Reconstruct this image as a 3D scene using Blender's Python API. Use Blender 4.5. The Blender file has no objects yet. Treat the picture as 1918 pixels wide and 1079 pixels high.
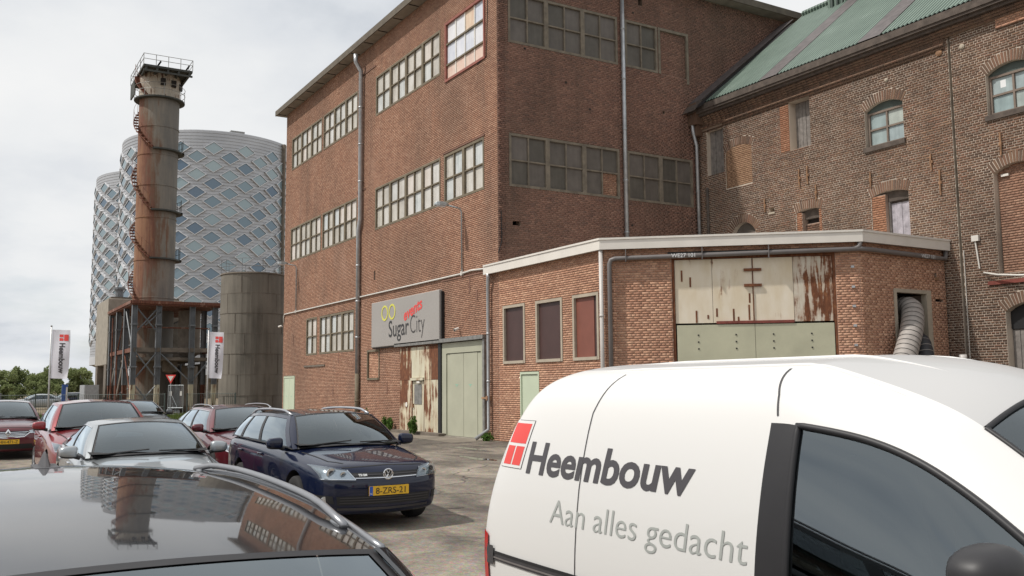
import bpy, bmesh, math, random
import numpy as np
from mathutils import Vector, Matrix
from mathutils.bvhtree import BVHTree

random.seed(7)
rng = np.random.default_rng(7)
scene = bpy.context.scene
COL = scene.collection
PI = math.pi

# ------------------------------------------------------------------ camera
CAM_H = 1.75
cam_d = bpy.data.cameras.new('camera')
cam_d.sensor_width = 36.0
cam_d.lens = 32.653
cam_d.clip_start = 0.05
cam_d.clip_end = 3000.0
cam = bpy.data.objects.new('camera', cam_d)
COL.objects.link(cam)
right = Vector((-0.512963468, -0.858366774, -0.008658052))
down = Vector((0.093867345, -0.046064139, -0.994518485))
fwd = Vector((0.853262798, -0.510964360, 0.104201830))
mw = Matrix.Identity(4)
for i in range(3):
    mw[i][0] = right[i]; mw[i][1] = -down[i]; mw[i][2] = -fwd[i]
mw[0][3] = 0.0; mw[1][3] = 0.0; mw[2][3] = CAM_H
cam.matrix_world = mw
scene.camera = cam

# ------------------------------------------------------------------ light
SUN_DIR = Vector((0.20, 0.70, 1.0)).normalized()      # towards the sun
sun_elev = math.asin(SUN_DIR.z)
sun_az = math.atan2(SUN_DIR.x, SUN_DIR.y)
world = bpy.data.worlds.new('World')
scene.world = world
world.use_nodes = True
nt = world.node_tree
for n in list(nt.nodes):
    nt.nodes.remove(n)
def wn(t, **k):
    n = nt.nodes.new(t)
    for a, b in k.items():
        setattr(n, a, b)
    return n
out = wn('ShaderNodeOutputWorld')
sky = wn('ShaderNodeTexSky', sky_type='NISHITA', sun_disc=False)
sky.sun_elevation = sun_elev
sky.sun_rotation = sun_az
bg1 = wn('ShaderNodeBackground'); bg1.inputs[1].default_value = 0.11
nt.links.new(sky.outputs[0], bg1.inputs[0])
# broken cloud cover, laid out on a flat cloud deck overhead
tc = wn('ShaderNodeTexCoord')
sep = wn('ShaderNodeSeparateXYZ')
nt.links.new(tc.outputs['Generated'], sep.inputs[0])
def m(op, a, b=None, clamp=False):
    n = wn('ShaderNodeMath', operation=op); n.use_clamp = clamp
    for i, v in enumerate((a, b)):
        if v is None: continue
        if isinstance(v, (int, float)): n.inputs[i].default_value = v
        else: nt.links.new(v, n.inputs[i])
    return n.outputs[0]
zc = m('ADD', m('MAXIMUM', sep.outputs[2], 0.0), 0.22)
cb = wn('ShaderNodeCombineXYZ')
nt.links.new(m('DIVIDE', sep.outputs[0], zc), cb.inputs[0])
nt.links.new(m('DIVIDE', sep.outputs[1], zc), cb.inputs[1])
def wnoise(scale, detail, rough, off):
    mp = wn('ShaderNodeMapping'); mp.inputs['Location'].default_value = off
    nt.links.new(cb.outputs[0], mp.inputs[0])
    n = wn('ShaderNodeTexNoise'); n.inputs['Scale'].default_value = scale
    n.inputs['Detail'].default_value = detail; n.inputs['Roughness'].default_value = rough
    nt.links.new(mp.outputs[0], n.inputs['Vector'])
    return n.outputs['Fac']
def wramp(src, stops):
    r = wn('ShaderNodeValToRGB')
    nt.links.new(src, r.inputs[0])
    e = r.color_ramp.elements
    while len(e) < len(stops): e.new(0.5)
    for q, (p, c) in zip(e, stops):
        q.position = p; q.color = (c[0], c[1], c[2], 1)
    return r.outputs[0]
cover = wramp(wnoise(1.1, 7, 0.55, (3.1, 1.7, 0)), [(0.28, (0.6,) * 3), (0.42, (1,) * 3)])
tone = wramp(wnoise(1.1, 8, 0.54, (8.3, 4.9, 2)), [(0.28, (0.50, 0.55, 0.62)), (0.40, (0.76, 0.79, 0.83)), (0.52, (0.89, 0.905, 0.918)), (0.70, (0.985, 0.985, 0.98))])
bg2 = wn('ShaderNodeBackground'); bg2.inputs[1].default_value = 0.95
nt.links.new(tone, bg2.inputs[0])
mx = wn('ShaderNodeMixShader')
nt.links.new(cover, mx.inputs[0]); nt.links.new(bg1.outputs[0], mx.inputs[1]); nt.links.new(bg2.outputs[0], mx.inputs[2])
nt.links.new(mx.outputs[0], out.inputs[0])

sun_d = bpy.data.lights.new('sun', 'SUN')
sun_d.energy = 3.3
sun_d.angle = math.radians(1.5)
sun_d.color = (1.0, 0.955, 0.89)
sun = bpy.data.objects.new('sun', sun_d)
COL.objects.link(sun)
sun.rotation_euler = SUN_DIR.to_track_quat('Z', 'Y').to_euler()
sun.location = (0, 0, 60)

vs = scene.view_settings
scene.display_settings.display_device = 'sRGB'
vs.view_transform = 'Standard'; vs.look = 'None'
vs.exposure = 0.0; vs.gamma = 1.0; vs.use_curve_mapping = False
scene.cycles.max_bounces = 8
scene.cycles.transparent_max_bounces = 16

# ------------------------------------------------------------------ helpers
PM = {}                       # world matrices of the empties
def tag(o, label=None, cat=None, group=None, kind=None):
    if label: o['label'] = label
    if cat: o['category'] = cat
    if group: o['group'] = group
    if kind: o['kind'] = kind
    return o
def thing(name, label, cat, loc=(0, 0, 0), rz=0.0, group=None):
    o = bpy.data.objects.new(name, None)
    COL.objects.link(o)
    o.location = loc; o.rotation_euler = (0, 0, rz)
    o.empty_display_size = 0.3
    PM[o.name] = Matrix.Translation(Vector(loc)) @ Matrix.Rotation(rz, 4, 'Z')
    return tag(o, label, cat, group)
def link(o, parent=None, local=False):
    COL.objects.link(o)
    if parent is not None:
        o.parent = parent
        if not local and parent.name in PM:
            o.matrix_parent_inverse = PM[parent.name].inverted()
    return o
def mkmesh(name, verts, faces, mats, smooth=False, mi=None):
    me = bpy.data.meshes.new(name)
    if isinstance(verts, np.ndarray) and isinstance(faces, np.ndarray):
        nv, nf, k = len(verts), len(faces), faces.shape[1]
        me.vertices.add(nv); me.vertices.foreach_set('co', verts.astype(np.float32).ravel())
        me.loops.add(nf * k); me.loops.foreach_set('vertex_index', faces.astype(np.int32).ravel())
        me.polygons.add(nf)
        me.polygons.foreach_set('loop_start', np.arange(0, nf * k, k, dtype=np.int32))
        me.polygons.foreach_set('loop_total', np.full(nf, k, dtype=np.int32))
        me.update(calc_edges=True)
    else:
        me.from_pydata([tuple(v) for v in verts], [], [tuple(f) for f in faces])
        me.update()
    if not isinstance(mats, (list, tuple)): mats = [mats]
    for q in mats: me.materials.append(q)
    if mi is not None:
        me.polygons.foreach_set('material_index', np.array(mi, dtype=np.int32))
    if smooth:
        me.polygons.foreach_set('use_smooth', np.ones(len(me.polygons), dtype=bool))
    return me
def obj(name, me, parent=None, local=False):
    return link(bpy.data.objects.new(name, me), parent, local)
class MB:
    """collects shapes into one mesh"""
    def __init__(self): self.v = []; self.f = []
    def add(self, vs, fs):
        b = len(self.v); self.v += [tuple(x) for x in vs]; self.f += [tuple(b + i for i in q) for q in fs]
        return self
    def hexa(self, p):        # p: 8 points, bottom 4 ccw then top 4
        return self.add(p, [(3, 2, 1, 0), (4, 5, 6, 7), (0, 1, 5, 4), (1, 2, 6, 5), (2, 3, 7, 6), (3, 0, 4, 7)])
    def box(self, x0, x1, y0, y1, z0, z1):
        return self.hexa([(x0, y0, z0), (x1, y0, z0), (x1, y1, z0), (x0, y1, z0), (x0, y0, z1), (x1, y0, z1), (x1, y1, z1), (x0, y1, z1)])
    def wbox(self, W, s0, s1, n0, n1, z0, z1):   # box in a wall's own frame
        return self.hexa([W(s0, n0, z0), W(s1, n0, z0), W(s1, n1, z0), W(s0, n1, z0), W(s0, n0, z1), W(s1, n0, z1), W(s1, n1, z1), W(s0, n1, z1)])
    def tube(self, pts, r, n=8, cap=True):
        pts = [Vector(p) for p in pts]
        rr = r if isinstance(r, (list, tuple)) else [r] * len(pts)
        rings = []
        t0 = (pts[1] - pts[0]).normalized()
        a = t0.cross(Vector((0, 0, 1)))
        if a.length < 1e-3: a = t0.cross(Vector((1, 0, 0)))
        a.normalize()
        for i, p in enumerate(pts):
            if i == 0: t = pts[1] - pts[0]
            elif i == len(pts) - 1: t = pts[-1] - pts[-2]
            else: t = (pts[i + 1] - p).normalized() + (p - pts[i - 1]).normalized()
            t.normalize()
            a = (a - t * a.dot(t)).normalized()
            b = t.cross(a)
            rings.append([p + (a * math.cos(2 * PI * k / n) + b * math.sin(2 * PI * k / n)) * rr[i] for k in range(n)])
        vs = [q for R in rings for q in R]; fs = []
        for i in range(len(pts) - 1):
            for k in range(n):
                fs.append((i * n + k, i * n + (k + 1) % n, (i + 1) * n + (k + 1) % n, (i + 1) * n + k))
        if cap:
            fs.append(tuple(range(n - 1, -1, -1))); fs.append(tuple((len(pts) - 1) * n + k for k in range(n)))
        return self.add(vs, fs)
    def bar(self, p, q, w, h=None):               # square bar between two points
        return self.tube([p, q], (w if h is None else max(w, h)) * 0.707, 4)
    def lathe(self, prof, c=(0, 0, 0), n=32, a0=0.0, a1=2 * PI, axis='z'):
        full = abs(a1 - a0 - 2 * PI) < 1e-6
        cols = n if full else n + 1
        vs = []
        for (r, z) in prof:
            for k in range(cols):
                a = a0 + (a1 - a0) * k / n
                if axis == 'z': vs.append((c[0] + r * math.cos(a), c[1] + r * math.sin(a), c[2] + z))
                else: vs.append((c[0] + r * math.cos(a), c[1] + z, c[2] + r * math.sin(a)))
        fs = []
        for i in range(len(prof) - 1):
            for k in range(n):
                k2 = (k + 1) % cols
                q = (i * cols + k, i * cols + k2, (i + 1) * cols + k2, (i + 1) * cols + k)
                fs.append(q if axis == 'z' else q[::-1])
        return self.add(vs, fs)
    def build(self, name, mat, parent=None, smooth=False, local=False):
        me = mkmesh(name, self.v, self.f, mat, smooth)
        return obj(name, me, parent, local)
def bevel(o, w=0.01, seg=2):
    md = o.modifiers.new('bevel', 'BEVEL'); md.width = w; md.segments = seg; md.limit_method = 'ANGLE'
    return o
def evaluated(o):
    dg = bpy.context.evaluated_depsgraph_get()
    return bpy.data.meshes.new_from_object(o.evaluated_get(dg), depsgraph=dg)
def text_mesh(body, size=1.0, bold=0.0, shear=0.0, xs=1.0, align='LEFT', space=1.0):
    cu = bpy.data.curves.new('lettering', 'FONT')
    cu.body = body; cu.size = size; cu.offset = bold; cu.shear = shear
    cu.align_x = align; cu.space_character = space; cu.resolution_u = 4
    o = bpy.data.objects.new('lettering', cu)
    COL.objects.link(o)
    me = evaluated(o)
    bpy.data.objects.remove(o)
    v = np.zeros(len(me.vertices) * 3); me.vertices.foreach_get('co', v); v = v.reshape(-1, 3)
    v[:, 0] *= xs
    f = [tuple(p.vertices) for p in me.polygons]
    return v, f
def smoothstep(a, b, x):
    t = max(0.0, min(1.0, (x - a) / (b - a))); return t * t * (3 - 2 * t)
def interp(x, xs, ys): return float(np.interp(x, xs, ys))
# ------------------------------------------------------------------ materials
class NT:
    def __init__(self, name):
        self.mat = bpy.data.materials.new(name); self.mat.use_nodes = True
        self.t = self.mat.node_tree
        self.b = self.t.nodes['Principled BSDF']; self.out = self.t.nodes['Material Output']
    def n(self, typ, **k):
        q = self.t.nodes.new(typ)
        for a, v in k.items(): setattr(q, a, v)
        return q
    def set(self, sock, v):
        if isinstance(v, bpy.types.NodeSocket): self.t.links.new(v, sock)
        elif isinstance(v, (tuple, list)) and len(v) == 3 and sock.type == 'RGBA': sock.default_value = (*v, 1)
        else: sock.default_value = v
    def p(self, **k):
        for a, v in k.items(): self.set(self.b.inputs[a.replace('_', ' ')], v)
        return self
    def coord(self, kind='Object', scale=(1, 1, 1), loc=(0, 0, 0)):
        c = self.n('ShaderNodeTexCoord'); mp = self.n('ShaderNodeMapping')
        self.t.links.new(c.outputs[kind], mp.inputs[0])
        mp.inputs['Scale'].default_value = scale; mp.inputs['Location'].default_value = loc
        return mp.outputs[0]
    def pos(self, scale=(1, 1, 1), loc=(0, 0, 0)):
        c = self.n('ShaderNodeNewGeometry'); mp = self.n('ShaderNodeMapping')
        self.t.links.new(c.outputs['Position'], mp.inputs[0])
        mp.inputs['Scale'].default_value = scale; mp.inputs['Location'].default_value = loc
        return mp.outputs[0]
    def noise(self, vec, scale=1.0, detail=5, rough=0.55, dist=0.0):
        q = self.n('ShaderNodeTexNoise')
        self.set(q.inputs['Vector'], vec); q.inputs['Scale'].default_value = scale
        q.inputs['Detail'].default_value = detail; q.inputs['Roughness'].default_value = rough; q.inputs['Distortion'].default_value = dist
        return q.outputs['Fac']
    def voro(self, vec, scale=1.0, feature='F1', out='Distance', rand=1.0):
        q = self.n('ShaderNodeTexVoronoi', feature=feature)
        self.set(q.inputs['Vector'], vec); q.inputs['Scale'].default_value = scale; q.inputs['Randomness'].default_value = rand
        return q.outputs[out]
    def ramp(self, src, stops, interp='LINEAR'):
        r = self.n('ShaderNodeValToRGB'); self.set(r.inputs[0], src)
        r.color_ramp.interpolation = interp
        e = r.color_ramp.elements
        while len(e) < len(stops): e.new(0.5)
        for q, (p, c) in zip(e, stops):
            if isinstance(c, (int, float)): c = (c, c, c)
            q.position = p; q.color = (*c, 1)
        return r.outputs[0]
    def mix(self, fac, a, b, mode='MIX'):
        q = self.n('ShaderNodeMix', data_type='RGBA', blend_type=mode)
        self.set(q.inputs[0], fac); self.set(q.inputs[6], a); self.set(q.inputs[7], b)
        return q.outputs[2]
    def math(self, op, a, b=0.0, clamp=False):
        q = self.n('ShaderNodeMath', operation=op); q.use_clamp = clamp
        self.set(q.inputs[0], a); self.set(q.inputs[1], b)
        return q.outputs[0]
    def bump(self, h, strength=0.3, dist=0.02):
        q = self.n('ShaderNodeBump'); q.inputs['Strength'].default_value = strength; q.inputs['Distance'].default_value = dist
        self.set(q.inputs['Height'], h)
        self.t.links.new(q.outputs[0], self.b.inputs['Normal'])
        return self
    def rand(self):          # one value per brick, whether bricks share a mesh or not
        g = self.n('ShaderNodeNewGeometry'); o = self.n('ShaderNodeObjectInfo')
        return self.math('FRACT', self.math('ADD', g.outputs['Random Per Island'], o.outputs['Random']))

def simple(name, col, rough=0.6, metal=0.0, var=0.12, vscale=3.0, bump=0.0, bscale=40.0):
    N = NT(name)
    f = N.noise(N.pos(), vscale, 6, 0.6)
    lo = tuple(c * (1 - var) for c in col); hi = tuple(min(1, c * (1 + var)) for c in col)
    N.p(Base_Color=N.ramp(f, [(0.3, lo), (0.7, hi)]), Roughness=rough, Metallic=metal)
    if bump: N.bump(N.noise(N.pos(), bscale, 4), bump, 0.01)
    return N.mat
def brick_mat(name, cols, dirt=(0.05, 0.042, 0.035), dirt_amt=0.5, pale=(0.4, 0.3, 0.24), pale_amt=0.25, moss=0.0, rough=0.9):
    N = NT(name)
    r = N.rand()
    k = len(cols)
    base = N.ramp(r, [((i + 0.5) / k, c) for i, c in enumerate(cols)])
    p = N.pos()
    big = N.ramp(N.noise(N.pos((0.35, 0.35, 0.22)), 1.0, 6, 0.6), [(0.42, 0.0), (0.66, 1.0)])
    base = N.mix(N.math('MULTIPLY', big, dirt_amt), base, dirt)
    streak = N.ramp(N.noise(N.pos((1.6, 1.6, 0.12), (5, 2, 1)), 1.0, 5, 0.6), [(0.52, 0.0), (0.75, 1.0)])
    base = N.mix(N.math('MULTIPLY', streak, dirt_amt * 0.8), base, dirt)
    pl = N.ramp(N.noise(N.pos((0.5, 0.5, 0.5), (11, 7, 3)), 1.0, 5, 0.65), [(0.54, 0.0), (0.72, 1.0)])
    base = N.mix(N.math('MULTIPLY', pl, pale_amt), base, pale)
    fine = N.noise(p, 28.0, 4, 0.6)
    base = N.mix(0.35, base, N.ramp(fine, [(0.3, (0.35,) * 3), (0.7, (0.75,) * 3)]), 'OVERLAY')
    N.p(Base_Color=base, Roughness=rough)
    N.b.inputs['Specular IOR Level'].default_value = 0.2
    N.bump(N.noise(p, 60.0, 3), 0.35, 0.006)
    return N.mat
def mortar_mat(name, col):
    N = NT(name)
    f = N.noise(N.pos((0.6, 0.6, 0.4)), 1.0, 6, 0.6)
    c = N.ramp(f, [(0.32, tuple(x * 0.5 for x in col)), (0.55, col), (0.75, tuple(min(1, x * 1.15) for x in col))])
    N.p(Base_Color=c, Roughness=0.95)
    return N.mat
def paint_mat(name, col, flake=0.0, coat=1.0, rough=0.28, metal=0.0):
    N = NT(name)
    c = col
    if flake:
        f = N.voro(N.coord('Object'), 900.0, 'F1', 'Color')
        c = N.mix(flake, col, f, 'OVERLAY')
    dust = N.noise(N.coord('Object'), 2.2, 5, 0.6)
    N.p(Base_Color=c, Roughness=rough, Metallic=metal, Coat_Weight=coat,
        Coat_Roughness=N.ramp(dust, [(0.4, 0.015), (0.75, 0.08)]))
    return N.mat
def glass_mat(name, tint=(0.42, 0.5, 0.5), edge=1.5, film=0.06):
    N = NT(name)
    tr = N.n('ShaderNodeBsdfTransparent'); tr.inputs[0].default_value = (*tint, 1)
    gl = N.n('ShaderNodeBsdfGlossy'); gl.inputs['Roughness'].default_value = 0.005
    gl.inputs[0].default_value = (0.84, 0.94, 1, 1)
    fr = N.n('ShaderNodeFresnel'); fr.inputs[0].default_value = edge
    mxs = N.n('ShaderNodeMixShader')
    k = N.math('MINIMUM', N.math('ADD', N.math('MULTIPLY', fr.outputs[0], 2.2), film), 1.0)
    N.t.links.new(k, mxs.inputs[0]); N.t.links.new(tr.outputs[0], mxs.inputs[1]); N.t.links.new(gl.outputs[0], mxs.inputs[2])
    N.t.links.new(mxs.outputs[0], N.out.inputs[0])
    return N.mat
def pane_mat(name, cols, rough=0.35, vert=0.35, spec=0.5):
    N = NT(name)
    o = N.n('ShaderNodeObjectInfo')
    base = N.ramp(o.outputs['Random'], [((i + 0.5) / len(cols), c) for i, c in enumerate(cols)], 'CONSTANT' if False else 'LINEAR')
    st = N.noise(N.pos((9, 9, 0.6)), 1.0, 4, 0.6)
    base = N.mix(vert, base, N.ramp(st, [(0.3, (0.25,) * 3), (0.7, (0.75,) * 3)]), 'OVERLAY')
    bl = N.noise(N.pos((2.2, 2.2, 2.2)), 1.0, 5, 0.65)
    base = N.mix(0.5, base, N.ramp(bl, [(0.3, (0.32,) * 3), (0.65, (0.62,) * 3)]), 'OVERLAY')
    N.p(Base_Color=base, Roughness=rough); N.b.inputs['Specular IOR Level'].default_value = spec
    return N.mat
def rust_mat(name, paint, rust=(0.17, 0.062, 0.028), amt=0.5, scale=1.0, rough=0.6, hot=(0.30, 0.13, 0.05)):
    N = NT(name)
    st = N.noise(N.pos((5.0 * scale, 5.0 * scale, 0.55 * scale), (2, 3, 1)), 1.0, 7, 0.62, 0.4)
    bl = N.noise(N.pos((1.1 * scale, 1.1 * scale, 1.1 * scale), (7, 1, 4)), 1.0, 6, 0.6)
    k = N.math('ADD', N.math('MULTIPLY', st, 0.55), N.math('MULTIPLY', bl, 0.45))
    e = 0.62 - 0.26 * amt
    mask = N.ramp(k, [(e - 0.012, 0.0), (e + 0.02, 1.0)])
    halo = N.ramp(k, [(e - 0.07, 0.0), (e, 1.0)])
    grime = N.noise(N.pos((2.5, 2.5, 0.8)), 1.0, 6, 0.6)
    pc = N.mix(0.6, paint, N.ramp(grime, [(0.3, (0.3,) * 3), (0.7, (0.62,) * 3)]), 'OVERLAY')
    pc = N.mix(N.math('MULTIPLY', halo, 0.45), pc, hot)
    rc = N.ramp(N.noise(N.pos((14, 14, 5)), 1.0, 5, 0.65), [(0.3, tuple(c * 0.55 for c in rust)), (0.55, rust), (0.75, hot)])
    N.p(Base_Color=N.mix(mask, pc, rc), Roughness=N.ramp(mask, [(0, rough), (1, 0.92)]))
    N.bump(mask, 0.4, 0.004)
    return N.mat
M = {}
M['brick_main'] = brick_mat('brick_main', [(0.293, 0.157, 0.107), (0.386, 0.217, 0.146), (0.341, 0.184, 0.123), (0.435, 0.260, 0.179), (0.351, 0.186, 0.123)], (0.14, 0.098, 0.076), 0.46, (0.44, 0.28, 0.21), 0.42)
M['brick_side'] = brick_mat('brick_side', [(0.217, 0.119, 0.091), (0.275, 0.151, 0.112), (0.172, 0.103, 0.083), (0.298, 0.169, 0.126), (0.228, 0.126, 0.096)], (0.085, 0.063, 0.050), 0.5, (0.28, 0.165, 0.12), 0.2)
M['brick_old'] = brick_mat('brick_old', [(0.138, 0.084, 0.058), (0.204, 0.115, 0.077), (0.169, 0.099, 0.067), (0.235, 0.140, 0.090), (0.122, 0.079, 0.059), (0.214, 0.115, 0.077)], (0.075, 0.058, 0.047), 0.5, (0.28, 0.19, 0.14), 0.22)
M['brick_annex'] = brick_mat('brick_annex', [(0.418, 0.223, 0.145), (0.530, 0.305, 0.201), (0.467, 0.251, 0.165), (0.375, 0.201, 0.136), (0.585, 0.346, 0.231)], (0.20, 0.125, 0.09), 0.22, (0.55, 0.36, 0.27), 0.28)
M['brick_orange'] = brick_mat('brick_orange', [(0.34, 0.165, 0.098), (0.29, 0.140, 0.082), (0.38, 0.20, 0.125)], (0.1, 0.06, 0.04), 0.2, (0.45, 0.3, 0.2), 0.2)
M['brick_tan'] = brick_mat('brick_tan', [(0.33, 0.20, 0.125), (0.36, 0.225, 0.14), (0.30, 0.18, 0.11)], (0.1, 0.06, 0.04), 0.2, (0.42, 0.28, 0.17), 0.3)
M['mortar_main'] = mortar_mat('mortar_main', (0.41, 0.30, 0.235))
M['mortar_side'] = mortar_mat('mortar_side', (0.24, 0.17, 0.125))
M['mortar_old'] = mortar_mat('mortar_old', (0.56, 0.475, 0.39))
M['mortar_annex'] = mortar_mat('mortar_annex', (0.40, 0.28, 0.215))
M['frame_olive'] = simple('frame_olive', (0.165, 0.135, 0.092), 0.85, 0, 0.25, 4.0, 0.3)
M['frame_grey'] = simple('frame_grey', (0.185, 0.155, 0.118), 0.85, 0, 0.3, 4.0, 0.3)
M['pane_white'] = pane_mat('pane_white', [(0.50, 0.47, 0.42), (0.60, 0.58, 0.54), (0.45, 0.42, 0.36), (0.55, 0.58, 0.58), (0.62, 0.57, 0.52)], 0.4)
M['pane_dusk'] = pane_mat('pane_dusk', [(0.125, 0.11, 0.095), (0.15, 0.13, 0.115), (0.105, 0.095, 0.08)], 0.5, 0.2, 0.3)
M['pane_bright'] = pane_mat('pane_bright', [(0.66, 0.68, 0.74), (0.72, 0.72, 0.74), (0.6, 0.63, 0.7)], 0.35, 0.3)
M['pane_pink'] = pane_mat('pane_pink', [(0.70, 0.52, 0.43), (0.66, 0.5, 0.42)], 0.5, 0.2)
M['pane_rust'] = pane_mat('pane_rust', [(0.66, 0.50, 0.36), (0.68, 0.54, 0.42)], 0.5, 0.3)
M['red_frame'] = simple('red_frame', (0.27, 0.095, 0.07), 0.7, 0, 0.25, 6)
M['white_paint'] = simple('white_paint', (0.72, 0.69, 0.63), 0.6, 0, 0.06, 4)
M['concrete'] = simple('concrete', (0.30, 0.27, 0.225), 0.9, 0, 0.25, 2.0, 0.3)
M['concrete_dark'] = simple('concrete_dark', (0.15, 0.125, 0.10), 0.9, 0, 0.3, 2.0, 0.3)
M['zinc'] = simple('zinc', (0.42, 0.43, 0.44), 0.42, 0.6, 0.18, 5)
M['zinc_old'] = simple('zinc_old', (0.26, 0.255, 0.24), 0.5, 0.5, 0.3, 6)
M['plastic_grey'] = simple('plastic_grey', (0.16, 0.145, 0.14), 0.45, 0, 0.12, 3)
M['plastic_pale'] = simple('plastic_pale', (0.52, 0.49, 0.46), 0.45, 0, 0.08, 3)
M['cable_white'] = simple('cable_white', (0.62, 0.59, 0.54), 0.5, 0, 0.1, 3)
M['fascia_white'] = simple('fascia_white', (0.70, 0.66, 0.60), 0.45, 0, 0.06, 1.5)
M['soffit'] = simple('soffit', (0.45, 0.42, 0.38), 0.8)
M['roofing'] = simple('roofing', (0.12, 0.11, 0.10), 0.9, 0, 0.2, 2)
M['old_wood'] = simple('old_wood', (0.095, 0.075, 0.062), 0.9, 0, 0.35, 5, 0.4)
M['lead'] = simple('lead', (0.115, 0.10, 0.098), 0.6, 0.2, 0.3, 4)
def roof_green():
    N = NT('roof_green')
    f = N.noise(N.pos((1.2, 1.2, 1.2)), 1.0, 6, 0.6)
    st = N.noise(N.pos((7, 0.6, 0.6)), 1.0, 4, 0.6)
    c = N.ramp(f, [(0.3, (0.080, 0.130, 0.098)), (0.6, (0.130, 0.190, 0.148)), (0.75, (0.18, 0.245, 0.20))])
    c = N.mix(0.35, c, N.ramp(st, [(0.3, (0.3,) * 3), (0.7, (0.68,) * 3)]), 'OVERLAY')
    g = N.n('ShaderNodeNewGeometry'); sx = N.n('ShaderNodeSeparateXYZ'); N.t.links.new(g.outputs['Position'], sx.inputs[0])
    # rib shading put into the colour: troughs darkened, crests given a pale highlight
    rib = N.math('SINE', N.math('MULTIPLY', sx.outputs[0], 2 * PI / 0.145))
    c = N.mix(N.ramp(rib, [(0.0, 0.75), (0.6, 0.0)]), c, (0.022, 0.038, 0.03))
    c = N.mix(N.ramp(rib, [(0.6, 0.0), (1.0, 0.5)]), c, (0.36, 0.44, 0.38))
    N.p(Base_Color=c, Roughness=0.6); return N.mat
M['roof_green'] = roof_green()
M['door_green'] = simple('door_green', (0.40, 0.40, 0.305), 0.55, 0, 0.08, 1.2)
M['door_green_dark'] = simple('door_green_dark', (0.46, 0.45, 0.325), 0.55, 0, 0.10, 1.2)
M['pale_green'] = simple('pale_green', (0.50, 0.56, 0.42), 0.55, 0, 0.06, 1.2)
M['rust_heavy'] = rust_mat('rust_heavy', (0.62, 0.57, 0.42), amt=0.78)
M['rust_mid'] = rust_mat('rust_mid', (0.64, 0.59, 0.44), amt=0.46)
M['rust_light'] = rust_mat('rust_light', (0.60, 0.565, 0.43), amt=0.22)
M['cream_sheet'] = rust_mat('cream_sheet', (0.70, 0.62, 0.49), amt=-0.12, scale=1.6)
M['rust_sheet'] = rust_mat('rust_sheet', (0.60, 0.55, 0.46), amt=0.46, scale=1.2)
M['rust'] = rust_mat('rust', (0.16, 0.06, 0.03), amt=1.0)
M['rust_red'] = simple('rust_red', (0.20, 0.052, 0.038), 0.8, 0, 0.3, 5)
M['rusty_iron'] = simple('rusty_iron', (0.30, 0.17, 0.095), 0.8, 0.1, 0.45, 9)
M['board_maroon'] = simple('board_maroon', (0.062, 0.030, 0.027), 0.5, 0, 0.12, 2)
M['board_red'] = simple('board_red', (0.20, 0.068, 0.046), 0.55, 0, 0.10, 2)
M['frame_stone'] = simple('frame_stone', (0.40, 0.345, 0.27), 0.8, 0, 0.12, 3)
M['sign_grey'] = simple('sign_grey', (0.33, 0.31, 0.29), 0.55, 0, 0.04, 0.8)
M['dark_print'] = simple('dark_print', (0.035, 0.034, 0.036), 0.6, 0, 0.05)
M['line_print'] = simple('line_print', (0.055, 0.05, 0.05), 0.6, 0, 0.05)
M['yellow_print'] = simple('yellow_print', (0.62, 0.60, 0.10), 0.6, 0, 0.05)
M['red_print'] = simple('red_print', (0.72, 0.065, 0.055), 0.5, 0, 0.04)
M['grey_print'] = simple('grey_print', (0.36, 0.375, 0.355), 0.5, 0, 0.03)
M['charcoal_print'] = simple('charcoal_print', (0.065, 0.06, 0.066), 0.45, 0, 0.04)
M['green_print'] = simple('green_print', (0.25, 0.5, 0.38), 0.5, 0, 0.03)
M['black'] = simple('black', (0.012, 0.012, 0.013), 0.6, 0, 0.1)
M['dark_gap'] = simple('dark_gap', (0.025, 0.021, 0.019), 0.95, 0, 0.1)
M['wood_grey'] = simple('wood_grey', (0.20, 0.18, 0.165), 0.9, 0, 0.3, 7, 0.4)
M['wood_pale'] = simple('wood_pale', (0.36, 0.335, 0.365), 0.85, 0, 0.35, 6, 0.4)
M['frame_green'] = simple('frame_green', (0.065, 0.085, 0.075), 0.6, 0, 0.15, 4)
M['frame_taupe'] = simple('frame_taupe', (0.20, 0.155, 0.125), 0.8, 0, 0.2, 4)
M['pane_teal'] = pane_mat('pane_teal', [(0.26, 0.33, 0.33), (0.34, 0.40, 0.39), (0.30, 0.36, 0.37), (0.40, 0.44, 0.40)], 0.2, 0.25, 0.6)
M['steel_grey'] = simple('steel_grey', (0.16, 0.17, 0.18), 0.55, 0.3, 0.25, 2)
M['steel_rust'] = rust_mat('steel_rust', (0.22, 0.14, 0.12), rust=(0.15, 0.055, 0.035), amt=0.7)
M['pole_white'] = simple('pole_white', (0.60, 0.60, 0.60), 0.4, 0.2, 0.06, 2)
M['flag_white'] = simple('flag_white', (0.74, 0.73, 0.78), 0.8, 0, 0.05, 1.2)
M['galv'] = simple('galv', (0.42, 0.45, 0.46), 0.4, 0.5, 0.15, 5)
M['fence_green'] = simple('fence_green', (0.065, 0.085, 0.075), 0.55, 0.1, 0.2, 4)
M['hoarding'] = simple('hoarding', (0.10, 0.105, 0.11), 0.7, 0, 0.2, 0.8)
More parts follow.
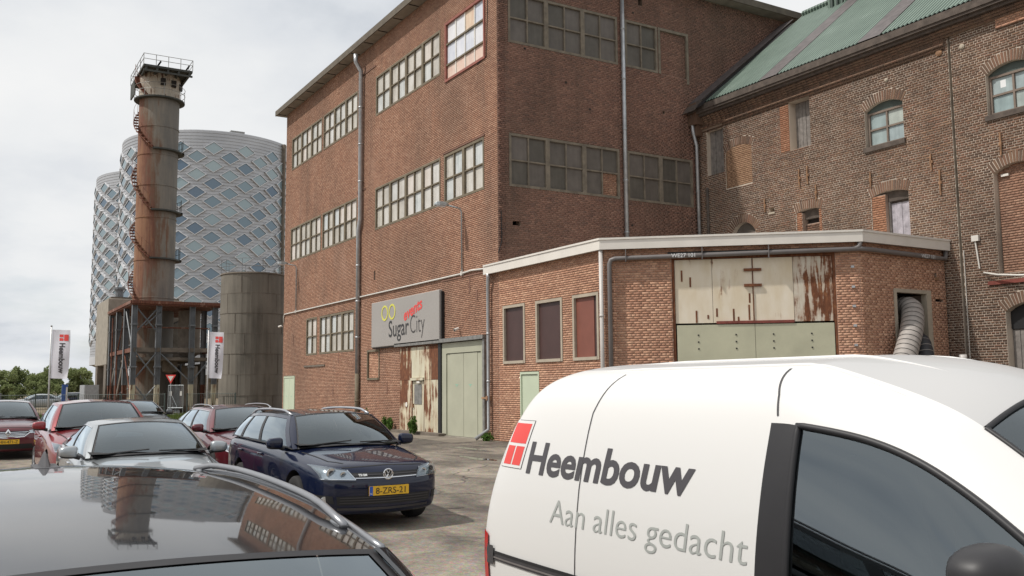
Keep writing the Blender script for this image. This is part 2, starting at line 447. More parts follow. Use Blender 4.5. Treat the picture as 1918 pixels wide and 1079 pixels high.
def chimney_mat():
    N = NT('chimney_shell')
    st = N.noise(N.pos((2.6, 2.6, 0.24)), 1.0, 8, 0.66, 0.5)
    bl = N.noise(N.pos((0.8, 0.8, 0.45), (3, 3, 5)), 1.0, 7, 0.66)
    k = N.math('ADD', N.math('MULTIPLY', st, 0.55), N.math('MULTIPLY', bl, 0.45))
    g = N.n('ShaderNodeNewGeometry'); s = N.n('ShaderNodeSeparateXYZ'); N.t.links.new(g.outputs['Position'], s.inputs[0])
    # the sun- and weather side has rusted through, the upper drum kept its grey coat
    side = N.math('MULTIPLY', N.math('ADD', s.outputs[1], 12.5), 0.17)
    hgt = N.math('ABSOLUTE', N.math('MULTIPLY', N.math('SUBTRACT', s.outputs[2], 13.5), 0.021))
    k2 = N.math('SUBTRACT', N.math('ADD', k, side), hgt)
    c = N.ramp(k2, [(0.30, (0.145, 0.135, 0.12)), (0.42, (0.20, 0.175, 0.145)), (0.50, (0.155, 0.095, 0.062)), (0.58, (0.16, 0.066, 0.042)), (0.70, (0.25, 0.125, 0.068))])
    pale = N.ramp(N.noise(N.pos((1.2, 1.2, 0.2), (9, 2, 2)), 1.0, 5, 0.6), [(0.5, 0.0), (0.75, 1.0)])
    c = N.mix(N.math('MULTIPLY', pale, 0.35), c, (0.30, 0.27, 0.22))
    N.p(Base_Color=c, Roughness=0.85); N.bump(k, 0.3, 0.03)
    return N.mat
M['chimney'] = chimney_mat()
M['chimney_top'] = rust_mat('chimney_top', (0.42, 0.37, 0.30), rust=(0.13, 0.075, 0.05), amt=0.28, hot=(0.3, 0.2, 0.13))
M['platform'] = simple('platform', (0.055, 0.058, 0.052), 0.8, 0.1, 0.3, 1.5)
def tank_mat():
    N = NT('tank_shell')
    st = N.noise(N.pos((2.2, 2.2, 0.22)), 1.0, 6, 0.6)
    bl = N.noise(N.pos((0.5, 0.5, 0.5)), 1.0, 5, 0.6)
    c = N.ramp(N.math('ADD', N.math('MULTIPLY', st, 0.6), N.math('MULTIPLY', bl, 0.4)), [(0.33, (0.085, 0.075, 0.06)), (0.5, (0.16, 0.142, 0.115)), (0.66, (0.215, 0.19, 0.155))])
    N.p(Base_Color=c, Roughness=0.8); return N.mat
M['tank'] = tank_mat()
def alu_mat():
    N = NT('silo_cladding')
    f = N.noise(N.pos((0.15, 0.15, 0.4)), 1.0, 4, 0.5)
    N.p(Base_Color=N.ramp(f, [(0.3, (0.38, 0.39, 0.41)), (0.7, (0.47, 0.48, 0.50))]), Roughness=0.45, Metallic=0.3)
    return N.mat
M['alu'] = alu_mat()
M['alu_frame'] = simple('alu_frame', (0.58, 0.585, 0.60), 0.45, 0.4, 0.06, 0.5)
def silo_glass():
    N = NT('silo_pane')
    o = N.n('ShaderNodeObjectInfo')
    c = N.ramp(o.outputs['Random'], [(0.1, (0.11, 0.165, 0.23)), (0.5, (0.19, 0.265, 0.31)), (0.9, (0.32, 0.40, 0.42))])
    N.p(Base_Color=c, Roughness=0.08, Metallic=0.15); N.b.inputs['Specular IOR Level'].default_value = 0.7
    return N.mat
M['silo_glass'] = silo_glass()
M['eave_trim'] = simple('eave_trim', (0.125, 0.105, 0.08), 0.85, 0, 0.25, 3)
M['apron'] = simple('apron', (0.20, 0.17, 0.135), 0.95, 0, 0.3, 1.2, 0.4)
M['rail_dark'] = simple('rail_dark', (0.30, 0.305, 0.32), 0.35, 0.7, 0.06, 5)
def asphalt():
    N = NT('asphalt')
    p = N.pos()
    big = N.noise(N.pos((0.16, 0.20, 1)), 1.0, 7, 0.62)
    mid = N.noise(N.pos((0.7, 1.0, 1), (4, 9, 0)), 1.0, 6, 0.65, 0.6)
    fine = N.noise(p, 55.0, 3, 0.7)
    grit = N.voro(p, 38.0, 'F1', 'Color')
    mid2 = N.noise(N.pos((3.2, 4.2, 1), (1, 5, 0)), 1.0, 6, 0.7, 0.4)
    c = N.ramp(N.math('ADD', N.math('MULTIPLY', big, 0.5), N.math('MULTIPLY', mid, 0.5)), [(0.38, (0.062, 0.053, 0.044)), (0.46, (0.12, 0.102, 0.083)), (0.52, (0.19, 0.162, 0.130)), (0.61, (0.30, 0.256, 0.205))])
    c = N.mix(0.5, c, N.ramp(fine, [(0.25, (0.22,) * 3), (0.75, (0.78,) * 3)]), 'OVERLAY')
    c = N.mix(0.25, c, grit, 'OVERLAY')
    c = N.mix(0.42, c, N.ramp(mid2, [(0.3, (0.22,) * 3), (0.7, (0.78,) * 3)]), 'OVERLAY')
    wv = N.n('ShaderNodeVectorMath', operation='ADD')
    dn = N.n('ShaderNodeTexNoise'); dn.inputs['Scale'].default_value = 0.9; dn.inputs['Detail'].default_value = 4
    N.set(dn.inputs['Vector'], p); N.set(wv.inputs[0], p); N.set(wv.inputs[1], dn.outputs['Color'])
    cr = N.voro(wv.outputs[0], 0.34, 'DISTANCE_TO_EDGE')
    crack = N.ramp(cr, [(0.0, 1.0), (0.012, 0.0)])
    gate = N.ramp(N.noise(N.pos((0.2, 0.2, 1), (2, 7, 0)), 1.0, 3), [(0.48, 0.0), (0.6, 1.0)])
    cf = N.math('MULTIPLY', crack, gate)
    c = N.mix(N.math('MULTIPLY', cf, 0.85), c, (0.03, 0.027, 0.024))
    N.p(Base_Color=c, Roughness=N.ramp(mid, [(0.4, 0.75), (0.6, 0.95)]))
    h = N.math('SUBTRACT', N.math('ADD', N.math('MULTIPLY', fine, 0.4), N.math('MULTIPLY', mid, 1.2)), N.math('MULTIPLY', cf, 1.0))
    N.bump(h, 0.5, 0.02)
    return N.mat
M['asphalt'] = asphalt()
M['dirt'] = simple('dirt', (0.20, 0.155, 0.10), 0.95, 0, 0.3, 0.8, 0.5, 20)
def leaf(name, a, b):
    N = NT(name)
    r = N.rand()
    N.p(Base_Color=N.ramp(r, [(0.1, a), (0.9, b)]), Roughness=0.6)
    N.b.inputs['Specular IOR Level'].default_value = 0.25
    col = N.b.inputs['Base Color'].links[0].from_socket
    df = N.n('ShaderNodeBsdfDiffuse'); tl = N.n('ShaderNodeBsdfTranslucent'); ms = N.n('ShaderNodeMixShader'); ms.inputs[0].default_value = 0.4
    N.t.links.new(col, df.inputs[0]); N.t.links.new(col, tl.inputs[0]); N.t.links.new(df.outputs[0], ms.inputs[1]); N.t.links.new(tl.outputs[0], ms.inputs[2])
    N.t.links.new(ms.outputs[0], N.out.inputs[0])
    return N.mat
M['leaf'] = leaf('leaf', (0.22, 0.26, 0.11), (0.36, 0.40, 0.21))
M['leaf_dark'] = leaf('leaf_dark', (0.16, 0.20, 0.085), (0.30, 0.34, 0.16))
M['weed'] = leaf('weed', (0.05, 0.11, 0.025), (0.12, 0.19, 0.05))
M['grass'] = leaf('grass', (0.06, 0.10, 0.025), (0.15, 0.18, 0.06))
M['bark'] = simple('bark', (0.09, 0.07, 0.05), 0.9)
# vehicles
M['p_navy'] = paint_mat('paint_navy', (0.006, 0.010, 0.030), 0.05, 1.0, 0.3, 0.0)
M['p_red'] = paint_mat('paint_red', (0.23, 0.010, 0.016), 0.05, 1.0, 0.35, 0.25)
M['p_maroon'] = paint_mat('paint_maroon', (0.11, 0.012, 0.020), 0.05, 1.0, 0.35, 0.3)
M['p_silver'] = paint_mat('paint_silver', (0.36, 0.385, 0.40), 0.06, 1.0, 0.35, 0.6)
M['p_dark'] = paint_mat('paint_black', (0.006, 0.0065, 0.009), 0.0, 1.0, 0.3, 0.0)
for q_ in ('p_dark', 'p_navy'): M[q_].node_tree.nodes['Principled BSDF'].inputs['Specular IOR Level'].default_value = 0.05
M['p_graphite'] = paint_mat('paint_graphite', (0.07, 0.075, 0.08), 0.05, 1.0, 0.3, 0.5)
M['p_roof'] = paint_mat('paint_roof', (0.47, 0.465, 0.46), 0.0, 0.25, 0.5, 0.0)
M['p_white'] = paint_mat('paint_white', (0.69, 0.68, 0.66), 0.0, 0.25, 0.5, 0.0)
M['car_glass'] = glass_mat('car_glass', (0.20, 0.24, 0.25), 1.5, 0.025)
M['van_glass'] = glass_mat('van_glass', (0.40, 0.52, 0.48), 1.5, 0.10)
M['lens'] = glass_mat('lens_glass', (0.85, 0.88, 0.9))
M['black_plastic'] = simple('black_plastic', (0.022, 0.021, 0.023), 0.5, 0, 0.1, 6)
M['dark_trim'] = simple('dark_trim', (0.045, 0.042, 0.045), 0.5, 0, 0.1, 6)
M['tyre'] = simple('tyre', (0.018, 0.017, 0.017), 0.85, 0, 0.15, 8)
M['rim'] = simple('rim', (0.45, 0.46, 0.48), 0.3, 0.85, 0.1, 8)
M['chrome'] = simple('chrome', (0.75, 0.76, 0.78), 0.12, 0.95, 0.03, 5)
M['rail_silver'] = simple('rail_silver', (0.50, 0.51, 0.53), 0.3, 0.8, 0.06, 5)
M['reflector'] = simple('reflector', (0.62, 0.64, 0.66), 0.15, 0.8, 0.1, 25)
M['plate_yellow'] = simple('plate_yellow', (0.72, 0.42, 0.02), 0.45, 0, 0.03, 4)
M['plate_blue'] = simple('plate_blue', (0.02, 0.08, 0.38), 0.45, 0, 0.03, 4)
M['seat_cloth'] = simple('seat_cloth', (0.035, 0.036, 0.04), 0.9, 0, 0.2, 9)
M['cabin'] = simple('cabin', (0.011, 0.011, 0.012), 0.8, 0, 0.15, 4)
M['tail_red'] = simple('tail_red', (0.45, 0.012, 0.012), 0.15, 0, 0.05, 8)
M['amber'] = simple('amber', (0.7, 0.25, 0.03), 0.3, 0, 0.05, 8)
M['sticker'] = simple('sticker', (0.75, 0.76, 0.76), 0.6, 0, 0.03, 8)
M['hose_grey'] = simple('hose_grey', (0.34, 0.31, 0.285), 0.6, 0, 0.15, 5)
M['hose_dark'] = simple('hose_dark', (0.045, 0.045, 0.05), 0.6, 0, 0.15, 5)
M['blue_sign'] = simple('blue_sign', (0.04, 0.10, 0.33), 0.5, 0, 0.04)
M['puddle'] = simple('puddle', (0.06, 0.055, 0.05), 0.06, 0, 0.2, 3)
# ------------------------------------------------------------------ brick walls
class Hole:
    """opening in a wall: a..b wide, z0..z1 high, optional segmental head (rise r, voussoir ring t)"""
    def __init__(self, a, b, z0, z1, rise=0.0, ring=0.0):
        self.a, self.b, self.z0, self.z1, self.rise, self.ring = min(a, b), max(a, b), z0, z1, rise, ring
        self.c = (self.a + self.b) / 2; self.h = (self.b - self.a) / 2
        if rise > 0:
            self.R = (self.h ** 2 + rise ** 2) / (2 * rise); self.zc = z1 + rise - self.R
            self.th = math.asin(min(1, self.h / self.R))
    def chord(self, z):
        if self.z0 <= z < self.z1: 
            base = (self.a, self.b)
        else: base = None
        if self.rise > 0:
            Ro = self.R + self.ring; d = z - self.zc
            if z >= self.z1 - self.ring and d < Ro and d > 0:
                w = math.sqrt(max(0, Ro * Ro - d * d))
                w = min(w, d * math.tan(self.th))
                if self.ring > 0 or z >= self.z1:
                    w2 = w
                    if base: w2 = max(w2, self.h)
                    if w2 > 0.01: return (self.c - w2, self.c + w2)
        return base
def cut(intervals, h):
    out_ = []
    for a, b in intervals:
        if h[1] <= a or h[0] >= b: out_.append((a, b)); continue
        if h[0] > a: out_.append((a, h[0]))
        if h[1] < b: out_.append((h[1], b))
    return out_
def lay_bricks(s0, s1, z0, z1, holes, course=0.0655, length=0.222, joint=0.011, proud=0.0, depth=0.007, jit=0.0015, top=None):
    """running bond; returns array of (sa, sb, za, zb, n0, n1)"""
    rows = []
    k = 0
    z = z0
    while z < z1 - course * 0.5:
        zm = z + course / 2
        iv = [(s0, s1)]
        if top is not None:
            iv = [(max(a, q[0]), min(b, q[1])) for (a, b) in iv for q in [top(zm)] if q and min(b, q[1]) > max(a, q[0])]
        for h in holes:
            c = h.chord(zm)
            if c: iv = cut(iv, c)
        header = (k % 4 == 2)
        L = length if not header else length * 0.5
        off = (0.0, 0.5, 0.25, 0.5)[k % 4] * length
        for a, b in iv:
            if b - a < 0.03: continue
            n0 = math.floor((a - off) / L); n1 = math.ceil((b - off) / L)
            e = np.arange(n0, n1 + 1) * L + off
            ea = np.maximum(e[:-1], a); eb = np.minimum(e[1:], b)
            ok = (eb - ea) > 0.025
            ea, eb = ea[ok], eb[ok]
            if not len(ea): continue
            q = np.zeros((len(ea), 6))
            q[:, 0] = ea + joint / 2; q[:, 1] = eb - joint / 2
            q[:, 2] = z + joint / 2; q[:, 3] = z + course - joint / 2
            q[:, 4] = proud - 0.004; q[:, 5] = proud + depth + rng.uniform(-jit, jit, len(ea))
            q[:, 2:4] += rng.uniform(-0.0012, 0.0012, (len(ea), 1))
            rows.append(q)
        z += course; k += 1
    return np.concatenate(rows) if rows else np.zeros((0, 6))
FQ = np.array([(0, 1, 5, 4), (1, 2, 6, 5), (3, 0, 4, 7), (4, 5, 6, 7), (0, 3, 2, 1)])   # corner order: see below
def brick_mesh(name, B, W, mat):
    """mesh of all bricks B in wall frame W (front, ends, top, bottom; no back)"""
    n = len(B)
    S = B[:, [0, 1, 1, 0]]
    Z = B[:, [2, 2, 3, 3]]
    v = np.zeros((n, 8, 3))
    for lay, col in ((0, 4), (1, 5)):
        for c in range(4):
            v[:, lay * 4 + c, 0] = S[:, c]; v[:, lay * 4 + c, 1] = B[:, col]; v[:, lay * 4 + c, 2] = Z[:, c]
    P = W.arr(v.reshape(-1, 3))
    fq = np.array([(4, 5, 6, 7), (0, 1, 5, 4), (1, 2, 6, 5), (2, 3, 7, 6), (3, 0, 4, 7)])
    if W.flip: fq = fq[:, ::-1]
    F = (fq[None] + (np.arange(n) * 8)[:, None, None]).reshape(-1, 4)
    return mkmesh(name, P, F, mat)
class Wall:
    """wall frame: s along the wall, n out of the wall, z up"""
    def __init__(self, o, d, nrm):
        self.o = np.array(o, float); self.d = np.array(d, float); self.n = np.array(nrm, float)
        self.flip = (self.d[0] * self.n[1] - self.d[1] * self.n[0]) > 0
    def __call__(self, s, n, z):
        q = self.o + self.d * s + self.n * n
        return (float(q[0]), float(q[1]), float(z))
    def arr(self, a):
        r = np.zeros_like(a)
        r[:, 0] = self.o[0] + self.d[0] * a[:, 0] + self.n[0] * a[:, 1]
        r[:, 1] = self.o[1] + self.d[1] * a[:, 0] + self.n[1] * a[:, 1]
        r[:, 2] = a[:, 2]
        return r
class WB(MB):
    """mesh builder that works in a wall frame"""
    def __init__(self, W): super().__init__(); self.W = W
    def b(self, s0, s1, n0, n1, z0, z1):
        s0, s1 = min(s0, s1), max(s0, s1)
        p = [self.W(s0, n0, z0), self.W(s1, n0, z0), self.W(s1, n1, z0), self.W(s0, n1, z0), self.W(s0, n0, z1), self.W(s1, n0, z1), self.W(s1, n1, z1), self.W(s0, n1, z1)]
        if self.W.flip: return self.hexa(p)
        return self.add(p, [(0, 1, 2, 3), (7, 6, 5, 4), (4, 5, 1, 0), (5, 6, 2, 1), (6, 7, 3, 2), (7, 4, 0, 3)])
def backing(name, W, s0, s1, z0, z1, holes, mat, parent, thick=0.28, n1=0.0):
    """masonry sheet with openings, with reveals"""
    ss = sorted({s0, s1, *[x for h in holes for x in (h.a, h.b) if s0 < x < s1]})
    zs = sorted({z0, z1, *[x for h in holes for x in (h.z0, h.z1, h.z1 + h.rise) if z0 < x < z1]})
    mb = WB(W)
    for i in range(len(ss) - 1):
        run = None
        for j in range(len(zs) - 1):
            sm, zm = (ss[i] + ss[i + 1]) / 2, (zs[j] + zs[j + 1]) / 2
            inside = any(h.a < sm < h.b and h.z0 < zm < h.z1 + h.rise for h in holes)
            if not inside:
                if run is None: run = [zs[j], zs[j + 1]]
                else: run[1] = zs[j + 1]
            if (inside or j == len(zs) - 2) and run:
                mb.b(ss[i], ss[i + 1], n1 - thick, n1, run[0], run[1]); run = None
    # spandrels above segmental heads
    for h in holes:
        if h.rise > 0:
            K = 10
            for k in range(K):
                a0 = h.a + (h.b - h.a) * k / K; a1 = h.a + (h.b - h.a) * (k + 1) / K
                zz = [h.zc + math.sqrt(h.R ** 2 - (a - h.c) ** 2) for a in (a0, a1)]
                t = h.z1 + h.rise + 0.001
                mb.hexa([W(a0, n1 - thick, zz[0]), W(a1, n1 - thick, zz[1]), W(a1, n1, zz[1]), W(a0, n1, zz[0]), W(a0, n1 - thick, t), W(a1, n1 - thick, t), W(a1, n1, t), W(a0, n1, t)])
    return mb.build(name, mat, parent)
def voussoirs(W, h, mat, parent, depth=0.012, w=0.074, joint=0.020):
    n = max(5, int(round(2 * h.th * h.R / w)))
    mb = MB()
    for k in range(n):
        t0 = -h.th + 2 * h.th * k / n; t1 = -h.th + 2 * h.th * (k + 1) / n
        dj = joint / 2 / h.R
        t0 += dj; t1 -= dj
        ro = h.R + h.ring * random.uniform(0.96, 1.0)
        q = []
        for r_, t in ((h.R, t0), (h.R, t1), (ro, t1), (ro, t0)):
            q.append((h.c + r_ * math.sin(t), h.zc + r_ * math.cos(t)))
        d = depth + random.uniform(-0.003, 0.004)
        vs = [W(s, -0.1, z) for s, z in q] + [W(s, d, z) for s, z in q]
        mb.add(vs, [(4, 5, 6, 7), (0, 1, 5, 4), (1, 2, 6, 5), (2, 3, 7, 6), (3, 0, 4, 7)])
    o = mb.build('brick_arch', mat, parent)
    tag(o, kind='stuff')
    return o
CAMP = np.array([0.0, 0.0, CAM_H])
def place_bricks(B, W, mat, parent, singles=300, visible=None):
    """the bricks that show largest become parts of their own, the rest one part"""
    ctr = W.arr(np.stack([(B[:, 0] + B[:, 1]) / 2, B[:, 5], (B[:, 2] + B[:, 3]) / 2], 1))
    d = np.linalg.norm(ctr - CAMP, axis=1)
    full = (B[:, 1] - B[:, 0]) > 0.19
    ok = full & (visible(ctr) if visible is not None else True)
    idx = np.where(ok)[0]
    pick = idx[np.argsort(d[idx])[:singles]]
    rest = np.ones(len(B), bool); rest[pick] = False
    if singles:
        Lb = 0.222 - 0.011; hb = 0.0545
        proto = brick_mesh('brick', np.array([[-Lb / 2, Lb / 2, -hb / 2, hb / 2, -0.016, 0.0]]), Wall((0, 0), W.d, W.n), mat)
        for i in pick:
            o = obj('brick', proto, parent)
            p = W((B[i, 0] + B[i, 1]) / 2, B[i, 5], (B[i, 2] + B[i, 3]) / 2)
            o.location = p
            hh = (B[i, 3] - B[i, 2]) / hb
            ll = (B[i, 1] - B[i, 0]) / Lb
            o.scale = (ll if abs(W.d[0]) > 0.9 else 1, ll if abs(W.d[1]) > 0.9 else 1, hh)
    o = obj('brick', brick_mesh('brick', B[rest], W, mat), parent)
    tag(o, kind='stuff')
    return o
def steel_window(W, a, b, z0, z1, fmat, pmats, parent, nx=2, nz=2, fr=0.085, mun=0.05, n_front=0.02, n_pane=-0.055, depth=0.10, split=None):
    a, b = min(a, b), max(a, b)
    mb = WB(W)
    mb.b(a, a + fr, n_front - depth, n_front, z0, z1); mb.b(b - fr, b, n_front - depth, n_front, z0, z1)
    mb.b(a + fr, b - fr, n_front - depth, n_front, z0, z0 + fr); mb.b(a + fr, b - fr, n_front - depth, n_front, z1 - fr, z1)
    xs = [a + fr + (b - a - 2 * fr) * i / nx for i in range(nx + 1)]
    zs = [z0 + fr + (z1 - z0 - 2 * fr) * i / nz for i in range(nz + 1)]
    if split: zs = [z0 + fr] + [z0 + fr + (z1 - z0 - 2 * fr) * s for s in split] + [z1 - fr]
    for x in xs[1:-1]: mb.b(x - mun / 2, x + mun / 2, n_front - depth + 0.004, n_front - 0.012, z0 + fr, z1 - fr)
    for z in zs[1:-1]:
        for i in range(nx):
            mb.b(xs[i] + (mun / 2 if i else 0), xs[i + 1] - (mun / 2 if i < nx - 1 else 0), n_front - depth + 0.004, n_front - 0.014, z - mun / 2, z + mun / 2)
    w = mb.build('window', fmat, parent)
    for i in range(nx):
        for j in range(len(zs) - 1):
            pm = pmats(i, j) if callable(pmats) else pmats
            if pm is None: continue
            p = WB(W); t = random.uniform(-0.006, 0.006)
            p.b(xs[i] - 0.004, xs[i + 1] + 0.004, n_pane - 0.01 + t, n_pane + t, zs[j] - 0.004, zs[j + 1] + 0.004)
            p.build('pane', pm, w)
    return w
# ------------------------------------------------------------------ ground
def ground_mesh(x0, x1, y0, y1, z, mat, name, kind='structure'):
    o = obj(name, mkmesh(name, [(x0, y0, z), (x1, y0, z), (x1, y1, z), (x0, y1, z)], [(0, 1, 2, 3)], mat))
    return tag(o, kind=kind)
tag(ground_mesh(-1200, 1500, -1200, 1200, -0.004, M['dirt'], 'ground'), 'bare sandy earth around the yard', None)
tag(ground_mesh(-40, 60, -60, 30, 0.0, M['asphalt'], 'yard'), 'worn cracked asphalt of the parking yard', None)

# ------------------------------------------------------------------ the tall brick factory hall
YA = -14.87; XB = 25.67
WA = Wall((0, YA), (1, 0), (0, 1))
WBk = Wall((XB, 0), (0, 1), (-1, 0))
HALL = thing('factory_hall', 'tall red brick factory hall with long rows of steel windows and flat overhanging roof', 'building', (37.0, -20.0, 0))
XL = 48.45
winA = []
def split_row(a, b, n, gap=0.0):
    w = (b - a) / n
    return [(a + w * i + (gap if i else 0) / 2, a + w * (i + 1) - (gap if i < n - 1 else 0) / 2) for i in range(n)]
for z0, z1 in ((13.16, 14.88), (8.26, 10.05)):
    winA += [(a, b, z0, z1) for a, b in split_row(42.72, 47.42, 3)] + [(a, b, z0, z1) for a, b in split_row(38.02, 42.50, 3)]
    winA += [(a, b, z0, z1) for a, b in split_row(29.82, 35.95, 4)]
winA += [(a, b, 8.26, 10.05) for a, b in split_row(26.56, 29.52, 2)]
winA += [(a, b, 3.30, 5.10) for a, b in split_row(38.25, 42.70, 3)] + [(43.1, 44.68, 3.30, 5.12)]
white_win = (26.43, 29.40, 12.72, 14.95)
holesA = [Hole(a - 0.0, b + 0.0, z0, z1) for a, b, z0, z1 in winA]
holesA.append(Hole(*white_win))
gate = (29.86, 33.22, 0.0, 3.24); gdoor = (26.55, 29.62, 0.0, 3.26)
holesA += [Hole(gate[0], gate[1], 0, gate[3]), Hole(gdoor[0], gdoor[1], 0, gdoor[3]), Hole(46.36, 48.22, 0.0, 2.33), Hole(35.38, 36.70, 2.02, 3.26)]
niche = Hole(35.9, 36.06, 6.15, 6.55); holesA.append(niche)
backing('masonry', WA, XB, XL, 0.0, 16.42, holesA, M['mortar_main'], HALL, thick=0.30)
BA = lay_bricks(XB, XL, 0.0, 16.41, holesA)
place_bricks(BA, WA, M['brick_main'], HALL, 0)
# string course above the window rows and toothed patch lines
for q in ((35.96, 38.0, 15.36, 15.42), (26.5, 29.6, 10.08, 10.13), (26.2, 29.7, 5.46, 5.50), (37.0, 38.0, 10.22, 10.26)):
    sb = WB(WA); sb.b(q[0], q[1], 0.002, 0.035, q[2], q[3]); sb.build('brick_band', M['brick_side'], HALL)
for a, b, z0, z1 in winA:
    steel_window(WA, a, b, z0, z1, M['frame_olive'], M['pane_white'], HALL)
# pale window boarded with sheets, red frame
a, b, z0, z1 = white_win
mb = WB(WA)
fr = 0.09
mb.b(a, a + fr, -0.1, 0.05, z0, z1); mb.b(b - fr, b, -0.1, 0.05, z0, z1); mb.b(a + fr, b - fr, -0.1, 0.05, z0, z0 + fr); mb.b(a + fr, b - fr, -0.1, 0.05, z1 - fr, z1)
ww = mb.build('window', M['red_frame'], HALL); tag(ww, 'white boarded window in a red frame')
zs = [z0 + fr, z0 + 0.62, z0 + 1.40, z1 - fr]
for i in range(4):
    xa = a + fr + (b - a - 2 * fr) * i / 4; xb = a + fr + (b - a - 2 * fr) * (i + 1) / 4
    for j in range(3):
        p = WB(WA); t = random.uniform(-0.006, 0.006)
        p.b(xa + 0.02, xb - 0.02, -0.05 + t, -0.03 + t, zs[j], zs[j + 1])
        p.build('pane', M['pane_pink'] if j == 0 else (M['pane_rust'] if (i == 1 and j == 2) else M['pane_bright']), ww)
    if i:
        p = WB(WA); p.b(xa - 0.025, xa + 0.025, -0.06, 0.0, z0 + fr, z1 - fr); p.build('glazing_bar', M['white_paint'], ww)
for z in zs[1:3]:
    p = WB(WA); p.b(a + fr, b - fr, -0.02, 0.03, z - 0.03, z + 0.03); p.build('glazing_bar', M['frame_olive'], ww)
# shaded long side of the hall
winB = [(a, b, 13.12, 14.88) for a, b in split_row(-19.86, -15.30, 3)] + [(-21.70, -20.20, 13.12, 14.88)]
winB += [(a, b, 8.24, 10.03) for a, b in split_row(-19.84, -15.30, 3)] + [(a, b, 8.24, 10.03) for a, b in split_row(-23.25, -20.20, 2)]
blind = (-23.20, -21.74, 13.12, 14.88)
holesB = [Hole(a, b, z0, z1) for a, b, z0, z1 in winB]
holesB.append(Hole(*blind))
holesB += [Hole(-21.05, -20.86, 15.55, 15.86), Hole(-21.99, -21.9, 11.62, 11.73), Hole(-15.72, -15.42, 6.95, 7.12)]
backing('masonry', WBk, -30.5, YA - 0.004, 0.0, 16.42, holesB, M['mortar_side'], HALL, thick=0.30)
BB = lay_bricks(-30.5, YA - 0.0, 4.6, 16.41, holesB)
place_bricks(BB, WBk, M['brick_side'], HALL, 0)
nb = [0]
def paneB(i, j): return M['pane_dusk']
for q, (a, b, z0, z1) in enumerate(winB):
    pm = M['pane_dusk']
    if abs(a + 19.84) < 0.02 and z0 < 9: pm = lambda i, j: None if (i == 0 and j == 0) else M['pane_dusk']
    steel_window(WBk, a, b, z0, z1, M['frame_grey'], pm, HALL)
# bricked-up light in the lower row and bricked-up window in the upper row
fillB = lay_bricks(-19.76, -19.09, 8.33, 9.13, [], proud=-0.07)
tag(obj('brick_infill', brick_mesh('brick_infill', fillB, WBk, M['brick_main']), HALL), kind='stuff')
p = WB(WBk); p.b(-19.77, -19.08, -0.2, -0.071, 8.32, 9.14); p.build('infill_mortar', M['mortar_side'], HALL)
a, b, z0, z1 = blind
fillB = lay_bricks(a + 0.1, b - 0.1, z0, z1 - 0.1, [], proud=-0.05)
tag(obj('brick_infill', brick_mesh('brick_infill', fillB, WBk, M['brick_side']), HALL), kind='stuff')
mb = WB(WBk); mb.b(a, a + 0.1, -0.12, 0.03, z0 - 0.2, z1); mb.b(b - 0.1, b, -0.12, 0.03, z0, z1); mb.b(a + 0.1, b - 0.1, -0.12, 0.03, z1 - 0.1, z1)
mb.build('window_frame', M['frame_grey'], HALL)
p = WB(WBk); p.b(a + 0.1, b - 0.1, -0.2, -0.051, z0, z1 - 0.1); p.build('infill_mortar', M['mortar_side'], HALL)
# dark putlog holes
mb = WB(WBk)
for (s, z) in ((-15.95, 13.0), (-20.35, 7.35), (-20.6, 15.2), (-17.6, 12.1), (-18.6, 11.3), (-22.2, 7.1)):
    mb.b(s - 0.035, s + 0.035, 0.002, 0.02, z - 0.03, z + 0.03)
mb.build('wall_hole', M['dark_gap'], HALL)
# other sides and roof
mb = MB(); mb.box(XB + 0.32, XL, -30.5, YA - 0.32, 15.9, 16.2); mb.build('ceiling_slab', M['concrete_dark'], HALL)
mb = MB(); mb.box(XL - 0.3, XL - 0.002, -30.5, YA - 0.31, 0, 16.25); mb.box(XB + 0.31, XL - 0.31, -30.5, -30.2, 0, 16.24); mb.build('rear_wall', M['brick_side'], HALL)
OV = 0.46
mb = MB(); mb.box(XB - OV, XL + OV, -30.9, YA + OV, 16.44, 16.64); r_ = mb.build('roof_slab', M['concrete'], HALL)
mb = MB()
mb.box(XB - OV - 0.03, XL + OV + 0.03, YA + OV + 0.002, YA + OV + 0.05, 16.44, 16.71); mb.box(XB - OV - 0.05, XB - OV - 0.002, -30.9, YA + OV + 0.001, 16.44, 16.71)
mb.build('fascia_board', M['eave_trim'], HALL)
mb = MB(); x = XB - OV + 0.3
for k in range(16):
    mb.box(x, x + 0.03, YA + 0.04, YA + OV - 0.01, 16.415, 16.442); x += 1.53
mb.build('soffit_joint', M['dark_gap'], HALL)
mb = MB(); mb.box(XB - OV, XL + OV, -30.9, YA + OV - 0.01, 16.66, 16.7); mb.build('roof_felt', M['roofing'], HALL)
# downpipes
def downpipe(pts, r, mat, parent, brackets=None, name='downpipe'):
    mb = MB(); mb.tube(pts, r, 12)
    o = mb.build(name, mat, parent, smooth=True)
    pts = [Vector(p) for p in pts]
    for i in range(len(pts) - 1):
        d = pts[i + 1] - pts[i]
        if abs(d.z) > 2.0:
            k = int(abs(d.z) // 2.0)
            for j in range(1, k + 1):
                c = pts[i] + d * (j / (k + 1))
                q = MB(); q.tube([c - Vector((0, 0, 0.03)), c + Vector((0, 0, 0.03))], r * 1.18, 12); q.build('pipe_bracket', mat, o, smooth=True)
    return o
downpipe([(37.3, YA + 0.42, 16.24), (37.3, YA + 0.40, 15.9), (37.34, YA + 0.15, 15.55), (37.34, YA + 0.13, 8.95), (37.55, YA + 0.12, 8.5), (37.55, YA + 0.12, 2.3)], 0.095, M['zinc'], HALL)
downpipe([(37.55, YA + 0.12, 2.3), (37.55, YA + 0.12, 0.0)], 0.10, M['frame_olive'], HALL)
downpipe([(XB - 0.12, -20.02, 16.3), (XB - 0.12, -20.02, 5.2)], 0.075, M['zinc'], HALL)
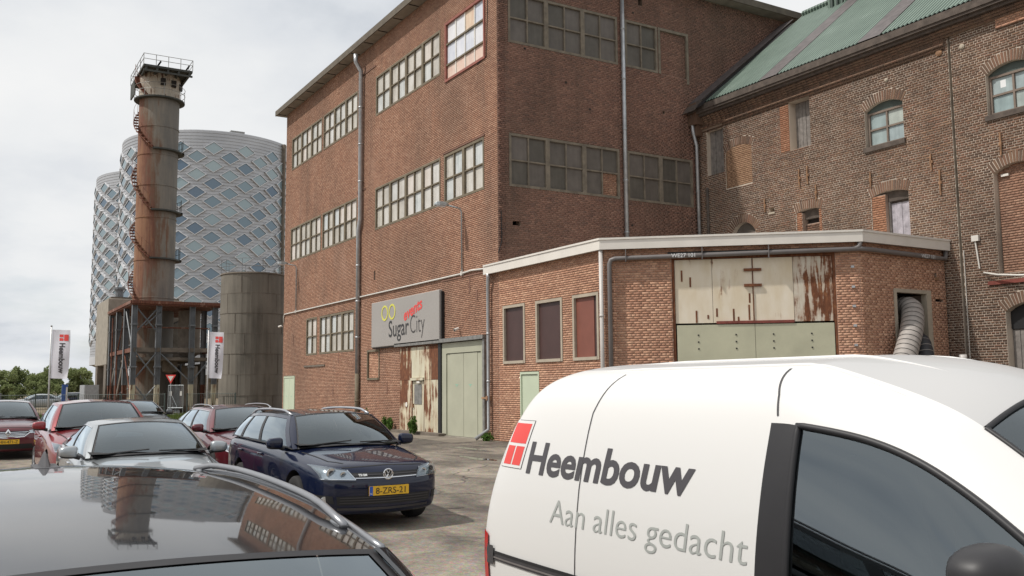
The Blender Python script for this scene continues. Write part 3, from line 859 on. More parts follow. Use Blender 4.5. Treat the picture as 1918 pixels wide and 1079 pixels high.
# conduit with lamp feeds
mb = MB(); mb.tube([(48.25, YA + 0.05, 5.15), (48.3, YA + 0.05, 5.45), (48.15, YA + 0.05, 5.58), (28.2, YA + 0.05, 5.58), (27.4, YA + 0.06, 5.62), (26.3, YA + 0.06, 5.56)], 0.035, 8); mb.build('conduit', M['cable_white'], HALL, smooth=True)
mb = MB(); mb.tube([(26.2, YA + 0.02, 15.3), (26.35, YA + 0.02, 12.75), (27.0, YA + 0.03, 12.68)], 0.012, 5); mb.build('cable', M['black'], HALL)
mb = MB(); mb.tube([(XB - 0.03, YA - 0.1, 7.4), (XB - 0.03, YA - 0.12, 6.4), (XB - 0.02, YA + 0.02, 6.0)], 0.014, 5); mb.build('cable', M['black'], HALL)
# rusted sliding gate with a wicket door
gx0, gx1, _, gz = gate
ge = MB()
def panel(W, a, b, z0, z1, n0, n1, mat, parent, name='metal_panel'):
    p = WB(W); p.b(a, b, n0, n1, z0, z1); o = p.build(name, mat, parent); return o
g = panel(WA, gx0 - 0.02, gx1 + 0.02, 0.0, 0.06, -0.02, 0.12, M['rust'], HALL, 'rusty_gate'); tag(g, 'rust-streaked cream steel gate')
for (a, b, z0, z1, mk) in ((32.14, 33.21, 1.98, 3.2, 'rust_heavy'), (31.02, 32.13, 2.06, 3.2, 'rust_light'), (30.45, 31.01, 1.98, 3.2, 'rust_mid'), (29.88, 30.44, 1.98, 3.2, 'rust_heavy'),
                           (32.14, 33.21, 0.062, 1.97, 'rust_mid'), (30.45, 31.01, 0.062, 1.97, 'rust_mid'), (29.88, 30.44, 0.062, 1.97, 'rust_light')):
    panel(WA, a, b, z0, z1, 0.02, 0.07 + random.uniform(0, 0.008), M[mk], g)
wd = panel(WA, 31.07, 32.08, 0.062, 1.93, 0.0, 0.045, M['rust_light'], HALL, 'wicket_door')
panel(WA, 31.03, 32.12, 1.96, 2.05, 0.05, 0.14, M['rust_light'], HALL, 'door_hood')
panel(WA, 31.28, 31.92, 1.08, 1.82, 0.046, 0.06, M['zinc_old'], wd, 'door_window')
p = WB(WA); p.b(31.02, 31.066, 0.0, 0.075, 0.062, 1.95); p.b(32.084, 32.13, 0.0, 0.075, 0.062, 1.95); p.build('door_jamb', M['rust'], HALL)
p = WB(WA); p.b(31.96, 32.02, 0.046, 0.10, 0.95, 1.1); p.build('handle', M['rusty_iron'], wd)
mb = MB(); mb.lathe([(0.001, 0.0), (0.09, 0.0), (0.09, 0.012), (0.001, 0.012)], (32.55, YA + 0.09, 1.06), 16, axis='y'); mb.build('door_plate', M['white_paint'], g)
p = WB(WA); p.b(31.35, 31.6, 0.05, 0.12, 1.86, 1.93); p.build('door_lamp', M['white_paint'], wd)
panel(WA, 26.4, 33.5, 3.27, 3.40, 0.0, 0.20, M['zinc_old'], HALL, 'gate_rail')
panel(WA, 29.63, 29.85, 0.0, 3.26, -0.1, 0.10, M['black'], HALL, 'gate_post')
p = WB(WA); p.b(29.3, 36.4, 0.02, 0.35, 0.0, 0.10); p.build('kerb', M['concrete_dark'], HALL)
# pale green double door
a, b = gdoor[0] + 0.02, gdoor[1] - 0.02
dr = WB(WA); dr.b(a, 26.76, -0.1, 0.06, 0.0, 3.24); dr.b(29.28, b, -0.1, 0.06, 0.0, 3.24); dr.b(26.76, 29.28, -0.1, 0.058, 2.88, 3.24)
dr = dr.build('double_door', M['door_green'], HALL); tag(dr, 'pale green double door under the rail')
for k, (xa, xb_) in enumerate(((26.77, 27.05), (27.06, 28.02), (28.04, 29.0), (29.01, 29.27))):
    lf = panel(WA, xa, xb_, 0.04, 2.86, -0.02, 0.02 + 0.012 * (k in (1, 2)), M['door_green'], dr, 'door_leaf')
    if k in (1, 2):
        # small pictogram, a bar over a short stem
        c = (xa + xb_) / 2
        q = WB(WA); q.b(c - 0.12, c + 0.12, 0.033, 0.036, 1.78, 1.80); q.b(c - 0.03, c + 0.03, 0.033, 0.036, 1.72, 1.778); q.build('pictogram', M['green_print'], dr)
panel(WA, 26.40, 26.53, 0.0, 3.26, 0.0, 0.14, M['zinc_old'], HALL, 'door_post')
mb = MB(); mb.box(26.15, 26.55, YA + 0.1, YA + 0.16, 1.32, 1.38); mb.box(26.12, 26.2, YA + 0.02, YA + 0.2, 1.28, 1.42); mb.build('door_bolt', M['rusty_iron'], HALL)
panel(WA, 26.37, 29.62, -0.02, 0.03, 0.0, 0.12, M['concrete'], HALL, 'door_sill')
# small far double door
d2 = WB(WA); d2.b(46.38, 46.46, -0.05, 0.03, 0, 2.31); d2.b(48.12, 48.20, -0.05, 0.03, 0, 2.31); d2.b(46.46, 48.12, -0.05, 0.03, 2.23, 2.31)
d2 = d2.build('side_door', M['pale_green'], HALL); tag(d2, 'narrow pale green door near the far corner')
for xa, xb_ in ((46.47, 47.28), (47.30, 48.11)):
    lf = panel(WA, xa, xb_, 0.02, 2.22, -0.03, 0.01, M['pale_green'], d2, 'door_leaf')
    c = (xa + xb_) / 2
    q = WB(WA); q.b(c - 0.08, c + 0.08, 0.012, 0.015, 1.28, 1.31); q.build('pictogram', M['green_print'], d2)
# bricked-up opening below the sign
fillA = lay_bricks(35.46, 36.62, 2.10, 3.2, [], proud=-0.05)
tag(obj('brick_infill', brick_mesh('brick_infill', fillA, WA, M['brick_annex']), HALL), kind='stuff')
p = WB(WA); p.b(35.4, 36.68, -0.2, -0.051, 2.05, 3.24); p.build('infill_mortar', M['mortar_main'], HALL)
p = WB(WA); p.b(35.38, 35.45, -0.1, 0.03, 2.02, 3.26); p.b(36.63, 36.70, -0.1, 0.03, 2.02, 3.26); p.b(35.45, 36.63, -0.1, 0.06, 2.02, 2.10); p.b(35.45, 36.63, -0.1, 0.03, 3.18, 3.26); p.build('window_frame', M['frame_olive'], HALL)
panel(WA, 41.9, 44.9, 2.72, 2.80, -0.01, 0.05, M['concrete_dark'], HALL, 'ledge')
mb = WB(WA)
for (s, z, h) in ((40.8, 1.35, 0.28), (40.1, 2.85, 0.5), (34.6, 1.45, 0.5), (27.6, 4.9, 0.6), (27.1, 4.6, 0.35), (46.7, 3.9, 0.5), (26.2, 3.6, 0.3)):
    mb.b(s - 0.03, s + 0.03, 0.004, 0.022, z, z + h)
mb.build('wall_scar', M['brick_side'], HALL)

# lamps on brackets
def wall_lamp(x, label, out_y, zt):
    t = thing('wall_lamp', label, 'lamp', (x, YA, 5.6), group='bracket lamps on the factory wall')
    mb = MB(); mb.tube([(x, YA + 0.06, 5.62), (x, YA + 0.07, zt - 0.12), (x, YA + 0.13, zt), (x, YA + out_y - 0.35, zt + 0.07)], 0.03, 8); mb.build('bracket_tube', M['galv'], t, smooth=True)
    y1 = YA + out_y
    mb = MB()
    ring = []
    for (yy, w, h0, h1) in ((y1 - 0.42, 0.05, 0.03, 0.05), (y1 - 0.30, 0.11, -0.05, 0.09), (y1 - 0.05, 0.125, -0.055, 0.09), (y1 + 0.06, 0.10, -0.05, 0.07), (y1 + 0.10, 0.05, -0.03, 0.03)):
        ring.append([(x - w, yy, zt + 0.07 + h0), (x + w, yy, zt + 0.07 + h0), (x + w * 0.8, yy, zt + 0.07 + h1), (x - w * 0.8, yy, zt + 0.07 + h1)])
    vs = [p for r in ring for p in r]; fs = []
    for i in range(len(ring) - 1):
        for k in range(4): fs.append((i * 4 + k, i * 4 + (k + 1) % 4, i * 4 + 4 + (k + 1) % 4, i * 4 + 4 + k))
    fs += [(3, 2, 1, 0), tuple(len(vs) - 4 + k for k in range(4))]
    mb.add(vs, fs); bevel(mb.build('lamp_head', M['galv'], t), 0.015)
    mb = MB(); mb.box(x - 0.09, x + 0.09, y1 - 0.27, y1 + 0.03, zt - 0.01, zt + 0.014); mb.build('lamp_cover', M['sticker'], t)
    mb = MB(); mb.box(x - 0.05, x + 0.05, YA + 0.01, YA + 0.1, 5.52, 5.66); mb.build('junction_box', M['cable_white'], t)
wall_lamp(28.07, 'bracket street lamp on the brick wall near the white roof edge', 1.0, 7.85)
wall_lamp(46.22, 'bracket street lamp at the far left end of the hall wall', 0.95, 7.95)

# sign board
SG = thing('sign_board', 'large grey sign board with two yellow rings above the rusty gate', 'sign', (32.7, YA, 3.3))
mb = WB(WA); mb.b(29.55, 35.82, 0.05, 0.20, 3.33, 5.17); bevel(mb.build('panel', M['sign_grey'], SG), 0.03, 3)
mb = WB(WA); mb.b(29.50, 29.546, 0.02, 0.12, 3.40, 5.10); mb.build('side_strap', M['black'], SG)
mb = WB(WA); mb.b(29.57, 35.80, 0.02, 0.16, 3.29, 3.325); mb.build('bottom_rail', M['black'], SG)
def wall_text(W, body, s, z, size, mat, parent, name, n=0.205, bold=0.0, shear=0.0, xs=1.0, rot=0.0, flip=False, space=1.0, align='LEFT', fit=0.0):
    v, f = text_mesh(body, size, bold, shear, xs, align, space)
    if fit: v[:, 0] *= fit / v[:, 0].max()
    c, sn = math.cos(rot), math.sin(rot)
    sg = -1 if flip else 1
    vs = [W(s + sg * (p[0] * c - p[1] * sn), n, z + p[0] * sn + p[1] * c) for p in v]
    me = mkmesh(name, vs, f, mat)
    return obj(name, me, parent)
# seen from the yard the wall's x runs leftwards, so text runs towards -x
mk = MB()
def oval(c, z, rx, rz, t, n=0.202):
    vs, fs = [], []
    K = 36
    for k in range(K):
        a = 2 * PI * k / K
        for q in (1, 0):
            for nn in (n, n + 0.012):
                vs.append(WA(c + (rx - t * (1 - q)) * math.cos(a), nn, z + (rz - t * (1 - q)) * math.sin(a)))
    for k in range(K):
        i, j = k * 4, ((k + 1) % K) * 4
        fs += [(i + 1, j + 1, j + 3, i + 3), (i, j, j + 1, i + 1), (i + 2, i + 3, j + 3, j + 2)]
    mk.add(vs, fs)
oval(34.42, 4.66, 0.32, 0.31, 0.07); oval(33.69, 4.67, 0.32, 0.31, 0.07)
mk.build('logo_ring', M['yellow_print'], SG)
wall_text(WA, 'Sugar', 34.04, 3.68, 0.92, M['dark_print'], SG, 'lettering', bold=0.007, flip=True, n=0.206, fit=1.93, rot=0.02)
wall_text(WA, 'City', 32.03, 3.72, 1.0, M['line_print'], SG, 'lettering', bold=-0.012, flip=True, n=0.206, fit=1.30, rot=0.02)
wall_text(WA, 'events', 32.57, 4.22, 0.60, M['red_print'], SG, 'lettering', bold=0.014, shear=0.2, flip=True, rot=math.radians(14), n=0.208, fit=1.72)

# surveillance cameras
def sec_cam(p, d, label):
    t = thing('security_camera', label, 'camera', p, group='security cameras on the hall')
    p = Vector(p); d = Vector(d).normalized()
    mb = MB(); mb.tube([p, p + Vector((d.x * 0.1, d.y * 0.1, 0.02))], 0.02, 8); mb.build('bracket', M['white_paint'], t, smooth=True)
    a = p + Vector((d.x * 0.1, d.y * 0.1, 0.03))
    mb = MB(); mb.tube([a - d * 0.05, a + d * 0.14], [0.05, 0.05], 12); mb.build('housing', M['white_paint'], t, smooth=False)
    mb = MB(); mb.tube([a + d * 0.14, a + d * 0.145], 0.038, 12); mb.build('camera_lens', M['black'], t)
sec_cam((28.33, YA + 0.03, 3.66), (-0.2, 0.9, -0.3), 'small white security camera over the green double door')
sec_cam((48.47, YA + 0.05, 4.95), (0.7, 0.7, -0.25), 'white security camera on the far left corner of the hall')
# ------------------------------------------------------------------ old brick warehouse with green roof
YO = -23.5
WO = Wall((0, YO), (1, 0), (0, 1))
OLD = thing('old_warehouse', 'old dark brick warehouse with arched openings and green corrugated roof', 'building', (17.0, -28.0, 0))
OX0, OX1 = 6.0, XB - 0.002
RING = 0.30
wins_o = [Hole(16.86, 18.19, 8.82, 9.95, 0.20, RING), Hole(12.96, 14.29, 8.82, 9.95, 0.20, RING), Hole(8.96, 10.29, 8.82, 9.95, 0.20, RING)]
bigarch = Hole(12.97, 14.25, 4.56, 7.24, 0.20, RING)
lowdoor = Hole(12.93, 14.15, 0.0, 3.55, 0.22, RING)
loft2 = Hole(20.29, 21.15, 9.42, 11.05)
loft1 = Hole(24.26, 25.12, 9.32, 11.02)
tan = Hole(22.90, 24.18, 8.70, 10.02, 0.16, 0.28)
ar1 = Hole(22.86, 23.98, 5.5, 7.02, 0.34, RING)
ar2 = Hole(19.98, 21.02, 5.5, 7.27, 0.10, RING)
ar3 = Hole(16.82, 18.10, 5.5, 7.27, 0.12, RING)
ph = Hole(21.95, 22.2, 7.5, 7.66)
joint_ = Hole(15.26, 15.34, 2.0, 11.4)
holesO = wins_o + [bigarch, lowdoor, loft2, loft1, tan, ar1, ar2, ar3, ph, joint_]
backing('masonry', WO, OX0, OX1, 0.0, 11.95, holesO, M['mortar_old'], OLD, thick=0.42)
BO = lay_bricks(OX0, OX1, 1.2, 11.94, holesO, course=0.0685, length=0.225, joint=0.0165, depth=0.008, jit=0.003)
def vis_old(c):
    return (c[:, 0] > 13.1) & (c[:, 0] < 15.2) & (c[:, 2] > 2.3) & (c[:, 2] < 8.6)
place_bricks(BO, WO, M['brick_old'], OLD, 300, vis_old)
for h in holesO:
    if h.ring: voussoirs(WO, h, M['brick_old'], OLD)
# corbelled cornice
for k, (z, n) in enumerate(((11.06, 0.05), (11.135, 0.09), (11.21, 0.055), (11.285, 0.055), (11.36, 0.09), (11.43, 0.14), (11.50, 0.19))):
    a = 15.42 if k < 4 else OX0
    q = lay_bricks(a if k >= 4 else 15.42, 24.24 if k == 0 else OX1 - 0.03, z, z + 0.069, [Hole(20.25, 21.18, 0, 11.07)], course=0.0685, length=0.225, joint=0.0135, proud=n, depth=0.012)
    if len(q):
        tag(obj('brick_course', brick_mesh('brick_course', q, WO, M['brick_old']), OLD), kind='stuff')
    p = WB(WO); p.b(a, OX1 - 0.03, 0.004, n + 0.004, z, z + 0.0688); p.build('cornice_bed', M['mortar_side'], OLD)
q = lay_bricks(6.0, 13.9, 11.1, 11.36, [], course=0.0685, length=0.225, joint=0.0135, proud=0.05, depth=0.012)
tag(obj('brick_course', brick_mesh('brick_course', q, WO, M['brick_annex']), OLD), kind='stuff')
p = WB(WO); p.b(6.0, 13.9, 0.004, 0.054, 11.1, 11.37); p.build('cornice_bed', M['mortar_side'], OLD)
q = WB(WO); q.b(OX0, OX1 - 0.02, 0.0, 0.30, 11.575, 11.66); q.build('gutter_bed', M['old_wood'], OLD)
q = WB(WO); q.b(OX0, OX1 - 0.02, 0.02, 0.40, 11.662, 11.92); q.build('eaves_gutter', M['old_wood'], OLD)
q = WB(WO); q.b(OX0, OX1 - 0.02, 0.402, 0.44, 11.74, 11.95); q.build('gutter_edge', M['old_wood'], OLD)
# roof sheets between glazed strips
SL = math.tan(math.radians(39.0)); Y_E = YO + 0.40; Z_E = 12.0; Y_R = -28.5
def roof_pt(x, y, off=0.0):
    return (x, y - off * 0.62, Z_E + (Y_E - y) * SL + off * 0.78)
def corrugated(a, b, name='roof_sheet'):
    pitch = 0.145; n = int((b - a) / pitch * 6)
    vs, fs = [], []
    rowsY = [Y_E, Y_E - 2.2, Y_E - 2.22, Y_E - 4.4, Y_E - 4.42, Y_R]
    lift = [0.0, 0.0, 0.012, 0.012, 0.024, 0.024]
    for y, lf in zip(rowsY, lift):
        for i in range(n + 1):
            x = a + (b - a) * i / n
            vs.append(roof_pt(x, y, 0.045 * math.sin(2 * PI * (x / pitch)) + lf))
    for r in range(len(rowsY) - 1):
        for i in range(n):
            fs.append((r * (n + 1) + i, r * (n + 1) + i + 1, (r + 1) * (n + 1) + i + 1, (r + 1) * (n + 1) + i))
    o = obj(name, mkmesh(name, vs, fs, M['roof_green'], True), OLD)
    return o
strips = [(21.30, 22.02), (17.25, 17.97), (13.25, 13.97), (9.25, 9.97)]
edges = [24.72] + [x for s in strips for x in (s[1], s[0])] + [6.0]
for k in range(0, len(edges), 2): corrugated(edges[k + 1], edges[k])
for a, b in strips:
    mb = MB()
    mb.hexa([roof_pt(a - 0.04, Y_E + 0.02, 0.03), roof_pt(b + 0.04, Y_E + 0.02, 0.03), roof_pt(b + 0.04, Y_R, 0.03), roof_pt(a - 0.04, Y_R, 0.03), roof_pt(a - 0.04, Y_E + 0.02, 0.085), roof_pt(b + 0.04, Y_E + 0.02, 0.085), roof_pt(b + 0.04, Y_R, 0.085), roof_pt(a - 0.04, Y_R, 0.085)])
    mb.build('roof_strip', M['lead'], OLD)
mb = MB()
mb.add([(6.0, Y_E - 0.2, Z_E - 0.08), (XB - 0.01, Y_E - 0.2, Z_E - 0.08), (XB - 0.01, Y_R, Z_E + (Y_E - Y_R) * SL - 0.25), (6.0, Y_R, Z_E + (Y_E - Y_R) * SL - 0.25), (6.0, Y_R - 6, Z_E - 0.3), (XB - 0.01, Y_R - 6, Z_E - 0.3)], [(0, 1, 2, 3), (3, 2, 5, 4)])
mb.build('roof_deck', M['old_wood'], OLD)
mb = MB(); zr = Z_E + (Y_E - Y_R) * SL
mb.tube([(6.0, Y_R, zr + 0.05), (24.7, Y_R, zr + 0.05)], 0.13, 8); mb.build('ridge_cap', M['roof_green'], OLD)
# raking verge beside the hall wall
def rake(a, b, lo, hi, y0=Y_E + 0.15, y1=Y_R + 0.6):
    mb = MB()
    mb.hexa([roof_pt(a, y0, lo), roof_pt(b, y0, lo), roof_pt(b, y1, lo), roof_pt(a, y1, lo), roof_pt(a, y0, hi), roof_pt(b, y0, hi), roof_pt(b, y1, hi), roof_pt(a, y1, hi)])
    return mb
rake(25.0, XB - 0.01, -0.2, 0.38).build('verge_parapet', M['old_wood'], OLD)
rake(24.94, 25.66, 0.385, 0.45).build('verge_coping', M['lead'], OLD)
rake(24.72, 25.0, -0.1, 0.10).build('valley_flashing', M['black'], OLD)
mb = MB(); mb.box(25.2, XB - 0.02, YO + 0.02, YO + 0.42, 11.3, 12.1); mb.box(25.3, XB - 0.02, YO + 0.02, YO + 0.28, 10.9, 11.29); mb.build('kneeler', M['brick_old'], OLD)
downpipe([(25.48, YO + 0.36, 11.7), (25.48, YO + 0.34, 11.1), (25.50, YO + 0.16, 10.55), (25.50, YO + 0.14, 5.4)], 0.065, M['zinc'], OLD)
mb = MB(); mb.tube([(25.12, YO + 0.05, 8.9), (25.12, YO + 0.05, 5.5)], 0.05, 8); mb.build('downpipe', M['old_wood'], OLD, smooth=True)
# ridge lantern
LN = MB()
LN.box(14.0, 23.0, -30.4, -27.9, 15.3, 18.2); LN.build('roof_lantern', M['roof_green'], OLD)
LB = MB(); LB.box(0, 0.05, 0, 0.07, 15.4, 18.2); lme = mkmesh('lantern_slat', LB.v, LB.f, M['frame_green'])
x = 18.5
while x < 22.96:
    o = obj('lantern_slat', lme, OLD); o.location = (x, -27.898, 0); x += 0.235
# arched windows
def arch_fill(W, h, n0, n1, z_from, mat, parent, name, K=10):
    mb = MB()
    for k in range(K):
        a0 = h.a + (h.b - h.a) * k / K; a1 = h.a + (h.b - h.a) * (k + 1) / K
        z_ = [h.zc + math.sqrt(max(0, h.R ** 2 - (a - h.c) ** 2)) for a in (a0, a1)]
        mb.hexa([W(a0, n0, z_from), W(a1, n0, z_from), W(a1, n1, z_from), W(a0, n1, z_from), W(a0, n0, z_[0]), W(a1, n0, z_[1]), W(a1, n1, z_[1]), W(a0, n1, z_[0])])
    return mb.build(name, mat, parent)
for h in wins_o:
    w = steel_window(WO, h.a + 0.01, h.b - 0.01, 8.84, 9.90, M['frame_taupe'], M['pane_teal'], OLD, n_front=-0.13, n_pane=-0.19, fr=0.06, mun=0.055, depth=0.1)
    arch_fill(WO, h, -0.23, -0.14, 9.904, M['frame_green'], OLD, 'window_head')
    q = WB(WO); q.b(h.a - 0.05, h.b + 0.05, -0.12, 0.07, 8.68, 8.82); q.build('window_sill', M['old_wood'], OLD)
    if h.c < 14 and h.c > 12:
        q = WB(WO); q.b(13.85, 14.0, -0.187, -0.183, 9.55, 9.75); q.build('paper_note', M['sticker'], w)
# big bricked arch
q = lay_bricks(bigarch.a + 0.03, bigarch.b - 0.03, 4.56, 7.45, [], course=0.0685, length=0.225, joint=0.012, proud=-0.17, depth=0.012,
               top=lambda z: ((bigarch.a, bigarch.b) if z < 7.2 else ((bigarch.c - math.sqrt(max(0, bigarch.R ** 2 - (z - bigarch.zc) ** 2)), bigarch.c + math.sqrt(max(0, bigarch.R ** 2 - (z - bigarch.zc) ** 2))) if z - bigarch.zc < bigarch.R else None)))
tag(obj('brick_infill', brick_mesh('brick_infill', q, WO, M['brick_main']), OLD), kind='stuff')
p = WB(WO); p.b(bigarch.a, bigarch.b, -0.4, -0.172, 4.5, 7.46); p.build('infill_mortar', M['mortar_main'], OLD)
q = WB(WO); q.b(12.6, 14.55, -0.02, 0.06, 4.28, 4.38); q.build('steel_lintel', M['rust_red'], OLD)
q = WB(WO); q.b(13.0, 14.2, -0.2, -0.12, 4.38, 4.56); q.build('arch_sill', M['black'], OLD)
q = WB(WO); q.b(13.90, 14.1, -0.15, -0.10, 7.14, 7.2); q.build('pale_block', M['white_paint'], OLD)
# low arched door with wooden leaves
arch_fill(WO, lowdoor, -0.4, -0.22, 3.1, M['black'], OLD, 'door_head')
lw = WB(WO); lw.b(12.93, 14.15, -0.40, -0.28, 0.0, 3.1); lw = lw.build('plank_door', M['old_wood'], OLD)
for k in range(6):
    a = 12.95 + k * 0.2
    q = WB(WO); q.b(a, a + 0.185, -0.28, -0.25 + random.uniform(-0.006, 0.006), 0.05, 3.08); q.build('plank', M['wood_grey'], lw)
q = WB(WO); q.b(13.4, 13.62, -0.24, -0.232, 2.85, 3.07); q.build('warning_sticker', M['plate_yellow'], lw)
# loft hatches with planks
def hatch(h, mat, planks, n0=-0.34, jamb=M['wood_grey']):
    q = WB(WO); q.b(h.a, h.b, n0 - 0.06, n0, h.z0, h.z1); d = q.build('loft_hatch', M['old_wood'], OLD)
    w = (h.b - h.a) / planks
    for k in range(planks):
        p = WB(WO); p.b(h.a + w * k + 0.006, h.a + w * (k + 1) - 0.006, n0, n0 + 0.025 + random.uniform(-0.008, 0.008), h.z0, h.z1 - random.uniform(0, 0.03)); p.build('plank', mat, d)
    return d
hatch(loft2, M['wood_grey'], 6)
hatch(loft1, M['wood_grey'], 6, -0.2)
q = lay_bricks(21.16, 21.55, 9.42, 11.0, [], course=0.0685, length=0.225, joint=0.012, proud=0.004, depth=0.016)
tag(obj('brick_infill', brick_mesh('brick_infill', q, WO, M['brick_orange']), OLD), kind='stuff')
# tan bricked-up window
q = lay_bricks(tan.a + 0.01, tan.b - 0.01, 8.70, 10.18, [], course=0.0685, length=0.225, joint=0.010, proud=-0.014, depth=0.012,
               top=lambda z: (tan.a, tan.b) if z < 10.0 else ((tan.c - math.sqrt(max(0, tan.R ** 2 - (z - tan.zc) ** 2)), tan.c + math.sqrt(max(0, tan.R ** 2 - (z - tan.zc) ** 2))) if z - tan.zc < tan.R else None))
tag(obj('brick_infill', brick_mesh('brick_infill', q, WO, M['brick_tan']), OLD), kind='stuff')
p = WB(WO); p.b(tan.a, tan.b, -0.3, -0.016, 8.7, 10.19); p.build('infill_mortar', M['mortar_main'], OLD)
# the three openings that show above the flat roof
w = steel_window(WO, ar1.a, ar1.b, 5.5, 7.0, M['frame_taupe'], M['pane_dusk'], OLD, n_front=-0.16, n_pane=-0.2, fr=0.05, nx=3, nz=2, mun=0.04)
arch_fill(WO, ar1, -0.28, -0.18, 7.004, M['pane_dusk'], OLD, 'window_head')
def infill(a, b, z0, z1, mat, n=-0.02):
    q = lay_bricks(a, b, z0, z1, [], course=0.0685, length=0.225, joint=0.011, proud=n, depth=0.012)
    tag(obj('brick_infill', brick_mesh('brick_infill', q, WO, mat), OLD), kind='stuff')
    p = WB(WO); p.b(a, b, n - 0.3, n - 0.002, z0, z1); p.build('infill_mortar', M['mortar_main'], OLD)
infill(20.79, 21.01, 5.5, 7.26, M['brick_orange']); infill(19.99, 20.10, 5.5, 7.3, M['brick_orange'])
infill(20.10, 20.79, 5.5, 6.9, M['brick_old'], -0.2)
arch_fill(WO, ar2, -0.4, -0.16, 7.05, M['old_wood'], OLD, 'window_head')
p = WB(WO); p.b(20.10, 20.79, -0.4, -0.3, 6.9, 7.06); p.build('dark_gap', M['dark_gap'], OLD)
infill(17.62, 18.09, 5.5, 7.30, M['brick_orange'])
arch_fill(WO, ar3, -0.4, -0.14, 7.08, M['old_wood'], OLD, 'door_head')
dd = WB(WO); dd.b(16.82, 17.6, -0.3, -0.24, 5.5, 7.08); dd = dd.build('plank_door', M['old_wood'], OLD)
for k in range(4):
    a = 16.86 + k * 0.178
    p = WB(WO); p.b(a, a + 0.17, -0.24, -0.215 + random.uniform(-0.006, 0.006), 5.5, 7.02); p.build('plank', M['wood_pale'], dd)
p = WB(WO); p.b(16.82, 16.86, -0.3, -0.15, 5.5, 7.08); p.b(17.57, 17.62, -0.3, -0.15, 5.5, 7.08); p.build('door_jamb', M['wood_grey'], dd)
# wall anchors
for (s, z0, z1) in ((20.80, 8.12, 8.72), (20.46, 8.16, 8.76), (18.07, 7.6, 8.05), (16.02, 7.7, 8.18), (15.78, 6.95, 7.65), (13.98, 7.68, 8.3), (20.15, 7.6, 8.05), (22.35, 7.55, 8.0), (25.3, 6.3, 6.8)):
    mb = MB(); mb.tube([(s, YO + 0.035, z0), (s + random.uniform(-0.02, 0.02), YO + 0.05, (z0 + z1) / 2), (s, YO + 0.035, z1)], 0.026, 6); mb.box(s - 0.045, s + 0.045, YO + 0.012, YO + 0.05, (z0 + z1) / 2 - 0.04, (z0 + z1) / 2 + 0.04)
    mb.build('wall_anchor', M['rusty_iron'], OLD, smooth=False)
for (s, z, r_) in ((24.6, 11.42, 0.07), (17.35, 10.72, 0.07), (14.9, 10.95, 0.09), (15.6, 11.0, 0.11)):
    mb = MB(); mb.lathe([(0.001, 0.06), (r_ * 0.5, 0.055), (r_ * .9, 0.03), (r_ * .9, 0.01)], (s, YO, z), 10, axis='y'); mb.build('anchor_plate', M['rusty_iron'] if s > 15.4 and s < 16 else M['frame_stone'], OLD)
p = WB(WO); p.b(21.93, 22.22, 0.0, 0.03, 7.44, 7.5); p.build('pale_block', M['frame_stone'], OLD)
p = WB(WO); p.b(21.94, 22.21, -0.41, -0.38, 7.5, 7.66); p.build('dark_gap', M['dark_gap'], OLD)
mb = WB(WO); mb.b(15.27, 15.33, -0.2, -0.12, 2.0, 11.4); mb.build('expansion_joint', M['frame_green'], OLD)
mb = MB(); mb.tube([(14.85, YO + 0.05, 5.6), (14.78, YO + 0.05, 4.95), (14.76, YO + 0.05, 4.75)], 0.022, 6); mb.box(14.72, 14.92, YO + 0.02, YO + 0.1, 5.5, 5.66); mb.build('cable_tube', M['cable_white'], OLD)
mb = MB(); mb.tube([(14.6, YO + 0.12, 4.62), (14.2, YO + 0.2, 4.52), (13.6, YO + 0.25, 4.44), (12.6, YO + 0.22, 4.38)], 0.03, 6); mb.build('cable', M['cable_white'], OLD, smooth=True)
mb = MB(); mb.tube([(15.2, YO + 0.03, 5.3), (15.2, YO + 0.03, 1.0)], 0.012, 5); mb.build('cable', M['cable_white'], OLD)
mb = MB(); mb.box(6.0, XB - 0.01, -36.0, YO - 0.45, 0.0, 11.9); mb.build('rear_volume', M['brick_old'], OLD)

# ------------------------------------------------------------------ low brick annex with white roof edge
AC1 = np.array([20.02, YA]); AC2 = np.array([15.80, -19.92])
dv = AC2 - AC1; LCH = float(np.linalg.norm(dv)); dv = dv / LCH
NV = np.array([dv[1], -dv[0]])
WC = Wall(AC1, dv, NV)
WT = Wall((15.80, 0), (0, 1), (-1, 0))
ANX = thing('brick_annex', 'low red brick annex with white roof edge, boarded windows and large patched door', 'building', (20.5, -19.0, 0))
ZT = 5.36
aw = [(23.62, 25.38, 2.42, 4.26), (21.86, 23.36, 2.42, 4.26), (20.27, 21.62, 2.42, 4.26)]
def unproj(px): return px
aw = [(24.06, 25.38, 2.42, 4.25), (22.02, 23.44, 2.42, 4.25), (20.26, 21.50, 2.42, 4.25)]
adoor = Hole(23.30, 24.37, 0.0, 2.16)
hl = [Hole(*w) for w in aw] + [adoor]
WL = WA
backing('masonry', WL, 20.02, XB - 0.004, 0.0, ZT, hl, M['mortar_annex'], ANX, thick=0.28)
BL = lay_bricks(20.02, XB - 0.004, 0.0, ZT, hl)
place_bricks(BL, WL, M['brick_annex'], ANX, 0)
bigd = Hole(1.80, 5.98, 0.0, 5.14)
backing('masonry', WC, 0.0, LCH, 0.0, ZT, [bigd], M['mortar_annex'], ANX, thick=0.28)
BC = lay_bricks(0.0, LCH, 0.0, ZT, [bigd])
def vis_c(c): return (c[:, 2] > 2.45) & (c[:, 2] < 5.0)
ctr = WC.arr(np.stack([(BC[:, 0] + BC[:, 1]) / 2, BC[:, 5], (BC[:, 2] + BC[:, 3]) / 2], 1))
place_bricks(BC, WC, M['brick_annex'], ANX, 0)
td = Hole(-22.77, -21.22, 0.0, 4.22)
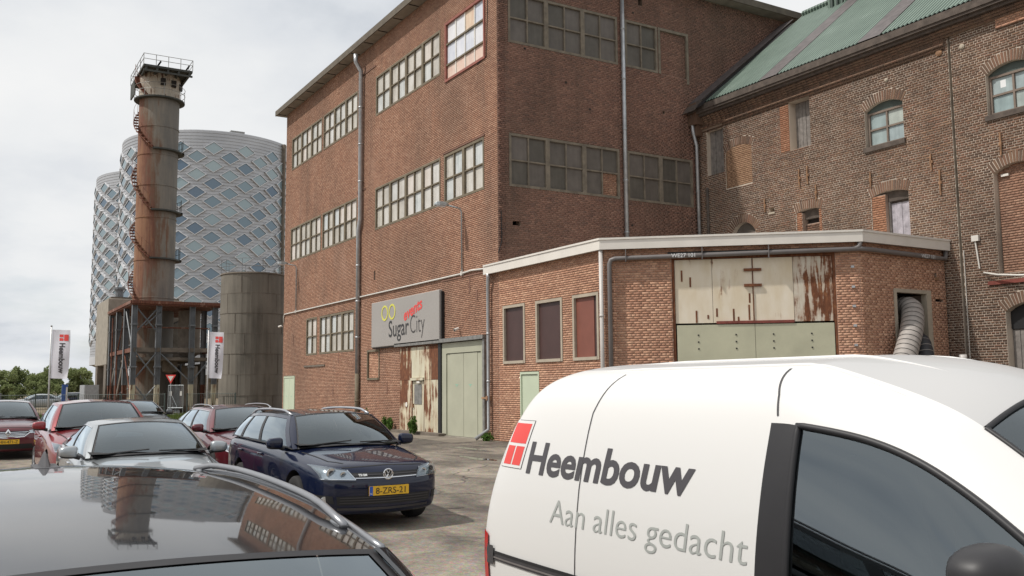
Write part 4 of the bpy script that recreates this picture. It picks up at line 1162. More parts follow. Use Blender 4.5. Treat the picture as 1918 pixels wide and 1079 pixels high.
holesT = [td, Hole(-23.33, -22.98, 3.93, 4.02), Hole(-23.1, -23.0, 4.56, 4.74)]
backing('masonry', WT, YO + 0.03, AC2[1], 0.0, ZT, holesT, M['mortar_annex'], ANX, thick=0.28)
BT = lay_bricks(YO + 0.03, AC2[1], 0.0, ZT, holesT)
def vis_t(c): return (c[:, 2] > 2.5) & (c[:, 2] < 5.1)
place_bricks(BT, WT, M['brick_annex'], ANX, 300, vis_t)
# roof edge
def off_poly(o):
    # outline offset by o from the walls
    def inter(p, d, q, e):
        A = np.array([[d[0], -e[0]], [d[1], -e[1]]]); t = np.linalg.solve(A, np.array(q) - np.array(p)); return np.array(p) + t[0] * np.array(d)
    pL = (20.02, YA + o); pC = AC1 + NV * o; pT = (15.80 - o, 0)
    a = inter(pL, (1, 0), pC, dv); b = inter(pC, dv, pT, (0, 1))
    return [np.array([26.30, YA + o]), a, b, np.array([15.80 - o, YO + 0.02])]
def edge_strip(o0, o1, z0, z1, mat, name):
    A = off_poly(o0); B = off_poly(o1)
    for i in range(3):
        mb = MB()
        a0, a1, b0, b1 = A[i], A[i + 1], B[i], B[i + 1]
        mb.hexa([(*a0, z0), (*a1, z0), (*b1, z0), (*b0, z0), (*a0, z1), (*a1, z1), (*b1, z1), (*b0, z1)])
        # keep outward faces consistent
        mb.build(name, mat, ANX)
edge_strip(0.175, 0.20, 5.345, 5.60, M['fascia_white'], 'fascia_board')
edge_strip(0.13, 0.225, 5.602, 5.655, M['fascia_white'], 'roof_trim')
P0 = off_poly(0.172)
mb = MB(); vs = [(*p, 5.36) for p in P0] + [(26.3, YO + 0.02, 5.36)]
vs2 = [(x, y, 5.58) for x, y, _ in vs]
n_ = len(vs)
mb.add(vs + vs2, [tuple(range(n_)), tuple(range(2 * n_ - 1, n_ - 1, -1))] + [(i, (i + 1) % n_, n_ + (i + 1) % n_, n_ + i) for i in range(n_)])
mb.build('roof_slab', M['soffit'], ANX)
mb = MB(); mb.hexa([(*P0[0], 5.34), (*(P0[0] + np.array([0, -0.16])), 5.34), (*(P0[0] + np.array([0, -0.16])), 5.345), (*P0[0], 5.345)] * 1 + [(*P0[0], 5.59), (*(P0[0] + np.array([0, -0.16])), 5.59), (*(P0[0] + np.array([0, -0.16])), 5.6), (*P0[0], 5.6)])
mb = MB(); mb.box(26.302, 26.33, YA + 0.0, YA + 0.20, 5.345, 5.655); mb.build('fascia_end', M['fascia_white'], ANX)
# boarded windows
for k, (a, b, z0, z1) in enumerate(aw):
    mb = WB(WL); f = 0.085
    mb.b(a, a + f, -0.12, 0.03, z0, z1); mb.b(b - f, b, -0.12, 0.03, z0, z1); mb.b(a + f, b - f, -0.12, 0.045, z0, z0 + f); mb.b(a + f, b - f, -0.12, 0.03, z1 - f, z1)
    w = mb.build('boarded_window', M['frame_stone'], ANX)
    p = WB(WL)
    if k < 2:
        p.b(a + f, b - f, -0.08, -0.05, z0 + f, z1 - f); q = p.build('board', M['board_maroon'], w)
    else:
        p.b(a + f + 0.22, b - f, -0.08, -0.05, z0 + f, z1 - f); p.build('board', M['board_red'], w)
        p = WB(WL); p.b(a + f, a + f + 0.215, -0.09, -0.065, z0 + f, z1 - f); p.build('board', M['board_maroon'], w)
        tag(w, 'boarded window with a paler red board')
mb = WB(WL); mb.b(23.30, 23.36, -0.1, 0.02, 0, 2.15); mb.b(24.31, 24.37, -0.1, 0.02, 0, 2.15); mb.b(23.36, 24.31, -0.1, 0.02, 2.08, 2.15); ad = mb.build('side_door', M['pale_green'], ANX)
p = WB(WL); p.b(23.37, 24.30, -0.06, -0.02, 0.02, 2.07); p.build('door_leaf', M['pale_green'], ad)
# big patched sheet-metal door
bd = WB(WC); bd.b(1.80, 1.87, -0.16, -0.02, 0.0, 5.14); bd.b(5.92, 5.98, -0.16, -0.02, 0.0, 5.14); bd.b(1.87, 5.92, -0.16, -0.04, 5.04, 5.14)
bd = bd.build('sheet_metal_door', M['rust'], ANX)
for (a, b, z0, z1, mk, n) in ((1.88, 2.845, 3.34, 5.03, 'cream_sheet', -0.06), (2.855, 3.88, 3.34, 5.03, 'cream_sheet', -0.055), (3.91, 4.915, 3.34, 5.03, 'cream_sheet', -0.058), (4.925, 5.915, 3.34, 5.03, 'rust_sheet', -0.05)):
    p = WB(WC); p.b(a, b, -0.12, n, z0, z1); p.build('metal_sheet', M[mk], bd)
for (a, b) in ((1.90, 3.905), (3.915, 5.90)):
    p = WB(WC); p.b(a, b, -0.12, -0.035, 0.05, 3.29); lf = p.build('door_panel', M['door_green_dark'], bd)
    for fx in ((0.24, 0.66) if a < 3 else (0.2, 0.62)):
        for z in (3.02, 2.84, 2.66):
            mb = WB(WC); s = a + (b - a) * fx * 1.15; mb.b(s - 0.018, s + 0.018, -0.036, -0.022, z - 0.018, z + 0.018); mb.build('rivet', M['black'], lf)
for z in (4.72, 4.31):
    p = WB(WC); p.b(3.67, 4.12, -0.06, 0.0, z - 0.035, z + 0.035); p.build('hinge_strap', M['rust'], bd)
p = WB(WC); p.b(3.885, 3.905, -0.06, -0.03, 3.34, 5.0); p.build('cover_strip', M['rust'], bd)
p = WB(WC); p.b(2.93, 4.91, -0.06, -0.01, 3.31, 3.38); p.build('angle_bar', M['rust_red'], bd)
for (s, z, h) in ((2.06, 4.45, 0.3), (2.28, 4.3, 0.26), (2.42, 3.35, 0.32), (2.72, 3.45, 0.1), (2.95, 3.5, 0.22), (3.38, 3.36, 0.34), (3.78, 3.4, 0.4), (3.8, 3.85, 0.25), (3.5, 3.37, 0.12)):
    p = WB(WC); p.b(s - 0.022, s + 0.022, -0.056, -0.049, z, z + h); p.build('rust_run', M['rust'], bd)
p = WB(WC); p.b(1.7, 6.06, 0.005, 0.03, 5.14, 5.24); p.build('door_lintel', M['black'], ANX)
for z in (4.72, 4.2, 3.7, 3.2, 2.7):
    p = WB(WC); p.b(6.36, 6.44, 0.0, 0.05, z - 0.03, z + 0.03); p.build('pipe_clip', M['zinc'], ANX)
# rain pipes of the annex
downpipe([(26.05, YA + 0.18, 5.36), (26.05, YA + 0.17, 5.25), (26.15, YA + 0.12, 4.95), (26.15, YA + 0.12, 0.35), (26.35, YA + 0.5, 0.05)], 0.06, M['zinc'], ANX)
c_ = AC1 + NV * 0.09
downpipe([(float((AC1 + dv * 0.0 + NV * 0.12)[0]) + 0.06, float((AC1 + NV * 0.12)[1]) + 0.04, 5.36), (float((AC1 + NV * 0.12)[0]) + 0.06, float((AC1 + NV * 0.12)[1]) + 0.04, 0.0)], 0.055, M['plastic_pale'], ANX)
q0 = WC(0.16, 0.13, 0)[:2]
pts = [(*WC(0.16, 0.13, 0)[:2], 0.0), (*WC(0.16, 0.13, 0)[:2], 4.95), (*WC(0.20, 0.13, 0)[:2], 5.06), (*WC(0.32, 0.13, 0)[:2], 5.10), (*WC(LCH + 0.02, 0.13, 0)[:2], 5.17), (15.66, -20.2, 5.17), (15.66, -23.0, 5.12), (15.68, -23.35, 5.12), (15.68, -23.38, 5.34)]
mb = MB(); mb.tube(pts, 0.062, 12); rp = mb.build('rain_pipe', M['plastic_grey'], ANX, smooth=True)
mb = MB(); mb.tube([(*WC(LCH - 0.12, 0.13, 0)[:2], 5.18), (*WC(LCH - 0.02, 0.13, 0)[:2], 5.22), (*WC(LCH + 0.02, 0.13, 0)[:2], 5.36)], 0.065, 10); mb.build('pipe_elbow', M['plastic_grey'], rp, smooth=True)
for s in (0.6, 2.6, 4.3): 
    mb = WB(WC); mb.b(s - 0.01, s + 0.01, 0.05, 0.215, 5.0, 5.33); mb.build('pipe_hanger', M['plastic_grey'], rp)
def pipe_text(W, body, s, z, n, size, flip=False):
    v, f = text_mesh(body, size, 0.0)
    sg = -1 if flip else 1
    vs = [W(s + sg * p[0], n - 0.012, z + p[1]) for p in v]
    obj('lettering', mkmesh('lettering', vs, f, M['sticker']), rp)
pipe_text(WC, 'WE27 101', 1.80, 5.075, 0.209, 0.15)
pipe_text(WT, 'WE27 101', -22.2, 5.08, 0.217, 0.14, True)
# doorway with air ducts
mb = WB(WT)
mb.b(td.a, td.a + 0.2, -0.14, 0.03, 0, td.z1); mb.b(td.b - 0.1, td.b, -0.14, 0.03, 0, td.z1); mb.b(td.a + 0.2, td.b - 0.1, -0.14, 0.03, td.z1 - 0.1, td.z1)
mb.build('door_frame', M['frame_stone'], ANX)
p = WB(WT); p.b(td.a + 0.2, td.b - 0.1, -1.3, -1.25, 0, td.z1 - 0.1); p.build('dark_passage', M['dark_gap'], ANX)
p = WB(WT); p.b(-22.70, -22.6, -0.9, -0.15, 0, 4.1); p.build('door_leaf', M['frame_taupe'], ANX)
p = WB(WT); p.b(-23.33, -22.98, -0.2, -0.12, 3.93, 4.02); p.build('dark_gap', M['dark_gap'], ANX)
p = WB(WT); p.b(-23.1, -23.0, -0.05, 0.06, 4.52, 4.60); p.build('bracket', M['rusty_iron'], ANX)
def duct(name, label, pts, r, mat, ribmat, step):
    # smooth path
    P = [Vector(p) for p in pts]; Q = []
    for i in range(len(P) - 1):
        p0 = P[max(0, i - 1)]; p1 = P[i]; p2 = P[i + 1]; p3 = P[min(len(P) - 1, i + 2)]
        for k in range(14):
            t = k / 14
            Q.append(0.5 * ((2 * p1) + (p2 - p0) * t + (2 * p0 - 5 * p1 + 4 * p2 - p3) * t * t + (3 * p1 - p0 - 3 * p2 + p3) * t ** 3))
    Q.append(P[-1])
    # resample and make folds
    L = [0.0]
    for i in range(1, len(Q)): L.append(L[-1] + (Q[i] - Q[i - 1]).length)
    n = int(L[-1] / (step / 4)); S = []; R = []
    for k in range(n + 1):
        d = L[-1] * k / n; i = max(0, min(len(Q) - 2, int(np.searchsorted(L, d)) - 1))
        t = (d - L[i]) / max(1e-6, L[i + 1] - L[i]); S.append(Q[i].lerp(Q[i + 1], t))
        R.append(r * (1.0 - 0.05 * abs(math.sin(PI * d / step)) ** 0.5 * -1 - 0.05))
    t_ = thing(name, label, 'duct', pts[-1], group='air ducts from the annex doorway')
    mb = MB(); mb.tube(S, R, 20); mb.build('duct_sleeve', mat, t_, smooth=True)
    mb = MB()
    for k in range(0, n - 4, 4):
        a, b = S[k], S[k + 1]
        mb.tube([a, a + (b - a).normalized() * 0.016], r * 1.012, 20, cap=False)
    mb.build('spiral_wire', ribmat, t_, smooth=True)
duct('air_duct', 'thick light grey ribbed air duct coming out of the annex doorway', [(16.6, -22.0, 3.70), (16.1, -21.98, 3.76), (15.75, -21.86, 3.66), (15.50, -21.52, 3.25), (15.35, -21.12, 2.75), (15.2, -20.6, 2.1), (15.05, -20.1, 1.3), (14.95, -19.7, 0.4)], 0.29, M['hose_grey'], M['black'], 0.16)
duct('air_duct', 'dark ribbed air duct lying behind the light grey one', [(16.4, -22.3, 2.7), (15.8, -22.15, 2.85), (15.5, -21.95, 2.6), (15.3, -21.8, 1.8), (15.2, -21.95, 0.5)], 0.22, M['hose_dark'], M['hose_grey'], 0.15)
VP = thing('vent_pipe', 'short pale vent pipe standing in front of the annex corner', 'pipe', (14.9, -22.7, 0))
mb = MB(); mb.tube([(14.9, -22.7, 0), (14.9, -22.7, 2.45)], 0.085, 14); mb.build('pipe', M['plastic_pale'], VP, smooth=True)
mb = MB(); mb.tube([(14.9, -22.7, 2.2), (14.9, -22.7, 2.45)], 0.1, 14); mb.build('pipe_collar', M['plastic_pale'], VP, smooth=True)
# ------------------------------------------------------------------ round silos clad in aluminium with diamond windows
fh = Vector((0.85793, -0.51376, 0)); rh = Vector((-0.51376, -0.85793, 0))
def polar(px_lat, dist):   # sideways offset and distance along the view axis
    return fh * dist + rh * px_lat
def silo(cx, cy, R, z0, z1, label, dz0):
    t = thing('silo', label, 'silo', (cx, cy, 0))
    W0 = math.atan2(-cy, -cx)
    n = 96; prof = []
    z = z0
    while z < z1:
        prof += [(R, z), (R, z + 0.40), (R - 0.07, z + 0.44), (R - 0.07, z + 0.52)]
        z += 0.56
    prof += [(R, z1), (R - 0.4, z1), (R - 0.4, z1 - 0.5), (0.01, z1 - 0.4)]
    mb = MB(); mb.lathe(prof, (cx, cy, 0), n); mb.build('cladding', M['alu'], t)
    mb = MB(); mb.lathe([(R + 0.05, z0 - 1.6), (R + 0.05, z0), (R - 0.2, z0 + 0.02)], (cx, cy, 0), n); mb.build('base_band', M['alu_frame'], t)
    mb = MB(); mb.lathe([(R - 4.2, 0), (R - 4.2, z0 - 4.2), (R - 3.0, z0 - 2.8), (R - 0.3, z0 - 1.62), (R + 0.05, z0 - 1.6)], (cx, cy, 0), 48); mb.build('concrete_foot', M['concrete'], t, smooth=False)
    # windows
    hw, hh = 1.72, 1.18
    def diamond(f, nn):  # f scale, nn outward distance
        return [(0, nn, hh * f), (hw * f, nn, 0), (0, nn, -hh * f), (-hw * f, nn, 0)]
    ro = diamond(1.0, 0.0); r1 = diamond(1.0, 0.30); r2 = diamond(0.88, 0.30); r3 = diamond(0.84, 0.16)
    fv = ro + r1 + r2 + r3; ff = []
    for lay in range(3):
        for k in range(4): ff.append((lay * 4 + k, lay * 4 + (k + 1) % 4, lay * 4 + 4 + (k + 1) % 4, lay * 4 + 4 + k))
    fme = mkmesh('window', fv, ff, [M['alu_frame'], M['dark_trim']], False, [0] * 8 + [1] * 4)
    mb = MB(); g = diamond(0.85, 0.2); g2 = diamond(0.83, 0.14)
    mb.add(g2 + g, [(4, 5, 6, 7), (0, 1, 5, 4), (1, 2, 6, 5), (2, 3, 7, 6), (3, 0, 4, 7)])
    gme = mkmesh('pane', mb.v, mb.f, M['silo_glass'])
    dth = math.radians(10.0)
    rows = int((dz0 - z0 - 1.2) / 1.55)
    for c in range(-10, 11):
        th = W0 + math.radians(1.2) + c * dth
        for r in range(rows):
            if (r + c) % 2: continue
            zz = dz0 - r * 1.55
            w = obj('window', fme, t)
            ca, sa = math.cos(th), math.sin(th)
            # local x tangent, local y outward
            rot = Matrix(((-sa, ca, 0, 0), (ca, sa, 0, 0), (0, 0, 1, 0), (0, 0, 0, 1)))
            base = Vector((cx, cy, 0)) + Vector((ca, sa, 0)) * (R - 0.06) + Vector((0, 0, zz))
            w.matrix_basis = Matrix.Translation(base) @ rot
            p = bpy.data.objects.new('pane', gme); COL.objects.link(p); p.parent = w
    return t
s1 = polar((387 - 959) / 1739.7 * 170.5, 170.5)
SL1 = silo(s1.x, s1.y, 15.5, 5.5, 45.6, 'near round aluminium silo with rows of diamond windows behind the chimney', 42.6)
s2 = polar((317 - 959) / 1739.7 * 199.0, 199.0)
SL2 = silo(s2.x, s2.y, 15.5, 8.2, 45.6, 'far left round aluminium silo partly hidden behind the nearer one', 42.6)
def on_silo(c, R, px):      # point on the silo skin
    pass
mb = MB()
a_ = math.atan2(-s1.y, -s1.x) + math.radians(52)
p_ = Vector((s1.x + 15.55 * math.cos(a_), s1.y + 15.55 * math.sin(a_), 0))
tn = Vector((-math.sin(a_), math.cos(a_), 0)); no = Vector((math.cos(a_), math.sin(a_), 0))
def vstrip(c, w, d, z0, z1):
    q = [c - tn * w - no * 0.5, c + tn * w - no * 0.5, c + tn * w + no * d, c - tn * w + no * d]
    m_ = MB(); m_.hexa([(v.x, v.y, z0) for v in q] + [(v.x, v.y, z1) for v in q]); return m_
vstrip(p_, 0.25, 0.5, 4, 45.6).build('corner_rib', M['concrete_dark'], SL1)
vstrip(p_ + tn * 2.6 - no * 0.3, 2.2, 0.3, 4, 45.2).build('stair_tower', M['alu_frame'], SL1)
for k, dx in enumerate((0.0, 5.5)):
    q = s1 - fh * 10 + rh * (2.0 + dx)
    mb = MB(); mb.box(q.x - 1.2, q.x + 1.2, q.y - 1.2, q.y + 1.2, 45.0, 46.6); mb.build('roof_unit', M['zinc_old'], SL1)

# ------------------------------------------------------------------ lime-kiln chimney
CX, CY = 71.9, -12.3
CH = thing('chimney', 'tall rusted factory chimney with spiral stair and square top platform', 'chimney', (CX, CY, 0))
RC = 1.42
mb = MB(); mb.lathe([(RC * 1.02, 0), (RC * 1.02, 8), (RC, 8.02), (RC, 23.1)], (CX, CY, 0), 40); mb.build('shaft', M['chimney'], CH, smooth=False)
CH.children
for z in (4.0, 8.3, 11.05, 14.2, 16.6, 18.9, 21.0):
    mb = MB(); mb.lathe([(RC + 0.0, z - 0.05), (RC + 0.035, z - 0.04), (RC + 0.035, z + 0.04), (RC, z + 0.05)], (CX, CY, 0), 40); mb.build('ring_seam', M['chimney'], CH)
mb = MB(); mb.lathe([(RC - 0.02, 23.1), (RC + 0.02, 23.12), (RC + 0.02, 25.0), (0.1, 25.0)], (CX, CY, 0), 40); mb.build('top_drum', M['chimney_top'], CH)
for a in (0.35, 1.0, 1.7):
    an = PI + a * 0.9 - 0.9 + 0.55
    p = Vector((CX + (RC + 0.01) * math.cos(an), CY + (RC + 0.01) * math.sin(an), 24.5))
    mb = MB(); mb.box(p.x - 0.18, p.x + 0.1, p.y - 0.17, p.y + 0.17, p.z - 0.45, p.z + 0.05); mb.build('drum_opening', M['dark_gap'], CH)
# top platform, turned square with the yard, with upstand panels
Z0 = 25.0; hp = 2.15
PX0, PX1, PY0, PY1 = CX - 2.4, CX + 3.4, CY - 1.85, CY + 1.58
mb = MB(); mb.box(PX0, PX1, PY0, PY1, Z0, Z0 + 0.16); mb.build('platform_slab', M['platform'], CH)
mb = MB()
for k in range(5):
    y = PY0 + 0.2 + k * (PY1 - PY0 - 0.4) / 4
    mb.box(PX0 + 0.05, PX1 - 0.05, y - 0.07, y + 0.07, Z0 - 0.2, Z0 - 0.002)
mb.build('platform_beam', M['platform'], CH)
mb = MB(); mb.box(PX0, PX0 + 0.1, PY0, PY1, Z0 - 0.34, Z0 - 0.21); mb.build('apron_panel', M['platform'], CH)
mb = MB(); mb.box(CX + 1.6, PX1, PY1 - 0.1, PY1, Z0 - 1.0, Z0 - 0.002); mb.build('apron_panel', M['platform'], CH)
mb = MB()
zt = Z0 + 0.16
cs = [(PX0, PY0), (PX1, PY0), (PX1, PY1), (PX0, PY1)]
for i in range(4):
    a, b = cs[i], cs[(i + 1) % 4]
    for h in (0.4, 0.78): mb.tube([(*a, zt + h), (*b, zt + h)], 0.022, 5)
    for k in range(4):
        x = a[0] + (b[0] - a[0]) * k / 4; y = a[1] + (b[1] - a[1]) * k / 4
        mb.tube([(x, y, zt), (x, y, zt + 0.8)], 0.025, 5)
mb.build('railing', M['zinc_old'], CH)
for (x, y) in ((PX0 + 0.3, CY + 0.6), (PX0 + 0.3, CY - 1.4)):
    mb = MB(); mb.bar((x, y, zt), (x - 0.3, y - 0.2, zt + 0.35), 0.12); mb.build('floodlight', M['black'], CH)
# gallery and landings
def ring_walk(z, a0, a1, r1, name='gallery', rail=True):
    mb = MB(); mb.lathe([(RC + 0.03, z - 0.12), (r1, z - 0.10), (r1, z), (RC + 0.03, z)], (CX, CY, 0), 32, a0, a1); o = mb.build(name, M['platform'], CH)
    if rail:
        mb = MB(); N = 24
        for h in (0.5, 0.95):
            mb.tube([(CX + r1 * math.cos(a0 + (a1 - a0) * k / N), CY + r1 * math.sin(a0 + (a1 - a0) * k / N), z + h) for k in range(N + 1)], 0.02, 5)
        for k in range(0, N + 1, 3):
            a = a0 + (a1 - a0) * k / N
            mb.tube([(CX + r1 * math.cos(a), CY + r1 * math.sin(a), z), (CX + r1 * math.cos(a), CY + r1 * math.sin(a), z + 0.95)], 0.02, 5)
        mb.build('railing', M['zinc_old'], CH)
    return o
va = math.atan2(-CY, -CX)      # towards the camera
D = math.radians
ring_walk(23.2, 0, 2 * PI, RC + 0.38)
# viewed from the yard, angles beyond va run to the right
def stair(z_hi, a_hi, z_lo, a_lo):
    mb = MB(); N = 14
    for k in range(N):
        t = (k + 0.5) / N; a = a_hi + (a_lo - a_hi) * t; z = z_hi + (z_lo - z_hi) * t
        da = abs(a_lo - a_hi) / N * 0.55
        q = []
        for r_, s in ((RC + 0.03, -da), (RC + 0.34, -da), (RC + 0.34, da), (RC + 0.03, da)):
            q.append((CX + r_ * math.cos(a + s), CY + r_ * math.sin(a + s)))
        mb.hexa([(*p, z - 0.06) for p in q] + [(*p, z) for p in q])
    for rr, dz in ((RC + 0.34, -0.06), (RC + 0.34, 0.9)):
        mb.tube([(CX + rr * math.cos(a_hi + (a_lo - a_hi) * k / N), CY + rr * math.sin(a_hi + (a_lo - a_hi) * k / N), z_hi + (z_lo - z_hi) * k / N + dz) for k in range(N + 1)], 0.035 if dz < 0 else 0.012, 5)
    for k in range(0, N + 1, 3):
        a = a_hi + (a_lo - a_hi) * k / N; z = z_hi + (z_lo - z_hi) * k / N
        mb.tube([(CX + (RC + 0.34) * math.cos(a), CY + (RC + 0.34) * math.sin(a), z - 0.1), (CX + (RC + 0.34) * math.cos(a), CY + (RC + 0.34) * math.sin(a), z + 0.9)], 0.014, 4)
    mb.build('stair_flight', M['steel_rust'], CH)
zz = 23.2
for lv in (19.3, 14.75, 11.2):
    stair(zz, va - D(150), lv, va - D(12))
    ring_walk(lv, va - D(12), va + D(135), RC + 0.34, 'landing', rail=False)
    # small railed balcony at the right end
    mb = MB()
    for k in range(5):
        a = va + D(80 + k * 14); 
        mb.tube([(CX + (RC + 0.34) * math.cos(a), CY + (RC + 0.34) * math.sin(a), lv), (CX + (RC + 0.34) * math.cos(a), CY + (RC + 0.34) * math.sin(a), lv + 0.95)], 0.02, 4)
    for h in (0.5, 0.95): mb.tube([(CX + (RC + 0.34) * math.cos(va + D(80 + k * 14)), CY + (RC + 0.34) * math.sin(va + D(80 + k * 14)), lv + h) for k in range(5)], 0.02, 4)
    mb.lathe([(RC + 0.03, lv - 0.1), (RC + 0.46, lv - 0.1), (RC + 0.46, lv), (RC + 0.03, lv)], (CX, CY, 0), 8, va + D(78), va + D(138))
    mb.build('balcony', M['platform'], CH)
    zz = lv
stair(zz, va - D(150), 8.0, va - D(40))
stair(25.05, va - D(95), 23.2, va - D(30))

# ------------------------------------------------------------------ steel frame round the chimney
FR = thing('steel_trestle', 'rusty open steel trestle with cross bracing around the chimney foot', 'trestle', (71.8, -12.9, 0))
x0, x1, y0, y1 = 66.3, 77.2, -15.75, -10.1
ZF = 7.35; ZM = 4.35
mb = MB(); mb.box(x0 - 0.15, x1, y0 - 0.1, y1 + 0.1, ZF, ZF + 0.10)
hole = None
mb.build('deck', M['steel_rust'], FR)
for (a, b) in (((x0 - 0.15, y0), (x0 - 0.15, y1)), ((x0, y1 + 0.1), (x1, y1 + 0.1)), ((x1, y0), (x1, y1)), ((x0, y0), (x1, y0))):
    mb = MB(); mb.box(min(a[0], b[0]) - 0.09, max(a[0], b[0]) + 0.09, min(a[1], b[1]) - 0.09, max(a[1], b[1]) + 0.09, ZF + 0.102, ZF + 0.30); mb.build('edge_beam', M['steel_rust'], FR)
cols = []
for y in (-10.2, -11.75, -13.95, -15.5):
    for x in (66.4, 69.8, 73.4, 76.9):
        if y in (-11.75, -13.95) and x in (69.8, 73.4): continue
        cols.append((x, y))
def hcol(x, y, z0, z1, w, mat):
    mb = MB(); mb.box(x - w, x + w, y - w, y - w + 0.03, z0, z1); mb.box(x - w, x + w, y + w - 0.03, y + w, z0, z1); mb.box(x - 0.015, x + 0.015, y - w + 0.03, y + w - 0.03, z0, z1)
    return mb.build('column', mat, FR)
for (x, y) in cols:
    hcol(x, y, 2.0, ZF - 0.002, 0.17, M['steel_grey']); hcol(x, y, 0.0, 1.998, 0.15, M['rust_light' if x < 67 else 'steel_rust'])
    mb = MB(); mb.box(x - 0.22, x + 0.22, y - 0.22, y + 0.22, ZM - 1.2, ZM - 1.1); mb.box(x - 0.2, x + 0.2, y - 0.2, y + 0.2, 6.0, 6.1); mb.build('splice_plate', M['steel_grey'], FR)
for (x, ya, yb) in ((66.4, -15.5, -10.2), (76.9, -15.5, -10.2), (69.8, -15.5, -10.2)):
    mb = MB(); mb.box(x - 0.08, x + 0.08, ya, yb, ZM - 0.14, ZM + 0.14); mb.build('cross_beam', M['concrete_dark'], FR)
for y in (-10.2, -15.5):
    mb = MB(); mb.box(66.5, 76.8, y - 0.08, y + 0.08, ZM - 0.14, ZM + 0.14); mb.build('cross_beam', M['steel_rust'], FR)
mb = MB(); mb.box(66.6, 76.7, -15.3, -10.4, ZM - 0.7, ZM - 0.5); mb.build('lower_deck', M['concrete_dark'], FR)
def brace(p, q, mat='steel_grey', r=0.055):
    mb = MB(); mb.bar(p, q, r * 1.3); mb.build('brace', M[mat], FR)
F = 66.35
brace((F, -10.3, 7.2), (F, -11.7, 5.5)); brace((F, -10.3, 5.5), (F, -11.7, 7.2))
brace((F, -10.3, 4.2), (F, -11.7, 2.4)); brace((F, -10.3, 2.4), (F, -11.7, 4.2)); brace((F, -10.4, 0.4), (F, -11.7, 2.0)); brace((F, -11.7, 0.2), (F, -10.4, 1.9))
brace((F, -11.9, 4.1), (F, -13.9, 2.2)); brace((F, -14.0, 2.2), (F, -15.5, 4.1)); brace((F, -11.9, 7.0), (F + 0.05, -10.9, 6.0))
brace((66.5, -10.15, 4.3), (69.7, -10.15, 7.2)); brace((69.9, -10.15, 7.2), (73.3, -10.15, 4.4), 'steel_rust'); brace((69.9, -10.15, 4.2), (73.3, -10.15, 1.0), 'pole_white'); brace((73.4, -10.15, 4.3), (76.8, -10.15, 1.0), 'pole_white')
brace((66.5, -10.15, 1.0), (69.7, -10.15, 4.1), 'steel_rust')
brace((76.9, -10.3, 1.0), (76.9, -15.4, 4.1)); brace((76.9, -15.4, 7.2), (76.9, -10.3, 4.4))
for q in ([(67.0, -10.5, 5.9), (67.0, -15.3, 5.9)], [(72.0, -9.95, 0), (72.0, -9.95, 4.1)], [(74.5, -9.95, 0), (74.5, -9.95, 7.0)]):
    mb = MB(); mb.tube(q, 0.055, 6); mb.build('pipe', M['steel_rust'], FR)
for (x, y, z0, z1, r_) in ((68.5, -14.2, 3.7, 7.2, 0.75), (69.0, -14.4, 0.0, 3.3, 0.55), (68.2, -12.9, 2.8, 3.6, 0.5)):
    mb = MB(); mb.lathe([(r_ * 0.2, z0), (r_, z0 + (z1 - z0) * 0.15), (r_, z1), (0.05, z1)], (x, y, 0), 20); mb.build('hopper', M['concrete_dark'], FR, smooth=False)
for k in range(7):
    y = -11.0 - k * 0.72
    mb = MB(); mb.tube([(75.6, y, 0), (75.6, y, 3.6)], 0.12, 8); mb.build('stanchion', M['steel_rust' if k % 2 else 'concrete_dark'], FR)
mb = MB(); mb.box(70.0, 76.5, -15.45, -15.35, 0.0, 3.5); mb.box(76.95, 77.05, -15.3, -12.2, 0.0, 3.5); mb.build('rear_cladding', M['concrete_dark'], FR)

KB = thing('concrete_bunker', 'tall weathered concrete bunker block beside the steel frame', 'building', (80.5, -12.5, 0))
mb = MB(); mb.box(77.7, 84.5, -15.5, -10.0, 3.6, 8.75); bevel(mb.build('upper_block', M['concrete'], KB), 0.05)
for q in ((77.7, 79.0, -11.2, -10.0), (83.2, 84.4, -11.2, -10.05), (77.72, 79.0, -15.5, -14.3)):
    mb = MB(); mb.box(*q, 0, 3.6); mb.build('leg', M['concrete_dark'], KB)
mb = MB(); mb.box(77.9, 84.3, -15.3, -10.2, 8.751, 8.9); mb.build('roof_kerb', M['concrete_dark'], KB)
mb = MB(); mb.lathe([(0.3, 8.9), (0.3, 9.5), (0.42, 9.52), (0.42, 9.7), (0.05, 9.75)], (78.6, -10.9, 0), 12); mb.build('roof_vent', M['steel_grey'], KB)

# ------------------------------------------------------------------ round steel tank
TX, TY, TR = 58.35, -15.95, 1.98
TK = thing('steel_tank', 'round brown steel storage tank beside the far hall corner', 'tank', (TX, TY, 0))
zs_ = [0.0, 1.27, 2.54, 3.80, 5.04, 6.28, 7.50, 8.72]
for i in range(7):
    o_ = 0.012 * (i % 2)
    n = 40
    mb = MB(); mb.lathe([(TR + o_, zs_[i] + 0.012), (TR + o_, zs_[i + 1] - 0.012), (TR - 0.02, zs_[i + 1] - 0.01)], (TX, TY, 0), n); mb.build('steel_course', M['tank'], TK, smooth=False)
    mb = MB(); mb.lathe([(TR - 0.02, zs_[i + 1] - 0.014), (TR + 0.02, zs_[i + 1] - 0.012), (TR + 0.02, zs_[i + 1] + 0.012), (TR - 0.02, zs_[i + 1] + 0.014)], (TX, TY, 0), n); mb.build('seam', M['concrete_dark'], TK)
    for k in range(3):
        a = va + D(-60 + 47 * k + (i * 29) % 47)
        c, s = math.cos(a), math.sin(a)
        mb = MB(); mb.tube([(TX + (TR + 0.012) * c, TY + (TR + 0.012) * s, zs_[i] + 0.03), (TX + (TR + 0.012) * c, TY + (TR + 0.012) * s, zs_[i + 1] - 0.03)], 0.016, 4); mb.build('seam', M['concrete_dark'], TK)
